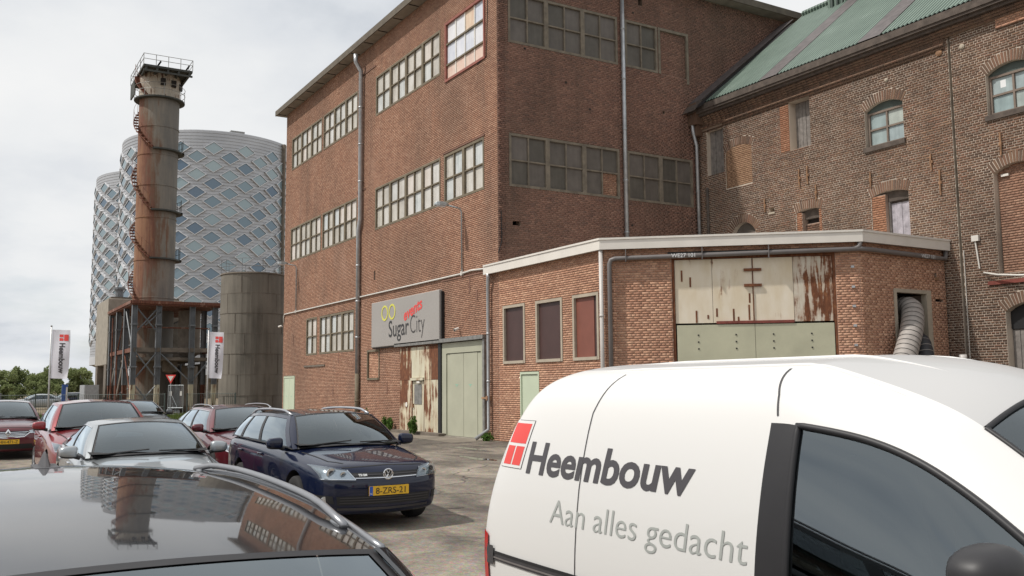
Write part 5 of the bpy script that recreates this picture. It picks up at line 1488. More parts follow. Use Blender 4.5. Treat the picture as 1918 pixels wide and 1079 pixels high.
mb = MB(); mb.lathe([(TR + 0.03, 8.70), (TR + 0.05, 8.72), (TR + 0.03, 8.80), (0.02, 9.05)], (TX, TY, 0), 40); mb.build('tank_roof', M['concrete_dark'], TK)
mb = MB(); N = 20
for h in (0.45, 0.9):
    mb.tube([(TX + TR * math.cos(2 * PI * k / N), TY + TR * math.sin(2 * PI * k / N), 8.75 + h) for k in range(N + 1)], 0.018, 4)
for k in range(0, N, 2):
    a = 2 * PI * k / N; mb.tube([(TX + TR * math.cos(a), TY + TR * math.sin(a), 8.75), (TX + TR * math.cos(a), TY + TR * math.sin(a), 9.65)], 0.018, 4)
mb.build('railing', M['steel_grey'], TK)

# ------------------------------------------------------------------ flags
def banner(x, y, ztop, label, wid, fh_, z0):
    t = thing('banner_flag', label, 'flag', (x, y, 0), group='white banner flags on poles')
    mb = MB(); mb.tube([(x, y, 0), (x, y, ztop)], [0.05, 0.035], 8); mb.build('pole', M['pole_white'], t, smooth=True)
    mb = MB(); mb.lathe([(0.001, 0.08), (0.06, 0.04), (0.05, 0.0)], (x, y, ztop), 8); mb.build('pole_cap', M['zinc_old'], t)
    # cloth hangs to the right of the pole, square to the line of sight
    def P(u, v, off=0.0):    # u 0..1 across, v 0..1 down
        w = 0.05 * math.sin(u * 4.5 + v * 5.0) * u + 0.03 * math.sin(v * 9) * u
        sag = (-0.16 * v * v + 0.05 * v) * u
        q = Vector((x, y, 0)) + rh * (0.06 + u * (wid + sag) - 0.0) + fh * (w - off)
        return (q.x, q.y, z0 + fh_ * (1 - v) - 0.04 * u)
    nu, nv = 8, 20
    vs = [P(i / nu, j / nv) for j in range(nv + 1) for i in range(nu + 1)]
    vs += [P(i / nu, j / nv, -0.006) for j in range(nv + 1) for i in range(nu + 1)]
    K = (nu + 1) * (nv + 1)
    fs = [(j * (nu + 1) + i, j * (nu + 1) + i + 1, (j + 1) * (nu + 1) + i + 1, (j + 1) * (nu + 1) + i) for j in range(nv) for i in range(nu)]
    fs += [tuple(K + q for q in f[::-1]) for f in fs]
    cl = obj('cloth', mkmesh('cloth', vs, fs, M['flag_white'], True), t)
    def rect(u0, u1, v0, v1):
        g = 4
        v_ = [P(u0 + (u1 - u0) * i / g, v0 + (v1 - v0) * j / g, 0.012) for j in range(g + 1) for i in range(g + 1)]
        return v_, [(j * (g + 1) + i, j * (g + 1) + i + 1, (j + 1) * (g + 1) + i + 1, (j + 1) * (g + 1) + i) for j in range(g) for i in range(g)]
    mb = MB()
    for r_ in ((0.72, 0.98, 0.095, 0.225), (0.46, 0.68, 0.095, 0.15), (0.46, 0.68, 0.17, 0.225)):
        mb.add(*rect(*[q if i > 1 else q - 0.06 for i, q in enumerate(r_)]))
    mb.build('logo', M['red_print'], cl)
    v, f = text_mesh('Heembouw', 0.46, 0.018)
    # text runs downwards, letter tops to the right
    L = max(p[0] for p in v)
    vs = [P(0.44 + p[1] * 0.95, 0.265 + p[0] / L * 0.63, 0.014) for p in v]
    obj('lettering', mkmesh('lettering', vs, f, M['charcoal_print']), cl)
banner(57.88, -4.55, 5.25, 'white banner flag with red logo on the pole by the trees', 1.02, 2.72, 2.36)
banner(53.36, -12.12, 5.0, 'white banner flag with red logo on the pole in front of the tank', 0.80, 2.58, 2.30)

# ------------------------------------------------------------------ fences, gate, sign, distant things
def mesh_fence(p, q, h, label, n_posts):
    t = thing('wire_fence', label, 'fence', (*p, 0), group='bar fences along the back of the yard')
    p = Vector((*p, 0)); q = Vector((*q, 0)); d = q - p; L = d.length; u = d / L
    for k in range(n_posts + 1):
        c = p + d * k / n_posts
        mb = MB(); mb.tube([c, c + Vector((0, 0, h + 0.05))], 0.035, 6); mb.build('post', M['fence_green'], t)
    for z in (0.12, h * 0.5, h):
        mb = MB(); mb.tube([p + Vector((0, 0, z)), q + Vector((0, 0, z))], 0.012, 5); mb.build('rail', M['fence_green'], t)
    nb_ = min(290, int(L / 0.11))
    bm_ = MB(); bm_.box(-0.009, 0.009, -0.009, 0.009, 0.05, h); me = mkmesh('fence_bar', bm_.v, bm_.f, M['fence_green'])
    for k in range(nb_):
        o = obj('fence_bar', me, t); o.location = p + d * (k + 0.5) / nb_
mesh_fence((62.7, -2.0), (56.7, -10.5), 1.42, 'green bar fence behind the cars left of the standing mesh gate', 4)
mesh_fence((56.0, -11.6), (54.6, -14.0), 1.42, 'green bar fence between the mesh gate and the tank', 1)
mesh_fence((67.2, 4.2), (62.75, -1.9), 1.42, 'green bar fence at the far left end of the yard', 3)
GT = thing('mesh_gate', 'upright galvanised mesh gate panel with two white plates', 'gate', (56.3, -11.0, 0))
ga = Vector((56.56, -10.66, 0)); gb = Vector((56.11, -11.40, 0)); gu = (gb - ga)
def gp(u, z, off=0.0):
    q = ga + gu * u - fh * off; return Vector((q.x, q.y, z))
mb = MB(); mb.tube([gp(0, 0.06), gp(0, 1.92), gp(1, 1.92), gp(1, 0.06), gp(0, 0.06)], 0.024, 6); mb.tube([gp(0, 0.62), gp(1, 0.62)], 0.03, 6); mb.tube([gp(0.22, 1.35), gp(0.62, 0.64)], 0.022, 6); mb.tube([gp(0.28, 0.9), gp(0.34, 0.64)], 0.016, 5); mb.build('gate_frame', M['galv'], GT)
for k in range(1, 13):
    mb = MB(); mb.tube([gp(k / 13, 0.64), gp(k / 13, 1.9)], 0.008, 4); mb.build('mesh_bar', M['galv'], GT)
mb = MB()
for k in range(1, 8): mb.tube([gp(k / 8 * 0.85, 0.12), gp(k / 8 * 0.85, 0.5)], 0.008, 4)
for z in (0.12, 0.25, 0.38, 0.5): mb.tube([gp(0.05, z), gp(0.8, z)], 0.008, 4)
mb.build('lower_grid', M['galv'], GT)
for u in (0.17, 0.85):
    mb = MB(); c = gp(u, 1.45, 0.03); mb.add([tuple(c + rh * sx * 0.06 + Vector((0, 0, sz * 0.13))) for sx, sz in ((-1, -1), (1, -1), (1, 1), (-1, 1))] + [tuple(c + rh * sx * 0.06 + Vector((0, 0, sz * 0.13)) + fh * 0.01) for sx, sz in ((-1, -1), (1, -1), (1, 1), (-1, 1))], [(0, 1, 2, 3), (7, 6, 5, 4), (0, 4, 5, 1), (1, 5, 6, 2), (2, 6, 7, 3), (3, 7, 4, 0)])
    mb.build('white_plate', M['white_paint'], GT)
GW = thing('yield_sign', 'red and white triangular give way sign on a thin post', 'road sign', (54.4, -10.37, 0))
sc = Vector((54.4, -10.37, 0))
mb = MB(); mb.tube([sc, sc + Vector((0, 0, 2.5))], 0.025, 8); mb.build('post', M['galv'], GW)
def tri(s, off):
    c = sc - fh * off + Vector((0, 0, 2.33))
    return [c + rh * -s + Vector((0, 0, s * 0.58)), c + Vector((0, 0, -s * 1.15)), c + rh * s + Vector((0, 0, s * 0.58))]
mb = MB(); mb.add([tuple(p) for p in tri(0.29, 0.04)] + [tuple(p) for p in tri(0.29, 0.03)], [(0, 1, 2), (5, 4, 3), (0, 3, 4, 1), (1, 4, 5, 2), (2, 5, 3, 0)]); mb.build('red_triangle', M['red_print'], GW)
mb = MB(); mb.add([tuple(p) for p in tri(0.165, 0.046)] + [tuple(p) for p in tri(0.165, 0.0405)], [(0, 1, 2), (5, 4, 3), (0, 3, 4, 1), (1, 4, 5, 2), (2, 5, 3, 0)]); mb.build('white_triangle', M['white_paint'], GW)
TO = thing('totem_sign', 'slim blue and white sign totem under the left banner flag', 'sign', (77.3, -7.1, 0))
mb = MB(); mb.box(77.2, 77.4, -7.35, -6.95, 0.0, 2.1); mb.build('totem_body', M['blue_sign'], TO)
mb = MB(); mb.box(77.19, 77.199, -7.33, -7.22, 0.3, 1.9); mb.build('white_stripe', M['white_paint'], TO)
HB = tag(obj('site_container', mkmesh('site_container', *(lambda q: (q.v, q.f))(MB().box(76.0, 79.0, -9.35, -8.35, 0.0, 2.05).box(75.97, 75.999, -9.3, -9.2, 0, 2.0).box(75.97, 75.999, -8.9, -8.85, 0, 2.0).box(75.97, 75.999, -8.5, -8.4, 0, 2.0)), M['zinc'])), 'grey ribbed site container left of the concrete bunker', 'container')
HO = thing('truck_trailer', 'long dark trailer standing behind the left fence', 'trailer', (92.0, 3.0, 0))
mb = MB(); mb.box(90, 93, -3.5, 12.0, 0.5, 1.45); bevel(mb.build('trailer_body', M['hoarding'], HO), 0.04)
for y in (-2.8, -1.8, 9.5, 10.5):
    mb = MB(); mb.tube([(89.95, y, 0.45), (90.25, y, 0.45)], 0.45, 16); mb.build('wheel', M['tyre'], HO)

# ------------------------------------------------------------------ trees and weeds
def leaf_cloud(centres, n, size, mat, name, parent, flat=0.5):
    pts = []
    per = n // len(centres)
    V = []; 
    for (c, r) in centres:
        q = rng.normal(size=(per, 3)); q /= np.linalg.norm(q, axis=1)[:, None]
        q *= (rng.random((per, 1)) ** 0.45)
        V.append(np.array(c) + q * np.array(r))
    V = np.concatenate(V); k = len(V)
    a = rng.normal(size=(k, 3)); a /= np.linalg.norm(a, axis=1)[:, None]
    b = np.cross(a, rng.normal(size=(k, 3))); b /= np.linalg.norm(b, axis=1)[:, None]
    s = size * rng.uniform(0.6, 1.3, (k, 1))
    P = np.stack([V - a * s, V + b * s * 0.55, V + a * s, V - b * s * 0.55], 1).reshape(-1, 3)
    F_ = np.arange(k * 4).reshape(-1, 4)
    return obj(name, mkmesh(name, P, F_, mat), parent)
tree_spots = [(148.0, -3.2, 4.0, 'rounded pale green tree at the left picture edge'), (147.0, -7.4, 4.9, 'taller tree just left of the left flag pole'), (150.5, -11.2, 4.3, 'loose green tree behind the left banner flag'),
              (145.8, -12.6, 5.3, 'broad tree right of the left banner flag'), (146.5, -15.8, 4.8, 'airy pale tree next to the far silo foot'), (152.0, 1.0, 4.2, 'green tree beyond the left picture edge'), (139.5, -5.5, 2.9, 'low bushy tree in front of the left tree row'), (141.0, -10.2, 3.0, 'low dark bush tree below the left banner flag')]
for (x, y, h, lab) in tree_spots:
    t = thing('tree', lab, 'tree', (x, y, 0), group='trees behind the fence on the left')
    mb = MB(); mb.tube([(x, y, 0), (x + 0.1, y, h * 0.35), (x, y + 0.1, h * 0.75)], [0.16, 0.11, 0.04], 7)
    cs = []
    for k in range(20):
        an = random.uniform(0, 2 * PI); rr = random.uniform(0.2, 1.0) * h * 0.46
        c = (x + rr * math.cos(an), y + rr * math.sin(an), h * random.uniform(0.2, 0.84))
        s = h * random.uniform(0.13, 0.2); cs.append((c, (s, s, s * 0.9)))
        if k < 4: mb.tube([(x, y, h * 0.3), ((x + c[0]) / 2, (y + c[1]) / 2, c[2] * 0.8), c], [0.06, 0.04, 0.015], 5)
    cs.append(((x, y, h * 0.9), (h * 0.12, h * 0.12, h * 0.12)))
    mb.build('trunk', M['bark'], t)
    leaf_cloud(cs, 6000, 0.17, M['leaf'] if 'pale' in lab or 'loose' in lab else M['leaf_dark'], 'crown', t)
def weed(x, y, h, w, n, label, grp='weeds along the hall wall'):
    t = thing('weed_plant', label, 'plant', (x, y, 0), group=grp)
    mb = MB(); cs = []
    for k in range(7):
        an = random.uniform(0, 2 * PI); r_ = random.uniform(0.1, 1) * w
        p = (x + r_ * math.cos(an), y + abs(r_ * math.sin(an)) * 0.6 + 0.05, h * random.uniform(0.6, 1))
        mb.tube([(x, y + 0.05, 0), p], [0.012, 0.005], 4)
        cs.append(((p[0], p[1], p[2] * 0.55), (0.12, 0.12, p[2] * 0.45)))
    mb.build('stem', M['weed'], t)
    leaf_cloud(cs, n, 0.05, M['weed'], 'foliage', t)
weed(33.75, YA + 0.15, 0.62, 0.5, 900, 'bushy green weed left of the rusty gate')
weed(31.0, YA + 0.42, 0.72, 0.28, 600, 'tall weed in front of the rusty wicket door')
weed(25.9, YA + 0.25, 0.3, 0.2, 250, 'small weed at the foot of the annex downpipe')
weed(36.2, YA + 0.15, 1.0, 0.1, 120, 'thin dry stalk weed by the hall wall behind the blue car')
def tufts(name, xa, xb_, ya, yb, n, h, label):
    x = rng.uniform(xa, xb_, n); y = rng.uniform(ya, yb, n); a = rng.uniform(0, 2 * PI, n); hh = h * rng.uniform(0.4, 1.2, n)
    w = 0.03
    P = np.zeros((n, 3, 3)); lx = rng.normal(0, 0.35, (n, 2)) * hh[:, None]
    P[:, 0, 0] = x - np.cos(a) * w; P[:, 0, 1] = y - np.sin(a) * w
    P[:, 1, 0] = x + np.cos(a) * w; P[:, 1, 1] = y + np.sin(a) * w
    P[:, 2, 0] = x + lx[:, 0]; P[:, 2, 1] = y + lx[:, 1]; P[:, 2, 2] = hh
    o = obj(name, mkmesh(name, P.reshape(-1, 3), np.arange(n * 3).reshape(-1, 3), M['grass']))
    return tag(o, label, 'grass', None, 'stuff')
tufts('grass', 51, 57, -14.5, -9.0, 6000, 0.35, 'strip of rough grass in front of the fence and tank')
tufts('grass', 58, 66, -9.5, 3.0, 6000, 0.3, 'rough grass behind the left fence')
# ------------------------------------------------------------------ vehicles
class Surf:
    def __init__(self, me):
        self.t = BVHTree.FromPolygons([v.co.copy() for v in me.vertices], [tuple(p.vertices) for p in me.polygons])
    def hit(self, mode, a, b, off):
        if mode == 'front': o, d = Vector((6, a, b)), Vector((-1, 0, 0))
        elif mode == 'rear': o, d = Vector((-6, a, b)), Vector((1, 0, 0))
        elif mode == 'left': o, d = Vector((a, 4, b)), Vector((0, -1, 0))
        elif mode == 'right': o, d = Vector((a, -4, b)), Vector((0, 1, 0))
        else: o, d = Vector((a, b, 4)), Vector((0, 0, -1))
        p, n, _, _ = self.t.ray_cast(o, d)
        if p is None: return None
        if n.dot(d) > 0: n = -n
        return p + n * off
    def patch(self, name, mode, quad, mat, parent, off=0.004, nu=8, nv=4, thick=0.0):
        """quad: four 2-D corners, bilinear, draped over the body"""
        vs = []; last = None
        q0, q1, q2, q3 = [np.array(q, float) for q in quad]
        for j in range(nv + 1):
            for i in range(nu + 1):
                u, v = i / nu, j / nv
                p = (q0 * (1 - u) + q1 * u) * (1 - v) + (q3 * (1 - u) + q2 * u) * v
                h = self.hit(mode, p[0], p[1], off)
                if h is None: h = last if last is not None else Vector((0, 0, 0))
                last = h; vs.append(h)
        fs = [(j * (nu + 1) + i, j * (nu + 1) + i + 1, (j + 1) * (nu + 1) + i + 1, (j + 1) * (nu + 1) + i) for j in range(nv) for i in range(nu)]
        return surf_obj(name, vs, fs, mat, parent, mode)
    def strip(self, name, mode, pts, w, mat, parent, off=0.003, sub=4):
        P = []
        for i in range(len(pts) - 1):
            for k in range(sub): P.append(np.array(pts[i], float) + (np.array(pts[i + 1], float) - np.array(pts[i], float)) * k / sub)
        P.append(np.array(pts[-1], float))
        vs = []; ok = []
        for i, p in enumerate(P):
            t = P[min(i + 1, len(P) - 1)] - P[max(i - 1, 0)]; t /= max(1e-9, np.linalg.norm(t)); n = np.array([-t[1], t[0]]) * w / 2
            a = self.hit(mode, *(p + n), off); b = self.hit(mode, *(p - n), off)
            if a is None or b is None: continue
            vs += [a, b]
        fs = [(2 * i, 2 * i + 1, 2 * i + 3, 2 * i + 2) for i in range(len(vs) // 2 - 1)]
        return surf_obj(name, vs, fs, mat, parent, mode)
OUTV = {'front': Vector((1, 0, 0)), 'rear': Vector((-1, 0, 0)), 'left': Vector((0, 1, 0)), 'right': Vector((0, -1, 0)), 'top': Vector((0, 0, 1))}
def surf_obj(name, vs, fs, mat, parent, mode=None, smooth=True):
    me = mkmesh(name, vs, fs, mat, smooth)
    if mode and len(me.polygons):
        s = sum((p.normal.dot(OUTV[mode]) * p.area for p in me.polygons))
        if s < 0: me.flip_normals()
    return obj(name, me, parent, True)
def param_patch(name, fn, u0, u1, nu, v0, v1, nv, mat, parent, centre=Vector((0, 0, 0.5)), off=0.0):
    vs = [Vector(fn(u0 + (u1 - u0) * i / nu, v0 + (v1 - v0) * j / nv)) for j in range(nv + 1) for i in range(nu + 1)]
    fs = [(j * (nu + 1) + i, j * (nu + 1) + i + 1, (j + 1) * (nu + 1) + i + 1, (j + 1) * (nu + 1) + i) for j in range(nv) for i in range(nu)]
    me = mkmesh(name, vs, fs, mat, True)
    s = sum(p.normal.dot(p.center - centre) for p in me.polygons)
    if s < 0: me.flip_normals()
    if off:
        me.update()
        for v in me.vertices: v.co = v.co + v.normal * off
    return obj(name, me, parent, True)
def rounded_box(name, c, s, mat, parent, taper=(1, 1), bev=0.03, seg=3, lean=0.0):
    x, y, z = s[0] / 2, s[1] / 2, s[2] / 2
    tx, ty = taper
    vs = [(-x, -y, -z), (x, -y, -z), (x, y, -z), (-x, y, -z), (-x * tx + lean, -y * ty, z), (x * tx + lean, -y * ty, z), (x * tx + lean, y * ty, z), (-x * tx + lean, y * ty, z)]
    mb = MB(); mb.hexa([(c[0] + p[0], c[1] + p[1], c[2] + p[2]) for p in vs])
    o = mb.build(name, mat, parent, smooth=True, local=True)
    bevel(o, bev, seg); return o
def pod(name, c, s, mat, parent, cutx=-.5, e=.62):
    vs, fs = [], []; nu, nv = 24, 14
    sg = lambda t: math.copysign(abs(t) ** e, t)
    for j in range(nv + 1):
        ph = -PI / 2 + PI * j / nv
        for i in range(nu):
            th = 2 * PI * i / nu
            x = sg(math.cos(ph)) * sg(math.cos(th)); y = sg(math.cos(ph)) * sg(math.sin(th)); z = sg(math.sin(ph))
            x = max(x, cutx)
            vs.append((c[0] + s[0] * x, c[1] + s[1] * y, c[2] + s[2] * z * (1 - .12 * y * math.copysign(1, c[1]))))
    for j in range(nv):
        for i in range(nu): fs.append((j * nu + i, j * nu + (i + 1) % nu, (j + 1) * nu + (i + 1) % nu, (j + 1) * nu + i))
    return obj(name, mkmesh(name, vs, fs, mat, True), parent, True)
def disc(mb, c, r, axis, n=20, depth=0.01):
    c = Vector(c); a = Vector(axis); mb.tube([c, c + a * depth], r, n); return mb
WHEEL_CACHE = {}
def wheel(parent, x, y, r, side, spokes=5):
    key = (round(r, 3), side, spokes)
    if key not in WHEEL_CACHE:
        t = MB(); w = 0.105; ri = r * 0.66
        t.lathe([(ri, -w * 0.9), (r * 0.93, -w), (r * 0.985, -w * 0.8), (r, -w * 0.4), (r, w * 0.4), (r * 0.985, w * 0.8), (r * 0.93, w), (ri, w * 0.9)], (0, 0, 0), 36, axis='y')
        tm = mkmesh('tyre', t.v, t.f, M['tyre'], True)
        k = MB(); s = side
        k.lathe([(ri, s * w * 0.9), (ri * 0.93, s * w * 0.85), (ri * 0.9, s * w * 0.4), (ri * 0.85, -s * w * 0.5), (0.02, -s * w * 0.5)], (0, 0, 0), 36, axis='y')
        for q in range(spokes):
            a = 2 * PI * q / spokes
            for da in (-0.10, 0.10):
                p0 = (0.05 * math.cos(a), s * w * 0.75, 0.05 * math.sin(a)); p1 = (ri * 0.92 * math.cos(a + da), s * w * 0.7, ri * 0.92 * math.sin(a + da))
                k.tube([p0, p1], [0.03, 0.022], 6)
        k.tube([(0, s * w * 0.6, 0), (0, s * w * 0.86, 0)], 0.06, 16)
        km = mkmesh('rim', k.v, k.f, M['rim'], False)
        WHEEL_CACHE[key] = (tm, km)
    tm, km = WHEEL_CACHE[key]
    o = bpy.data.objects.new('wheel', tm); link(o, parent, True); o.location = (x, y, r)
    q = bpy.data.objects.new('rim', km); COL.objects.link(q); q.parent = o
    return o
def plate(parent, x, y, z, text, w=0.52, h=0.11, tilt=0.0):
    mb = MB(); mb.box(x - 0.012, x, y - w / 2, y + w / 2, z - h / 2, z + h / 2); p = mb.build('number_plate', M['plate_yellow'], parent, local=True)
    # seen from the front the plate's left end is towards -y of the car
    mb = MB(); mb.box(x + 0.0005, x + 0.003, y - w / 2, y - w / 2 + 0.045, z - h / 2, z + h / 2); mb.build('country_band', M['plate_blue'], p, local=True)
    v, f = text_mesh(text, h * 0.98, 0.0)
    L = max(q[0] for q in v); sc = (w - 0.10) / L if L > w - 0.10 else 1.0
    x0 = y - w / 2 + 0.055 + (w - 0.075 - L * sc) / 2
    surf_obj('lettering', [(x + 0.004, x0 + q[0] * sc, z - h * 0.34 + q[1]) for q in v], f, M['black'], p, 'front', False)
    v, f = text_mesh('NL', 0.028, 0.0)
    surf_obj('lettering', [(x + 0.0045, y - w / 2 + 0.006 + q[0], z - 0.04 + q[1]) for q in v], f, M['sticker'], p, 'front', False)
    return p

def build_car(name, label, x_front, yc, P, group='cars parked in the yard', yaw=0.0):
    L, hw = P['L'], P['hw']; paint = M[P['paint']]
    X = lambda a: L / 2 - a
    T = thing(name, label, 'car', (x_front + L / 2, yc, 0), PI + yaw, group)
    wf = lambda a: interp(a, [0, .10, .35, .8, 1.6, L - 1.3, L - .5, L - .12, L], [.75, .865, .95, .988, 1, 1, .98, .93, .86])
    hood = P['hood']; belt = P['belt']
    za = [0, .10, .45, P['a_wb'] + .1, P['a_wb'] + .5, L * .6, L - .25, L]
    zz = [hood - .19, hood - .12, hood - .065, hood + .02, belt, belt + .02, belt + .05, belt - .02]
    zb = lambda a: interp(a, za, zz)
    yb = lambda a: hw * wf(a) * interp(a, [0, .4, P['a_wb'], P['a_wb'] + .6, L], [.93, .90, .87, .93, .93])
    st = [0, .10, .35, .75, 1.15, P['a_wb'] + .25, 2.2, 2.9, L - 1.1, L - .5, L - .15, L]
    rows = 6
    fo = [.12, .04, 0, .005, .025, .07]; ro = [.10, .03, 0, .01, .03, .08]
    def row(a, i, end):
        w = hw * wf(a); z5 = zb(a); gc = P.get('ground', .19)
        y, z = [(w * .84, gc), (w * .965, gc + .05), (w * .995, .44), (w, .60), (w * .985, max(.64, z5 - .10)), (yb(a), z5)][i]
        x = X(a)
        if end == 'f': x -= fo[i]
        if end == 'r': x += ro[i]
        return x, y, z
    V = []; ring = []
    for k, a in enumerate(st):
        end = 'f' if k == 0 else ('r' if k == len(st) - 1 else None)
        pts = [row(a, i, end) for i in range(6)]
        x5 = pts[5][0]; z5 = zb(a); y5 = pts[5][1]
        bul = .15 if end == 'f' else (-.05 if end == 'r' else (.08 if k == 1 else 0))
        cr = interp(a, [0, .4, P['a_wb']], [.025, .06, .06])
        full = [(p[0], -p[1], p[2]) for p in pts] + [(x5 + bul * .75, -y5 * .5, z5 + cr * .8), (x5 + bul, 0, z5 + cr), (x5 + bul * .75, y5 * .5, z5 + cr * .8)] + [(p[0], p[1], p[2]) for p in reversed(pts)]
        idx = []
        for p in full: idx.append(len(V)); V.append(p)
        ring.append(idx)
    n = len(ring[0]); F = []
    for k in range(len(st) - 1):
        for i in range(n - 1):
            F.append((ring[k][i], ring[k + 1][i], ring[k + 1][i + 1], ring[k][i + 1]))
    def cap(idx, end, sgn):
        g = []
        bul = .15 if end == 'f' else -.05
        for i in range(6):
            lft, rgt = V[idx[i]], V[idx[n - 1 - i]]
            if i < 5:
                r = [idx[i]]
                for t in (-.5, 0, .5):
                    V.append((lft[0] + bul * (1 - t * t), t * rgt[1], lft[2])); r.append(len(V) - 1)
                r.append(idx[n - 1 - i])
            else: r = [idx[5], idx[6], idx[7], idx[8], idx[9]]
            g.append(r)
        for i in range(5):
            for j in range(4):
                q = (g[i][j], g[i][j + 1], g[i + 1][j + 1], g[i + 1][j])
                F.append(q if sgn > 0 else q[::-1])
        return g[0]
    c0 = cap(ring[0], 'f', 1); c1 = cap(ring[-1], 'r', -1)
    # underside
    for k in range(len(st) - 1):
        A = c0 if k == 0 else [ring[k][0], ring[k][-1]]
        B = c1 if k == len(st) - 2 else [ring[k + 1][0], ring[k + 1][-1]]
        F.append(tuple(list(A) + list(reversed(B))))
    me = mkmesh('body', V, F, [paint, M['black_plastic']], True)
    bm = bmesh.new(); bm.from_mesh(me); bmesh.ops.recalc_face_normals(bm, faces=bm.faces); bm.to_mesh(me); bm.free()
    tmp = bpy.data.objects.new('body', me); COL.objects.link(tmp)
    sd = tmp.modifiers.new('s', 'SUBSURF'); sd.levels = 2; sd.render_levels = 2
    plain = evaluated(tmp)
    S = Surf(plain)
    # wheel arches
    wr = P.get('wr', .32); af = P.get('af', .87); ar = af + P['wb']
    cm = MB()
    for a in (af, ar):
        for s in (-1, 1):
            prof = []
            cm.tube([(X(a), s * (hw + .2), wr + .02), (X(a), s * (hw - .30), wr + .02)], wr + .055, 32)
    cme = mkmesh('cutter', cm.v, cm.f, [paint, M['black_plastic']]); cme.polygons.foreach_set('material_index', np.ones(len(cme.polygons), dtype=np.int32))
    cbm = bmesh.new(); cbm.from_mesh(cme); bmesh.ops.recalc_face_normals(cbm, faces=cbm.faces); cbm.to_mesh(cme); cbm.free()
    cut_o = bpy.data.objects.new('cutter', cme); COL.objects.link(cut_o)
    bo = tmp.modifiers.new('b', 'BOOLEAN'); bo.operation = 'DIFFERENCE'; bo.object = cut_o; bo.solver = 'EXACT'
    body_me = evaluated(tmp)
    bpy.data.objects.remove(tmp); bpy.data.objects.remove(cut_o)
    if len(body_me.polygons) < 50: body_me = plain
    body_me.polygons.foreach_set('use_smooth', np.ones(len(body_me.polygons), dtype=bool))
    try: body_me.set_sharp_from_angle(angle=math.radians(38))
    except Exception: pass
    body = obj('body', body_me, T, True)
    # greenhouse
    a_wb, a_wt, a_rt, a_rb = P['a_wb'], P['a_wt'], P['a_rt'], P['a_rb']
    a_s0, a_s1 = a_wb + .24, a_rb - .10
    e0, e1 = a_wt + .10, a_rt
    zpk, fp, kf, crown = P['zpk'], P['fp'], P['kf'], P.get('crown', .045)
    zp = lambda f: zpk - kf * (f - fp) ** 2
    yr = lambda f: P['yr'] * interp(f, [0, .3, .7, 1], [1, 1.03, 1.0, .92])
    def bl(f):
        a = a_s0 + (a_s1 - a_s0) * f; return (X(a), yb(a) * .985, zb(a) + .0)
    def re(f):
        a = e0 + (e1 - e0) * f; return (X(a), yr(f), zp(f) - crown)
    def side(sgn):
        def fn(f, v):
            b, r = bl(f), re(f)
            bu = .03 * math.sin(PI * v)
            return (b[0] + (r[0] - b[0]) * v, sgn * (b[1] + (r[1] - b[1]) * v + bu), b[2] + (r[2] - b[2]) * v)
        return fn
    def ws(t, v):
        b = (X(a_wb + .24 * t * t), t * bl(0)[1], zb(a_s0) + .05 * (1 - t * t)); r = (X(a_wt + .10 * t * t), t * yr(0), zp(0) - crown * t * t)
        bu = .025 * math.sin(PI * v)
        return (b[0] + (r[0] - b[0]) * v + bu, b[1] + (r[1] - b[1]) * v, b[2] + (r[2] - b[2]) * v + bu)
    def rw(t, v):
        b = (X(a_rb - .10 * t * t), t * bl(1)[1], zb(a_s1) + .04 * (1 - t * t)); r = (X(a_rt + .06 * (1 - t * t)), t * yr(1), zp(1) - crown * t * t)
        bu = .02 * math.sin(PI * v)
        return (b[0] + (r[0] - b[0]) * v - bu, b[1] + (r[1] - b[1]) * v, b[2] + (r[2] - b[2]) * v + bu * .5)
    def roof(f, t):
        a = e0 + (e1 - e0) * f + (1 - t * t) * (-.10 + .16 * f)
        return (X(a), t * yr(f), zp(f) - crown * t * t)
    cen = Vector((0, 0, .6))
    roof_o = param_patch('roof', roof, 0, 1, 44, -1, 1, 28, paint, T, cen)
    g = M['car_glass']; blk = M['black_plastic']
    bars = P.get('bars', (.055, .43, .47, .76, .80, .965))
    vlo, vhi = .05, .90
    for sgn in (1, -1):
        fn = side(sgn)
        param_patch('side_rail', fn, 0, 1, 30, vhi, 1, 2, paint, T, cen)
        param_patch('waist_trim', fn, 0, 1, 30, 0, vlo, 1, blk if not P.get('chrome_waist') else M['chrome'], T, cen)
        for (u0, u1, mt) in ((0, bars[0], paint), (bars[1], bars[2], blk), (bars[3], bars[4], blk), (bars[5], 1, paint)):
            param_patch('pillar', fn, u0, u1, 3, vlo, vhi, 6, mt, T, cen)
        for (u0, u1) in ((bars[0], bars[1]), (bars[2], bars[3]), (bars[4], bars[5])):
            if u1 - u0 < .02: continue
            param_patch('side_window', fn, u0, u1, 8, vlo, vhi, 6, g, T, cen, off=-.006)
        if P.get('edge_chrome'):
            param_patch('window_trim', fn, bars[0], bars[5], 24, vhi - .025, vhi + .005, 1, M['chrome'], T, cen, off=.004)
    # windscreen with its black border
    param_patch('windscreen', ws, -.90, .90, 20, .035, .965, 10, g, T, cen, off=-.003)
    for (u0, u1, v0, v1, nu, nv) in ((-.94, -.90, 0, 1, 2, 10), (.90, .94, 0, 1, 2, 10), (-.90, .90, 0, .035, 20, 1), (-.90, .90, .965, 1, 20, 1)):
        param_patch('screen_border', ws, u0, u1, nu, v0, v1, nv, blk, T, cen)
    for sgn in (1, -1):
        def apil(u, v, sgn=sgn):
            p = Vector(ws(sgn * (.935 + .065 * u), v)); q = Vector(side(sgn)(0.0, v)); return p + (q - p) * max(0, u - .6) / .4 + Vector((.012, 0, .006))
        param_patch('front_pillar', apil, 0, 1, 4, 0, 1, 10, paint, T, cen)
    param_patch('rear_window', rw, -.9, .9, 16, .08, .9, 6, g, T, cen, off=-.003)
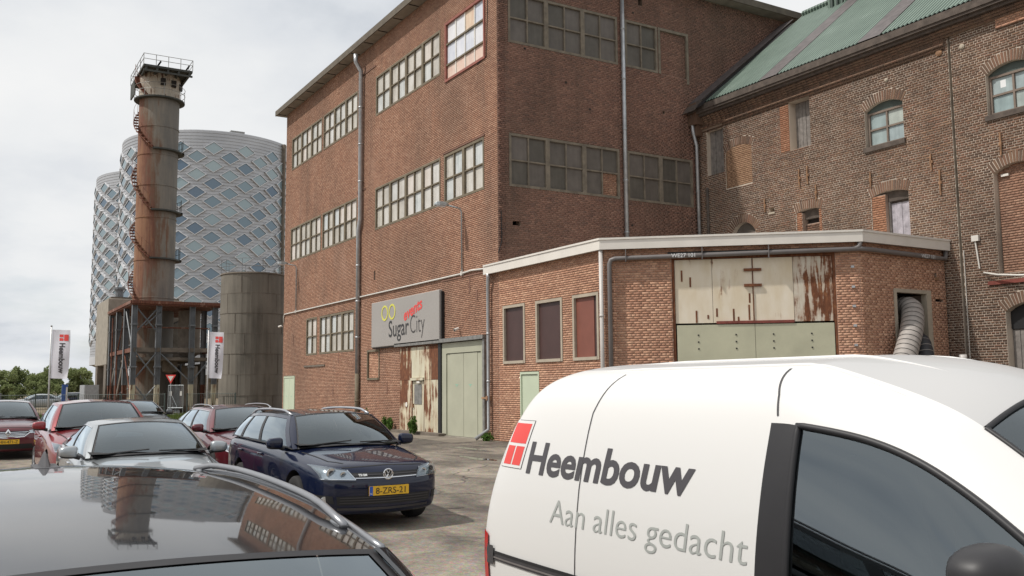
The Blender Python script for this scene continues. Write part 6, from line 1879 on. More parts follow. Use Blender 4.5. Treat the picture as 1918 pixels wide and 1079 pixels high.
    for (u0, u1, v0, v1, nu, nv) in ((-1, -.9, 0, 1, 2, 6), (.9, 1, 0, 1, 2, 6), (-.9, .9, 0, .08, 16, 1), (-.9, .9, .9, 1, 16, 1)):
        param_patch('tailgate_frame', rw, u0, u1, nu, v0, v1, nv, paint, T, cen)
    # wipers
    for (t0, t1) in ((-.75, -.05), (.1, .8)):
        mb = MB(); p0 = Vector(ws(t0, .03)) + Vector((.02, 0, .02)); p1 = Vector(ws(t1, .075)) + Vector((.02, 0, .02)); mb.tube([p0, p1], .009, 5); mb.build('wiper', blk, T, local=True)
    # cabin
    def deck(t, f):
        a = a_wb + .1 + (a_rb - .25 - a_wb) * f; return (X(a), t * yb(a) * .93, zb(a) + .072)
    param_patch('cabin_floor', deck, -1, 1, 8, 0, 1, 8, M['cabin'], T, Vector((0, 0, -5)))
    rounded_box('dashboard', (X(a_wb + .66), 0, belt + .07), (.36, hw * 1.3, .10), M['cabin'], T)
    for y in (-.36, .36):
        zh = zpk - .27
        s_ = rounded_box('seat', (X(a_wt + .42), y, (belt + zh) / 2 - .02), (.15, .46, zh - belt + .06), M['seat_cloth'], T, taper=(.8, .78), bev=.05, lean=-.06)
        rounded_box('head_rest', (X(a_wt + .50), y, zh + .10), (.10, .26, .17), M['seat_cloth'], s_, bev=.04)
    for y in (-.4, .4):
        rounded_box('rear_head_rest', (X(a_wt + 1.5), y, belt + .22), (.10, .26, .26), M['seat_cloth'], T, bev=.04)
    mb = MB(); c = Vector((X(a_wb + .72), .36, belt + .08)); R_ = .18
    mb.tube([(c.x + .35 * R_ * math.sin(2 * PI * k / 20) * -1, c.y + R_ * math.cos(2 * PI * k / 20), c.z + R_ * math.sin(2 * PI * k / 20) * .9) for k in range(21)], .014, 6); mb.build('steering_wheel', M['black'], T, local=True)
    p = Vector(ws(0, .88)); rounded_box('inner_mirror', (p.x - .10, 0, p.z - .01), (.03, .24, .07), M['black'], T, bev=.015)
    # mirrors
    mz = P.get('mz', belt + .04)
    for sgn in (1, -1):
        xm = X(a_wb + .46); ym = hw * .985
        m_ = pod('door_mirror', (xm, sgn * (ym + P.get('mo', .075)), mz + .02), (.075, .108, .072), M[P.get('mirror', P['paint'])], T)
        pod('mirror_base', (xm - .005, sgn * (ym + P.get('mo', .075)), mz - .012), (.068, .10, .05), blk, m_)
        mb = MB(); mb.tube([(xm - .02, sgn * (ym - .06), mz - .06), (xm - .02, sgn * (ym + .03), mz - .03)], .028, 8); mb.build('mirror_arm', blk, m_, local=True)
        mb = MB(); mb.box(xm - .042, xm - .034, sgn * (ym + P.get('mo', .075)) - .088, sgn * (ym + P.get('mo', .075)) + .088, mz - .03, mz + .07); mb.build('mirror_glass', M['chrome'], m_, local=True)
    # roof rails
    if P.get('rails'):
        for sgn in (1, -1):
            pts = []
            for k in range(17):
                f = P.get('rail_f0', .03) + (.96 - P.get('rail_f0', .03)) * k / 16
                h = P.get('rail_h', .045) * min(1, k / 2.2, (16 - k) / 2.2)
                q = roof(f, sgn * .94); pts.append((q[0], q[1], q[2] + .008 + h))
            mb = MB(); mb.tube(pts, P.get('rail_r', .018), 8); rl = mb.build('roof_rail', M[P.get('rail_mat', 'rail_silver')], T, smooth=True, local=True)
            for f in (P.get('rail_f0', .03) + .03, .93):
                mb = MB(); q = roof(f, sgn * .94); mb.box(q[0] - .05, q[0] + .05, q[1] - .012, q[1] + .012, q[2] - .01, q[2] + P.get('rail_h', .045) * .5)
                bevel(mb.build('rail_foot', M[P.get('rail_mat', 'rail_silver')], rl, local=True), .008)
            if P.get('ditch'):
                pts = [Vector(roof(k / 24, sgn * .985)) + Vector((0, 0, .002)) for k in range(25)]
                mb = MB(); mb.tube(pts, .011, 6); mb.build('roof_ditch_trim', M['rail_dark'], T, smooth=True, local=True)
    if P.get('fin'):
        q = roof(.94, 0)
        mb = MB(); mb.hexa([(q[0] - .09, -.03, q[2] - .005), (q[0] + .10, -.012, q[2] - .005), (q[0] + .10, .012, q[2] - .005), (q[0] - .09, .03, q[2] - .005), (q[0] - .085, -.004, q[2] + .065), (q[0] - .04, -.004, q[2] + .06), (q[0] - .04, .004, q[2] + .06), (q[0] - .085, .004, q[2] + .065)])
        bevel(mb.build('roof_aerial', M[P['fin']], T, local=True), .006)
        mb = MB(); mb.box(q[0] - .14, q[0] + .12, -.05, .05, q[2] - .004, q[2] + .006); bevel(mb.build('aerial_base', M['dark_trim'], T, local=True), .004)
    # wheels
    for a in (af, ar):
        for s in (-1, 1): wheel(T, X(a), s * (hw - .115), wr, s, P.get('spokes', 5))
    # seams and handles
    hk = zb(a_wb) 
    for sgn, md in ((1, 'left'), (-1, 'right')):
        for a in (a_wb + .16, (bars[1] + bars[2]) / 2 * (a_s1 - a_s0) + a_s0, bars[3] * (a_s1 - a_s0) + a_s0):
            S.strip('door_gap', md, [(X(a), .27), (X(a), zb(a) - .03)], .010, M['black'], T)
        for a in ((bars[1] * (a_s1 - a_s0) + a_s0) - .22, (bars[3] * (a_s1 - a_s0) + a_s0) - .2):
            h = S.hit(md, X(a), belt - .13, .012)
            if h: rounded_box('door_handle', h, (.20, .03, .03), paint if not P.get('chrome_handle') else M['chrome'], T, bev=.01)
        S.strip('hood_gap', 'top', [(X(a_wb + .05), sgn * yb(a_wb) * .93), (X(.75), sgn * yb(.75) * .86), (X(.35), sgn * yb(.35) * .80), (X(.16), sgn * yb(.2) * .66)], .018, M['black'], T)
        S.strip('sill_trim', md, [(X(af + wr + .08), .25), (X(ar - wr - .08), .25)], .05, blk, T)
        # rear lamps
        S.patch('tail_lamp', 'rear', [(sgn * hw * .45, .80), (sgn * hw * .86, .78), (sgn * hw * .86, .93), (sgn * hw * .45, .92)], M['tail_red'], T, .006)
    S.strip('hood_gap', 'front', [(-hw * .60, hood - .135), (0, hood - .115), (hw * .60, hood - .135)], .010, M['black'], T)
    P['_S'] = S; P['_X'] = X; P['_T'] = T
    P['front'](P)
    return T
def headlamp(P, quad, bowls, name='headlamp'):
    """quad for the +y lamp: inner-bottom, outer-bottom, outer-top, inner-top in (y, z)"""
    S, T = P['_S'], P['_T']
    for s in (1, -1):
        q = [(s * y, z) for y, z in quad]
        o = S.patch(name, 'front', q, M['dark_trim'], T, .003, 12, 5)
        q2 = [(s * (y + (sum(a for a, _ in quad) / 4 - y) * .06), z + (sum(b for _, b in quad) / 4 - z) * .12) for y, z in quad]
        S.patch('reflector', 'front', q2, M['reflector'], o, .006, 12, 5)
        for (y, z, r) in bowls:
            h = S.hit('front', s * y, z, .010)
            if h is None: continue
            mb = MB(); mb.tube([h + Vector((-.02, 0, 0)), h + Vector((.004, 0, 0))], r, 20); mb.build('lamp_bowl', M['chrome'], o, local=True)
            mb = MB(); mb.tube([h + Vector((.0045, 0, 0)), h + Vector((.008, 0, 0))], r * .55, 16); mb.build('bulb', M['dark_trim'], o, local=True)
        S.patch('lens', 'front', q, M['lens'], o, .022, 12, 5)
        for i in (0, 3): S.strip('lamp_edge', 'front', [q[i], q[(i + 1) % 4]], .012, M['chrome'], o, .012)
def front_vw(P):
    S, T, X = P['_S'], P['_T'], P['_X']
    headlamp(P, [(.40, .625), (.76, .640), (.80, .785), (.48, .735)], [(.66, .705, .060), (.53, .680, .040)])
    S.patch('grille', 'front', [(-.43, .635), (.43, .635), (.45, .705), (-.45, .705)], M['black'], T, .004, 16, 2)
    for z in (.650, .678): S.strip('grille_bar', 'front', [(-.42, z), (0, z), (.42, z)], .014, M['dark_trim'], T, .010)
    S.strip('chrome_strip', 'front', [(-.40, .640), (0, .637), (.40, .640)], .009, M['chrome'], T, .012)
    c = S.hit('front', 0, .672, .022)
    mb = MB(); K = 28; R = .060
    mb.tube([c + Vector((0, R * math.cos(2 * PI * k / K), R * math.sin(2 * PI * k / K))) for k in range(K + 1)], .0085, 6)
    lw = .0075
    for s in (1, -1):
        mb.tube([c + Vector((.002, s * .026, .050)), c + Vector((.002, 0, .004))], lw, 5)
        mb.tube([c + Vector((.002, s * .047, .026)), c + Vector((.002, s * .022, -.046))], lw, 5)
        mb.tube([c + Vector((.002, s * .022, -.046)), c + Vector((.002, 0, -.004))], lw, 5)
    bd = mb.build('badge', M['chrome'], T, local=True)
    mb = MB(); mb.tube([c + Vector((-.02, 0, 0)), c + Vector((-.004, 0, 0))], R, 24); mb.build('badge_disc', M['black'], bd, local=True)
    c2 = S.hit('front', 0, .49, .02)
    plate(T, c2.x + .004, 0, .49, '8-ZRS-21')
    S.patch('lower_intake', 'front', [(-.60, .33), (.60, .33), (.62, .435), (-.62, .435)], M['black'], T, .004, 18, 3)
    for z in (.355, .385, .415): S.strip('intake_slat', 'front', [(-.58, z), (0, z), (.58, z)], .012, M['dark_trim'], T, .012)
    for s in (1, -1):
        S.patch('fog_recess', 'front', [(s * .64, .345), (s * .80, .37), (s * .80, .45), (s * .66, .44)], M['black'], T, .004, 5, 3)
        h = S.hit('front', s * .73, .40, .01)
        if h: 
            mb = MB(); mb.tube([h + Vector((-.02, 0, 0)), h + Vector((.004, 0, 0))], .035, 16); mb.build('fog_lamp', M['reflector'], T, local=True)
    S.strip('bumper_lip', 'front', [(-.78, .285), (0, .275), (.78, .285)], .03, M['dark_trim'], T, .008)
    S.strip('bumper_line', 'front', [(-.80, .60), (-.4, .60)], .006, M['black'], T, .003)
    v, f = text_mesh('TSI BM', .035, .001)
    vs = [S.hit('front', -.36 + q[0], .662 + q[1], .014) for q in v]
    if all(x is not None for x in vs): surf_obj('lettering', vs, f, M['sticker'], T, 'front', False)
    p = Vector((0, 0, 0))
    # small windscreen sticker
def lozenge(P, z, s=.085):
    S, T = P['_S'], P['_T']
    c = S.hit('front', 0, z, .03)
    mb = MB()
    o = [(0, s * 1.25), (s * .78, 0), (0, -s * 1.25), (-s * .78, 0)]; i = [(y * .5, zz * .5) for y, zz in o]
    vs = [(c.x + .012, y, c.z + zz) for y, zz in o] + [(c.x + .02, y, c.z + zz) for y, zz in i] + [(c.x - .02, y, c.z + zz) for y, zz in o] + [(c.x - .02, y, c.z + zz) for y, zz in i]
    fs = [(k, (k + 1) % 4, 4 + (k + 1) % 4, 4 + k) for k in range(4)] + [(8 + k, 8 + (k + 1) % 4, (k + 1) % 4, k) for k in range(4)] + [(4 + k, 4 + (k + 1) % 4, 12 + (k + 1) % 4, 12 + k) for k in range(4)]
    mb.add(vs, fs); mb.build('badge', M['chrome'], T, local=True)
def front_renault(P):
    S, T, X = P['_S'], P['_T'], P['_X']
    headlamp(P, [(.50, .655), (.80, .67), (.83, .755), (.48, .72)], [(.70, .70, .036), (.58, .69, .03)])
    S.patch('grille', 'front', [(-.36, .56), (.36, .56), (.50, .71), (-.50, .71)], M['black'], T, .004, 16, 4)
    for z, w in ((.59, .36), (.62, .39), (.65, .42), (.685, .46)): S.strip('grille_bar', 'front', [(-w, z), (0, z - .012), (w, z)], .012, M['chrome'], T, .012)
    S.strip('chrome_strip', 'front', [(-.50, .67), (-.36, .57), (0, .545), (.36, .57), (.50, .67)], .018, M['chrome'], T, .014)
    for s in (1, -1): S.strip('day_lamp', 'front', [(s * .80, .66), (s * .70, .60), (s * .62, .50), (s * .70, .47)], .022, M['chrome'], T, .012)
    lozenge(P, .655)
    c2 = S.hit('front', 0, .45, .02)
    plate(T, c2.x + .004, 0, .45, P.get('plate', 'HH-471-Z'))
    S.patch('lower_intake', 'front', [(-.60, .27), (.60, .27), (.55, .39), (-.55, .39)], M['black'], T, .004, 16, 3)
    for s in (1, -1):
        h = S.hit('front', s * .70, .36, .01)
        if h:
            mb = MB(); mb.tube([h + Vector((-.02, 0, 0)), h + Vector((.006, 0, 0))], .035, 14); mb.build('fog_lamp', M['reflector'], T, local=True)
def front_suv(P):
    S, T, X = P['_S'], P['_T'], P['_X']
    headlamp(P, [(.42, .73), (.80, .75), (.82, .875), (.45, .815)], [(.70, .80, .042), (.56, .775, .038)])
    S.patch('grille', 'front', [(-.34, .66), (.34, .66), (.40, .80), (-.40, .80)], M['black'], T, .004, 12, 3)
    S.strip('chrome_strip', 'front', [(-.36, .80), (-.2, .68), (.2, .68), (.36, .80)], .03, M['chrome'], T, .012)
    c2 = S.hit('front', 0, .50, .02); plate(T, c2.x + .004, 0, .50, 'HF-207-K')
    S.patch('lower_intake', 'front', [(-.55, .30), (.55, .30), (.60, .43), (-.60, .43)], M['black'], T, .004, 14, 3)
def front_sedan(P):
    S, T, X = P['_S'], P['_T'], P['_X']
    headlamp(P, [(.45, .60), (.78, .62), (.80, .71), (.47, .68)], [(.66, .66, .04), (.55, .65, .03)])
    S.patch('grille', 'front', [(-.36, .46), (.36, .46), (.40, .67), (-.40, .67)], M['black'], T, .004, 12, 4)
    for k in range(5): S.strip('grille_bar', 'front', [(-.36, .49 + .04 * k), (.36, .49 + .04 * k)], .012, M['chrome'], T, .010)
    c2 = S.hit('front', 0, .42, .02); plate(T, c2.x + .004, 0, .42, 'KG-115-P')
    S.patch('lower_intake', 'front', [(-.55, .27), (.55, .27), (.60, .37), (-.60, .37)], M['black'], T, .004, 14, 3)

VW = dict(L=4.56, hw=.885, paint='p_navy', hood=.90, belt=.955, wb=2.63, a_wb=1.00, a_wt=1.78, a_rt=4.12, a_rb=4.50, zpk=1.425, fp=.42, kf=.16, yr=.60, crown=.05, rails=True, front=front_vw, wr=.315)
build_car('estate_car', 'dark blue estate car with silver roof rails and yellow plate facing the yard', 10.85, -4.63, VW)
q = VW['_T']
SED = dict(L=4.70, hw=.85, paint='p_silver', hood=.86, belt=.92, wb=2.81, a_wb=1.12, a_wt=1.98, a_rt=3.35, a_rb=4.05, zpk=1.355, fp=.40, kf=.22, yr=.56, crown=.045, front=front_sedan, mz=.955, bars=(.055, .46, .50, .86, .86, .865), edge_chrome=True, chrome_handle=True)
build_car('saloon_car', 'silver grey saloon car between the two rows, nearest behind the black roof', 11.25, -2.17, SED)
SUV = dict(L=4.38, hw=.90, paint='p_red', hood=1.01, belt=1.045, wb=2.65, a_wb=1.02, a_wt=1.80, a_rt=3.85, a_rb=4.28, zpk=1.555, fp=.42, kf=.16, yr=.61, crown=.05, front=front_suv, wr=.345, mz=1.11, ground=.24, chrome_waist=True)
build_car('crossover_car', 'bright red crossover car behind the silver saloon', 16.55, -2.25, SUV)
EST = dict(L=4.85, hw=.92, paint='p_maroon', hood=.89, belt=.95, wb=2.81, a_wb=1.12, a_wt=1.95, a_rt=4.3, a_rb=4.75, zpk=1.41, fp=.42, kf=.18, yr=.60, crown=.05, front=front_renault, edge_chrome=True, rails=True, rail_r=.01)
build_car('estate_car', 'dark red estate car with chrome grille just behind the blue one', 16.6, -4.95, EST)
LFT = dict(EST); LFT.update(plate='HH-471-Z', rails=False, L=4.6, a_rt=4.0, a_rb=4.5, zpk=1.47, hood=.92, belt=.98)
build_car('hatchback_car', 'dark red car with lozenge badge parked at the far left edge', 26.8, -1.22, LFT)
GRY = dict(SED); GRY.update(hw=.90, paint='p_graphite', hood=.96, belt=1.0, zpk=1.42, mz=1.02, edge_chrome=False, chrome_handle=False)
build_car('hatchback_car', 'dark grey car farthest back, half hidden behind the red crossover', 28.4, -4.75, GRY)
DRK = dict(L=4.75, hw=.92, paint='p_dark', hood=.90, belt=.96, wb=2.75, a_wb=1.18, a_wt=2.00, a_rt=4.22, a_rb=4.68, zpk=1.422, fp=.70, kf=.175, yr=.725, crown=.05, rails=True, rail_r=.013, rail_f0=.115, rail_h=.022, ditch=True, rail_mat='rail_dark', fin='dark_trim', front=front_renault)
build_car('estate_car', 'black glossy car in the foreground with roof rails and shark fin aerial', .43, -.36, DRK)
# far parked cars beyond the fence, copies of the ones in the yard
def copy_tree(o, parent=None):
    c = o.copy(); COL.objects.link(c)
    if parent is not None: c.parent = parent
    for ch in list(o.children):
        copy_tree(ch, c)
    return c
for (src, x, y, lab) in ((SED, 92.0, -6.5, 'silver car far beyond the fence left of the flag'), (VW, 97.0, -9.5, 'small dark car far beyond the fence under the trees')):
    c = copy_tree(src['_T']); c.location = (x, y, 0); c['label'] = lab; c['group'] = 'cars far beyond the fence'; c.rotation_euler = (0, 0, PI * .5)
# ------------------------------------------------------------------ white delivery van
VX = 3.0; VYS = -2.80                      # side plane of the van; it faces -x
VAN = thing('delivery_van', 'white delivery van with red logo and dark lettering in the right foreground', 'van', (VX, VYS - .90, 0), PI)
def vl(x, inset, z): return (-(x - VX), (VYS - inset) - (VYS - .90), z)      # world to van space (rotated by pi): see below
def vloc(x, y, z): return Vector((-(x - VX), -(y - (VYS - .90)), z))
HWV = .90
xs_ = [5.17, 5.14, 5.0, 4.6, 4.1, 3.6, 3.1, 2.74, 2.69, 2.35, 2.14, 2.02, 1.86, 1.68, 1.45, 1.22, 1.02, .90]
def van_row(x, k):
    """rows from sill to roof centre: (inset, z, dx) for station at nominal x"""
    t = x
    if x >= 2.69:
        zt = 1.60
        R = [(.12, .22), (.03, .34), (.0, .66), (.0, .88), (.02, 1.15), (.06, 1.42), (.105, zt), (.145, 1.70), (.21, 1.775), (.34, 1.835), (.60, 1.865), (.90, 1.878)]
    else:
        zt = interp(x, [1.0, 1.22, 1.45, 1.68, 1.88, 2.10, 2.35, 2.56], [.92, .94, 1.045, 1.20, 1.36, 1.49, 1.575, 1.605])
        zp = interp(x, [.90, 1.02, 1.22, 1.45, 1.68, 1.88, 2.10, 2.35, 2.56], [.78, .88, .99, 1.13, 1.30, 1.455, 1.60, 1.69, 1.775])
        zcn = interp(x, [.90, 1.02, 1.22, 1.45, 1.68, 1.88, 2.10, 2.35, 2.56], [.88, 1.0, 1.12, 1.29, 1.47, 1.64, 1.775, 1.85, 1.878])
        b = interp(x, [.9, 1.22, 1.6, 2.2], [.72, .84, .87, .88])
        zt = max(zt, b + .03); zp = max(zp, zt + .05)
        R = [(.12, .22), (.03, .34), (.0, min(.70, b - .1)), (.0, b), (.035, b + (zt - b) * .36), (.085, b + (zt - b) * .70), (.135, zt), (.19, zt + (zp - zt) * .45), (.235, zt + (zp - zt) * .88), (.36, zp + .03), (.60, zp + .03 + (zcn - zp - .03) * .72), (.90, zcn)]
    i, z = R[k]
    if x < 1.3: i += interp(x, [.9, 1.3], [.14, 0])
    xe = 0.0
    # the rear end leans forward with height
    lean = interp(z, [.2, .95, 1.26, 1.55, 1.70, 1.78, 1.84, 1.88], [0, 0, .11, .27, .39, .48, .60, .62])
    w = smoothstep(3.9, 5.17, x)
    xe = -lean * w
    if x > 4.7: i += interp(x, [4.7, 5.0, 5.14, 5.17], [0, .015, .05, .14])
    if abs(x - 2.74) < .001: xe += {3: .03, 4: .01, 5: -.015, 6: -.035}.get(k, 0)
    return x + xe, i, z
NR = 12
V = []; G = []
for x in xs_:
    L_ = []
    for k in range(NR):
        xx, i, z = van_row(x, k); L_.append((xx, VYS - i, z))
    Rr = [(p[0], 2 * (VYS - .90) - p[1], p[2]) for p in reversed(L_[:-1])]
    idx = []
    for p in L_ + Rr: idx.append(len(V)); V.append(vloc(*p))
    G.append(idx)
n = len(G[0]); F = []; MI = []
def matidx(a, b, i):
    k = i if i < NR - 1 else n - 2 - i        # row band counted from the sill
    xm = (xs_[a] + xs_[b]) / 2
    if 3 <= k <= 5:
        if 1.22 < xm < 2.69: return 1          # door glass
        if 2.69 < xm < 2.74: return 2          # black pillar
    if k >= 9 and xm > 2.02: return 4          # roof panel, in a darker, greyer copy of the body white
    if k >= 9 and 1.22 < xm < 2.02: return 3   # windscreen
    return 0
for a in range(len(xs_) - 1):
    for i in range(n - 1):
        F.append((G[a][i], G[a + 1][i], G[a + 1][i + 1], G[a][i + 1])); MI.append(matidx(a, a + 1, i))
def capv(idx):
    g = []
    for i in range(NR - 1):
        l, r = V[idx[i]], V[idx[n - 1 - i]]
        row = [idx[i]]
        for t in (.25, .5, .75):
            V.append(l.lerp(r, t)); row.append(len(V) - 1)
        row.append(idx[n - 1 - i]); g.append(row)
    for i in range(NR - 2):
        for j in range(4): F.append((g[i][j], g[i][j + 1], g[i + 1][j + 1], g[i + 1][j])); MI.append(0)
    top = g[-1]
    F.append((top[0], top[1], top[2], top[3], top[4], idx[NR - 1])); MI.append(0)
    return g[0]
c0 = capv(G[0]); c1 = capv(G[-1])
F.append(tuple(c0 + [G[1][-1], G[1][0]])); MI.append(0)
for a in range(1, len(xs_) - 2): F.append((G[a][0], G[a][-1], G[a + 1][-1], G[a + 1][0])); MI.append(0)
F.append(tuple([G[-2][0], G[-2][-1]] + list(reversed(c1)))); MI.append(0)
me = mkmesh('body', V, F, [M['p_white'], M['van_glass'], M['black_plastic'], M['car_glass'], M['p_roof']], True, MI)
bm = bmesh.new(); bm.from_mesh(me); bmesh.ops.recalc_face_normals(bm, faces=bm.faces); bm.to_mesh(me); bm.free()
tmp = bpy.data.objects.new('body', me); COL.objects.link(tmp)
sd = tmp.modifiers.new('s', 'SUBSURF'); sd.levels = 3; sd.render_levels = 3
ev = evaluated(tmp); bpy.data.objects.remove(tmp)
VS = Surf(ev)
# split the smooth shell by what it is
co = np.zeros(len(ev.vertices) * 3); ev.vertices.foreach_get('co', co); co = co.reshape(-1, 3)
groups = {0: [], 1: [], 2: [], 3: [], 4: []}
for p in ev.polygons: groups[p.material_index].append(tuple(p.vertices))
nrm = np.zeros(len(ev.vertices) * 3); ev.vertices.foreach_get('normal', nrm); nrm = nrm.reshape(-1, 3)
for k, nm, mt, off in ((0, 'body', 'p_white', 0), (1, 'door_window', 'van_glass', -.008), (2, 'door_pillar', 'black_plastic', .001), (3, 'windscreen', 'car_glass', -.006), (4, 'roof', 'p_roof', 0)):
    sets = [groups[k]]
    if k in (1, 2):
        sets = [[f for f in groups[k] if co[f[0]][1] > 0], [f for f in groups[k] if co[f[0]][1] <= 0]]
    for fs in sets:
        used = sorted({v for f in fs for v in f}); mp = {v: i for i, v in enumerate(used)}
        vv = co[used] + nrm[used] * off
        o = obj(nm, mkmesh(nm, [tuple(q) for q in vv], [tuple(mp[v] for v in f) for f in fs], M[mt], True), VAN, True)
        if k == 0: VBODY = o
        if k in (1, 3):
            ec = {}
            for f in fs:
                for i in range(len(f)):
                    e = tuple(sorted((f[i], f[(i + 1) % len(f)]))); ec[e] = ec.get(e, 0) + 1
            nb_ = {}
            for e, c in ec.items():
                if c == 1: nb_.setdefault(e[0], []).append(e[1]); nb_.setdefault(e[1], []).append(e[0])
            st_ = next(iter(nb_)); loop = [st_]; prev = None
            while True:
                nx_ = [q for q in nb_[loop[-1]] if q != prev]
                prev = loop[-1]
                if not nx_ or nx_[0] == st_ or len(loop) > 2000: break
                loop.append(nx_[0])
            pts = [Vector(co[i] + nrm[i] * .0) for i in loop]; pts.append(pts[0])
            mb = MB(); mb.tube(pts, .015 if k == 1 else .011, 6, cap=False); mb.build('window_seal', M['black_plastic'], o, smooth=True, local=True)
def vside(x, z, off=.004):
    # point on the lettered side, from world x
    return VS.hit('right', -(x - VX), z, off)
# lettering on the side: world x grows to the rear, text runs towards the front
def van_text(body, x0, z0, size, bold, shear, xs, mat, name='lettering', drop=0.0):
    v, f = text_mesh(body, size, bold, shear, xs)
    # triangulate finely enough to lie on the curved side
    bm = bmesh.new(); vv = [bm.verts.new(tuple(p)) for p in v]
    for q in f:
        try: bm.faces.new([vv[i] for i in q])
        except Exception: pass
    bmesh.ops.triangulate(bm, faces=bm.faces)
    bmesh.ops.subdivide_edges(bm, edges=[e for e in bm.edges if e.calc_length() > .05], cuts=1)
    bmesh.ops.triangulate(bm, faces=bm.faces)
    bm.verts.index_update()
    P = [p.co.copy() for p in bm.verts]; Fc = [tuple(q.index for q in fc.verts) for fc in bm.faces]; bm.free()
    out_ = []
    for p in P:
        h = vside(x0 - p.x, z0 + p.y, .003)
        out_.append(h if h else Vector((0, 0, 0)))
    return surf_obj(name, out_, Fc, M[mat], VBODY, 'right', False)
van_text('Heembouw', 4.62, 1.255, .245, .006, .16, 1.21, 'charcoal_print')
def word_start(pre, first, a):
    full = text_mesh(pre + first, *a)[0][:, 0].max(); one = text_mesh(first, *a)[0][:, 0].max()
    return full - one
ta = (.180, -.001, .10, 1.17)
for pre, w_ in (('', 'Aan'), ('Aan ', 'alles'), ('Aan alles ', 'gedacht')):
    van_text(w_, 4.32 - (word_start(pre, w_[0], ta) if pre else 0.0), 1.01, *ta, 'grey_print')
def van_rect(xa, xb_, za, zb_, mat, off=.0025, sh=0.0, name='logo'):
    q = [(-(xa - VX), za), (-(xb_ - VX), za), (-(xb_ - sh - VX), zb_), (-(xa - sh - VX), zb_)]
    return VS.patch(name, 'right', q, M[mat], VBODY, off, 4, 5)
SHR = .085
def lrect(u0, u1, v0, v1, mat, off):
    # logo square in its own leaning frame: u 0..1 from the rear, v 0..1 upwards
    XA, XB_, ZA, ZB_ = 4.93, 4.665, 1.265, 1.545
    f = lambda u, v: (-( (XA + (XB_ - XA) * u) - SHR * v - VX), ZA + (ZB_ - ZA) * v)
    VS.patch('logo', 'right', [f(u0, v0), f(u1, v0), f(u1, v1), f(u0, v1)], M[mat], VBODY, off, 4, 5)
lrect(0, 1, 0, 1, 'charcoal_print', .002); lrect(.02, .98, .012, .988, 'p_white', .003)
lrect(.10, .90, .52, .93, 'red_print', .004); lrect(.10, .47, .07, .46, 'red_print', .004); lrect(.53, .90, .07, .46, 'red_print', .004)
# seams, slide rail, lamp, mirror
gm = M['dark_trim']
def vstrip_side(pts, w, mat=gm, off=.003, name='door_gap'):
    return VS.strip(name, 'right', [(-(x - VX), z) for x, z in pts], w, mat, VBODY, off, 8)
vstrip_side([(3.95, 1.80), (4.03, 1.6), (4.06, 1.2), (4.08, .4)], .007)
vstrip_side([(2.83, 1.81), (2.77, 1.70), (2.745, 1.615)], .009)
vstrip_side([(2.76, .98), (2.75, .5), (2.6, .35)], .008)
rail = vstrip_side([(4.98, .745), (4.5, .745), (3.2, .745)], .055, M['dark_trim'], .006, 'slide_rail')
vstrip_side([(4.95, .765), (4.5, .765), (3.2, .765)], .012, M['black'], .010, 'rail_groove')
vstrip_side([(4.95, .735), (4.5, .735), (3.2, .735)], .010, M['plastic_grey'], .010, 'rail_lip')
VS.patch('rail_end', 'right', [(-(5.06 - VX), .69), (-(4.93 - VX), .69), (-(4.93 - VX), .80), (-(5.06 - VX), .80)], M['dark_trim'], VBODY, .012, 3, 3)
for s in (1, -1):
    o = VS.patch('tail_lamp', 'rear', [(s * .60, .45), (s * .74, .45), (s * .72, 1.02), (s * .60, 1.02)], M['tail_red'], VAN, .014, 4, 8)
    VS.patch('tail_lamp', 'right' if s > 0 else 'left', [(-(5.075 - VX), .45), (-(5.01 - VX), .45), (-(5.01 - VX), .86), (-(5.07 - VX), .88)], M['tail_red'], VAN, .012, 3, 6)
# roof ribs and aerial socket
for y in (-.56, -.28, .28, .56):
    pts = []
    for k in range(22):
        x = 4.25 - (4.25 - 2.30) * k / 21
        h = VS.hit('top', -(x - VX), y, 0.0)
        if h: pts.append(h + Vector((0, 0, .000)))
    mb = MB(); mb.tube(pts, [.010 * min(1, i / 4, (len(pts) - 1 - i) / 5) + .0005 for i in range(len(pts))], 8); mb.build('roof_rib', M['p_white'], VBODY, smooth=True, local=True)
VS.strip('roof_seam', 'top', [(-(4.2 - VX), .70), (-(3.2 - VX), .715), (-(2.6 - VX), .70)], .010, M['p_white'], VBODY, .002, 8)
h = VS.hit('top', -(2.75 - VX), .50, 0.0)
mb = MB(); mb.lathe([(.03, 0), (.028, .012), (.012, .016), (.001, .017)], h, 14); mb.build('aerial_socket', M['black'], VBODY, local=True)
m_ = pod('door_mirror', tuple(vloc(1.74, VYS + .10, 1.165)), (.10, .135, .09), M['black_plastic'], VAN, e=.75)
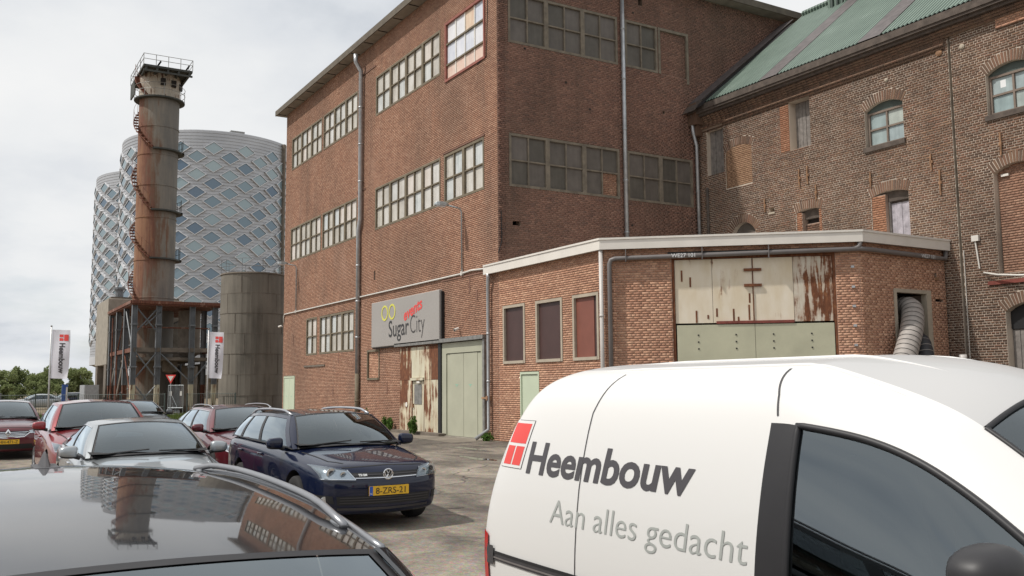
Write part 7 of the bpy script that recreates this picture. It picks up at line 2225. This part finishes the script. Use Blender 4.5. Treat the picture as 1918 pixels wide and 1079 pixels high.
rounded_box('mirror_arm', tuple(vloc(1.70, VYS + .0, 1.06)), (.10, .2, .07), M['black_plastic'], m_, bev=.02)
pod('door_mirror', tuple(vloc(1.74, VYS - 1.90, 1.165)), (.10, .135, .09), M['black_plastic'], VAN, e=.75)
# cabin
mb = MB(); mb.box(-(2.95 - VX), -(1.25 - VX), -.82, .82, .80, .82); mb.box(-(2.98 - VX), -(2.955 - VX), -.72, .72, .6, 1.68); mb.build('cabin_floor', M['cabin'], VAN, local=True)
for y in (-.38, .38):
    s_ = rounded_box('seat', tuple(vloc(2.55, VYS - .90 - y, 1.12)), (.16, .48, .66), M['seat_cloth'], VAN, taper=(.8, .8), bev=.05, lean=-.05)
    rounded_box('head_rest', tuple(vloc(2.60, VYS - .90 - y, 1.50)), (.10, .26, .18), M['seat_cloth'], s_, bev=.04)
rounded_box('dashboard', tuple(vloc(1.55, VYS - .90, .95)), (.5, 1.5, .22), M['cabin'], VAN)
for x in (4.36, 1.66):
    for y in (-.78, .78): wheel(VAN, -(x - VX), y, .32, 1 if y > 0 else -1, 6)
# ------------------------------------------------------------------ small things on the ground
def puddle(x, y, rx, ry, label):
    K = 28; vs = []
    ph = random.uniform(0, 6)
    for k in range(K):
        a = 2 * PI * k / K; r_ = 1 + .25 * math.sin(3 * a + ph) + .15 * math.sin(5 * a + 2 * ph)
        vs.append((x + rx * r_ * math.cos(a), y + ry * r_ * math.sin(a), .006))
    o = obj('puddle', mkmesh('puddle', vs, [tuple(range(K))], M['puddle']))
    tag(o, label, 'puddle', 'puddles on the asphalt', 'structure')
puddle(19.9, -10.9, .9, .16, 'thin shallow puddle on the asphalt in front of the double door')
puddle(23.2, -12.4, .9, .14, 'faint damp puddle nearer the double door')
sk = tag(obj('concrete_apron', mkmesh('concrete_apron', [(25.9, YA + .15, .004), (36.3, YA + .15, .004), (36.3, YA + .9, .004), (25.9, YA + 1.6, .004)], [(0, 1, 2, 3)], M['apron'])), 'worn concrete strip in front of the doors', None, None, 'structure')
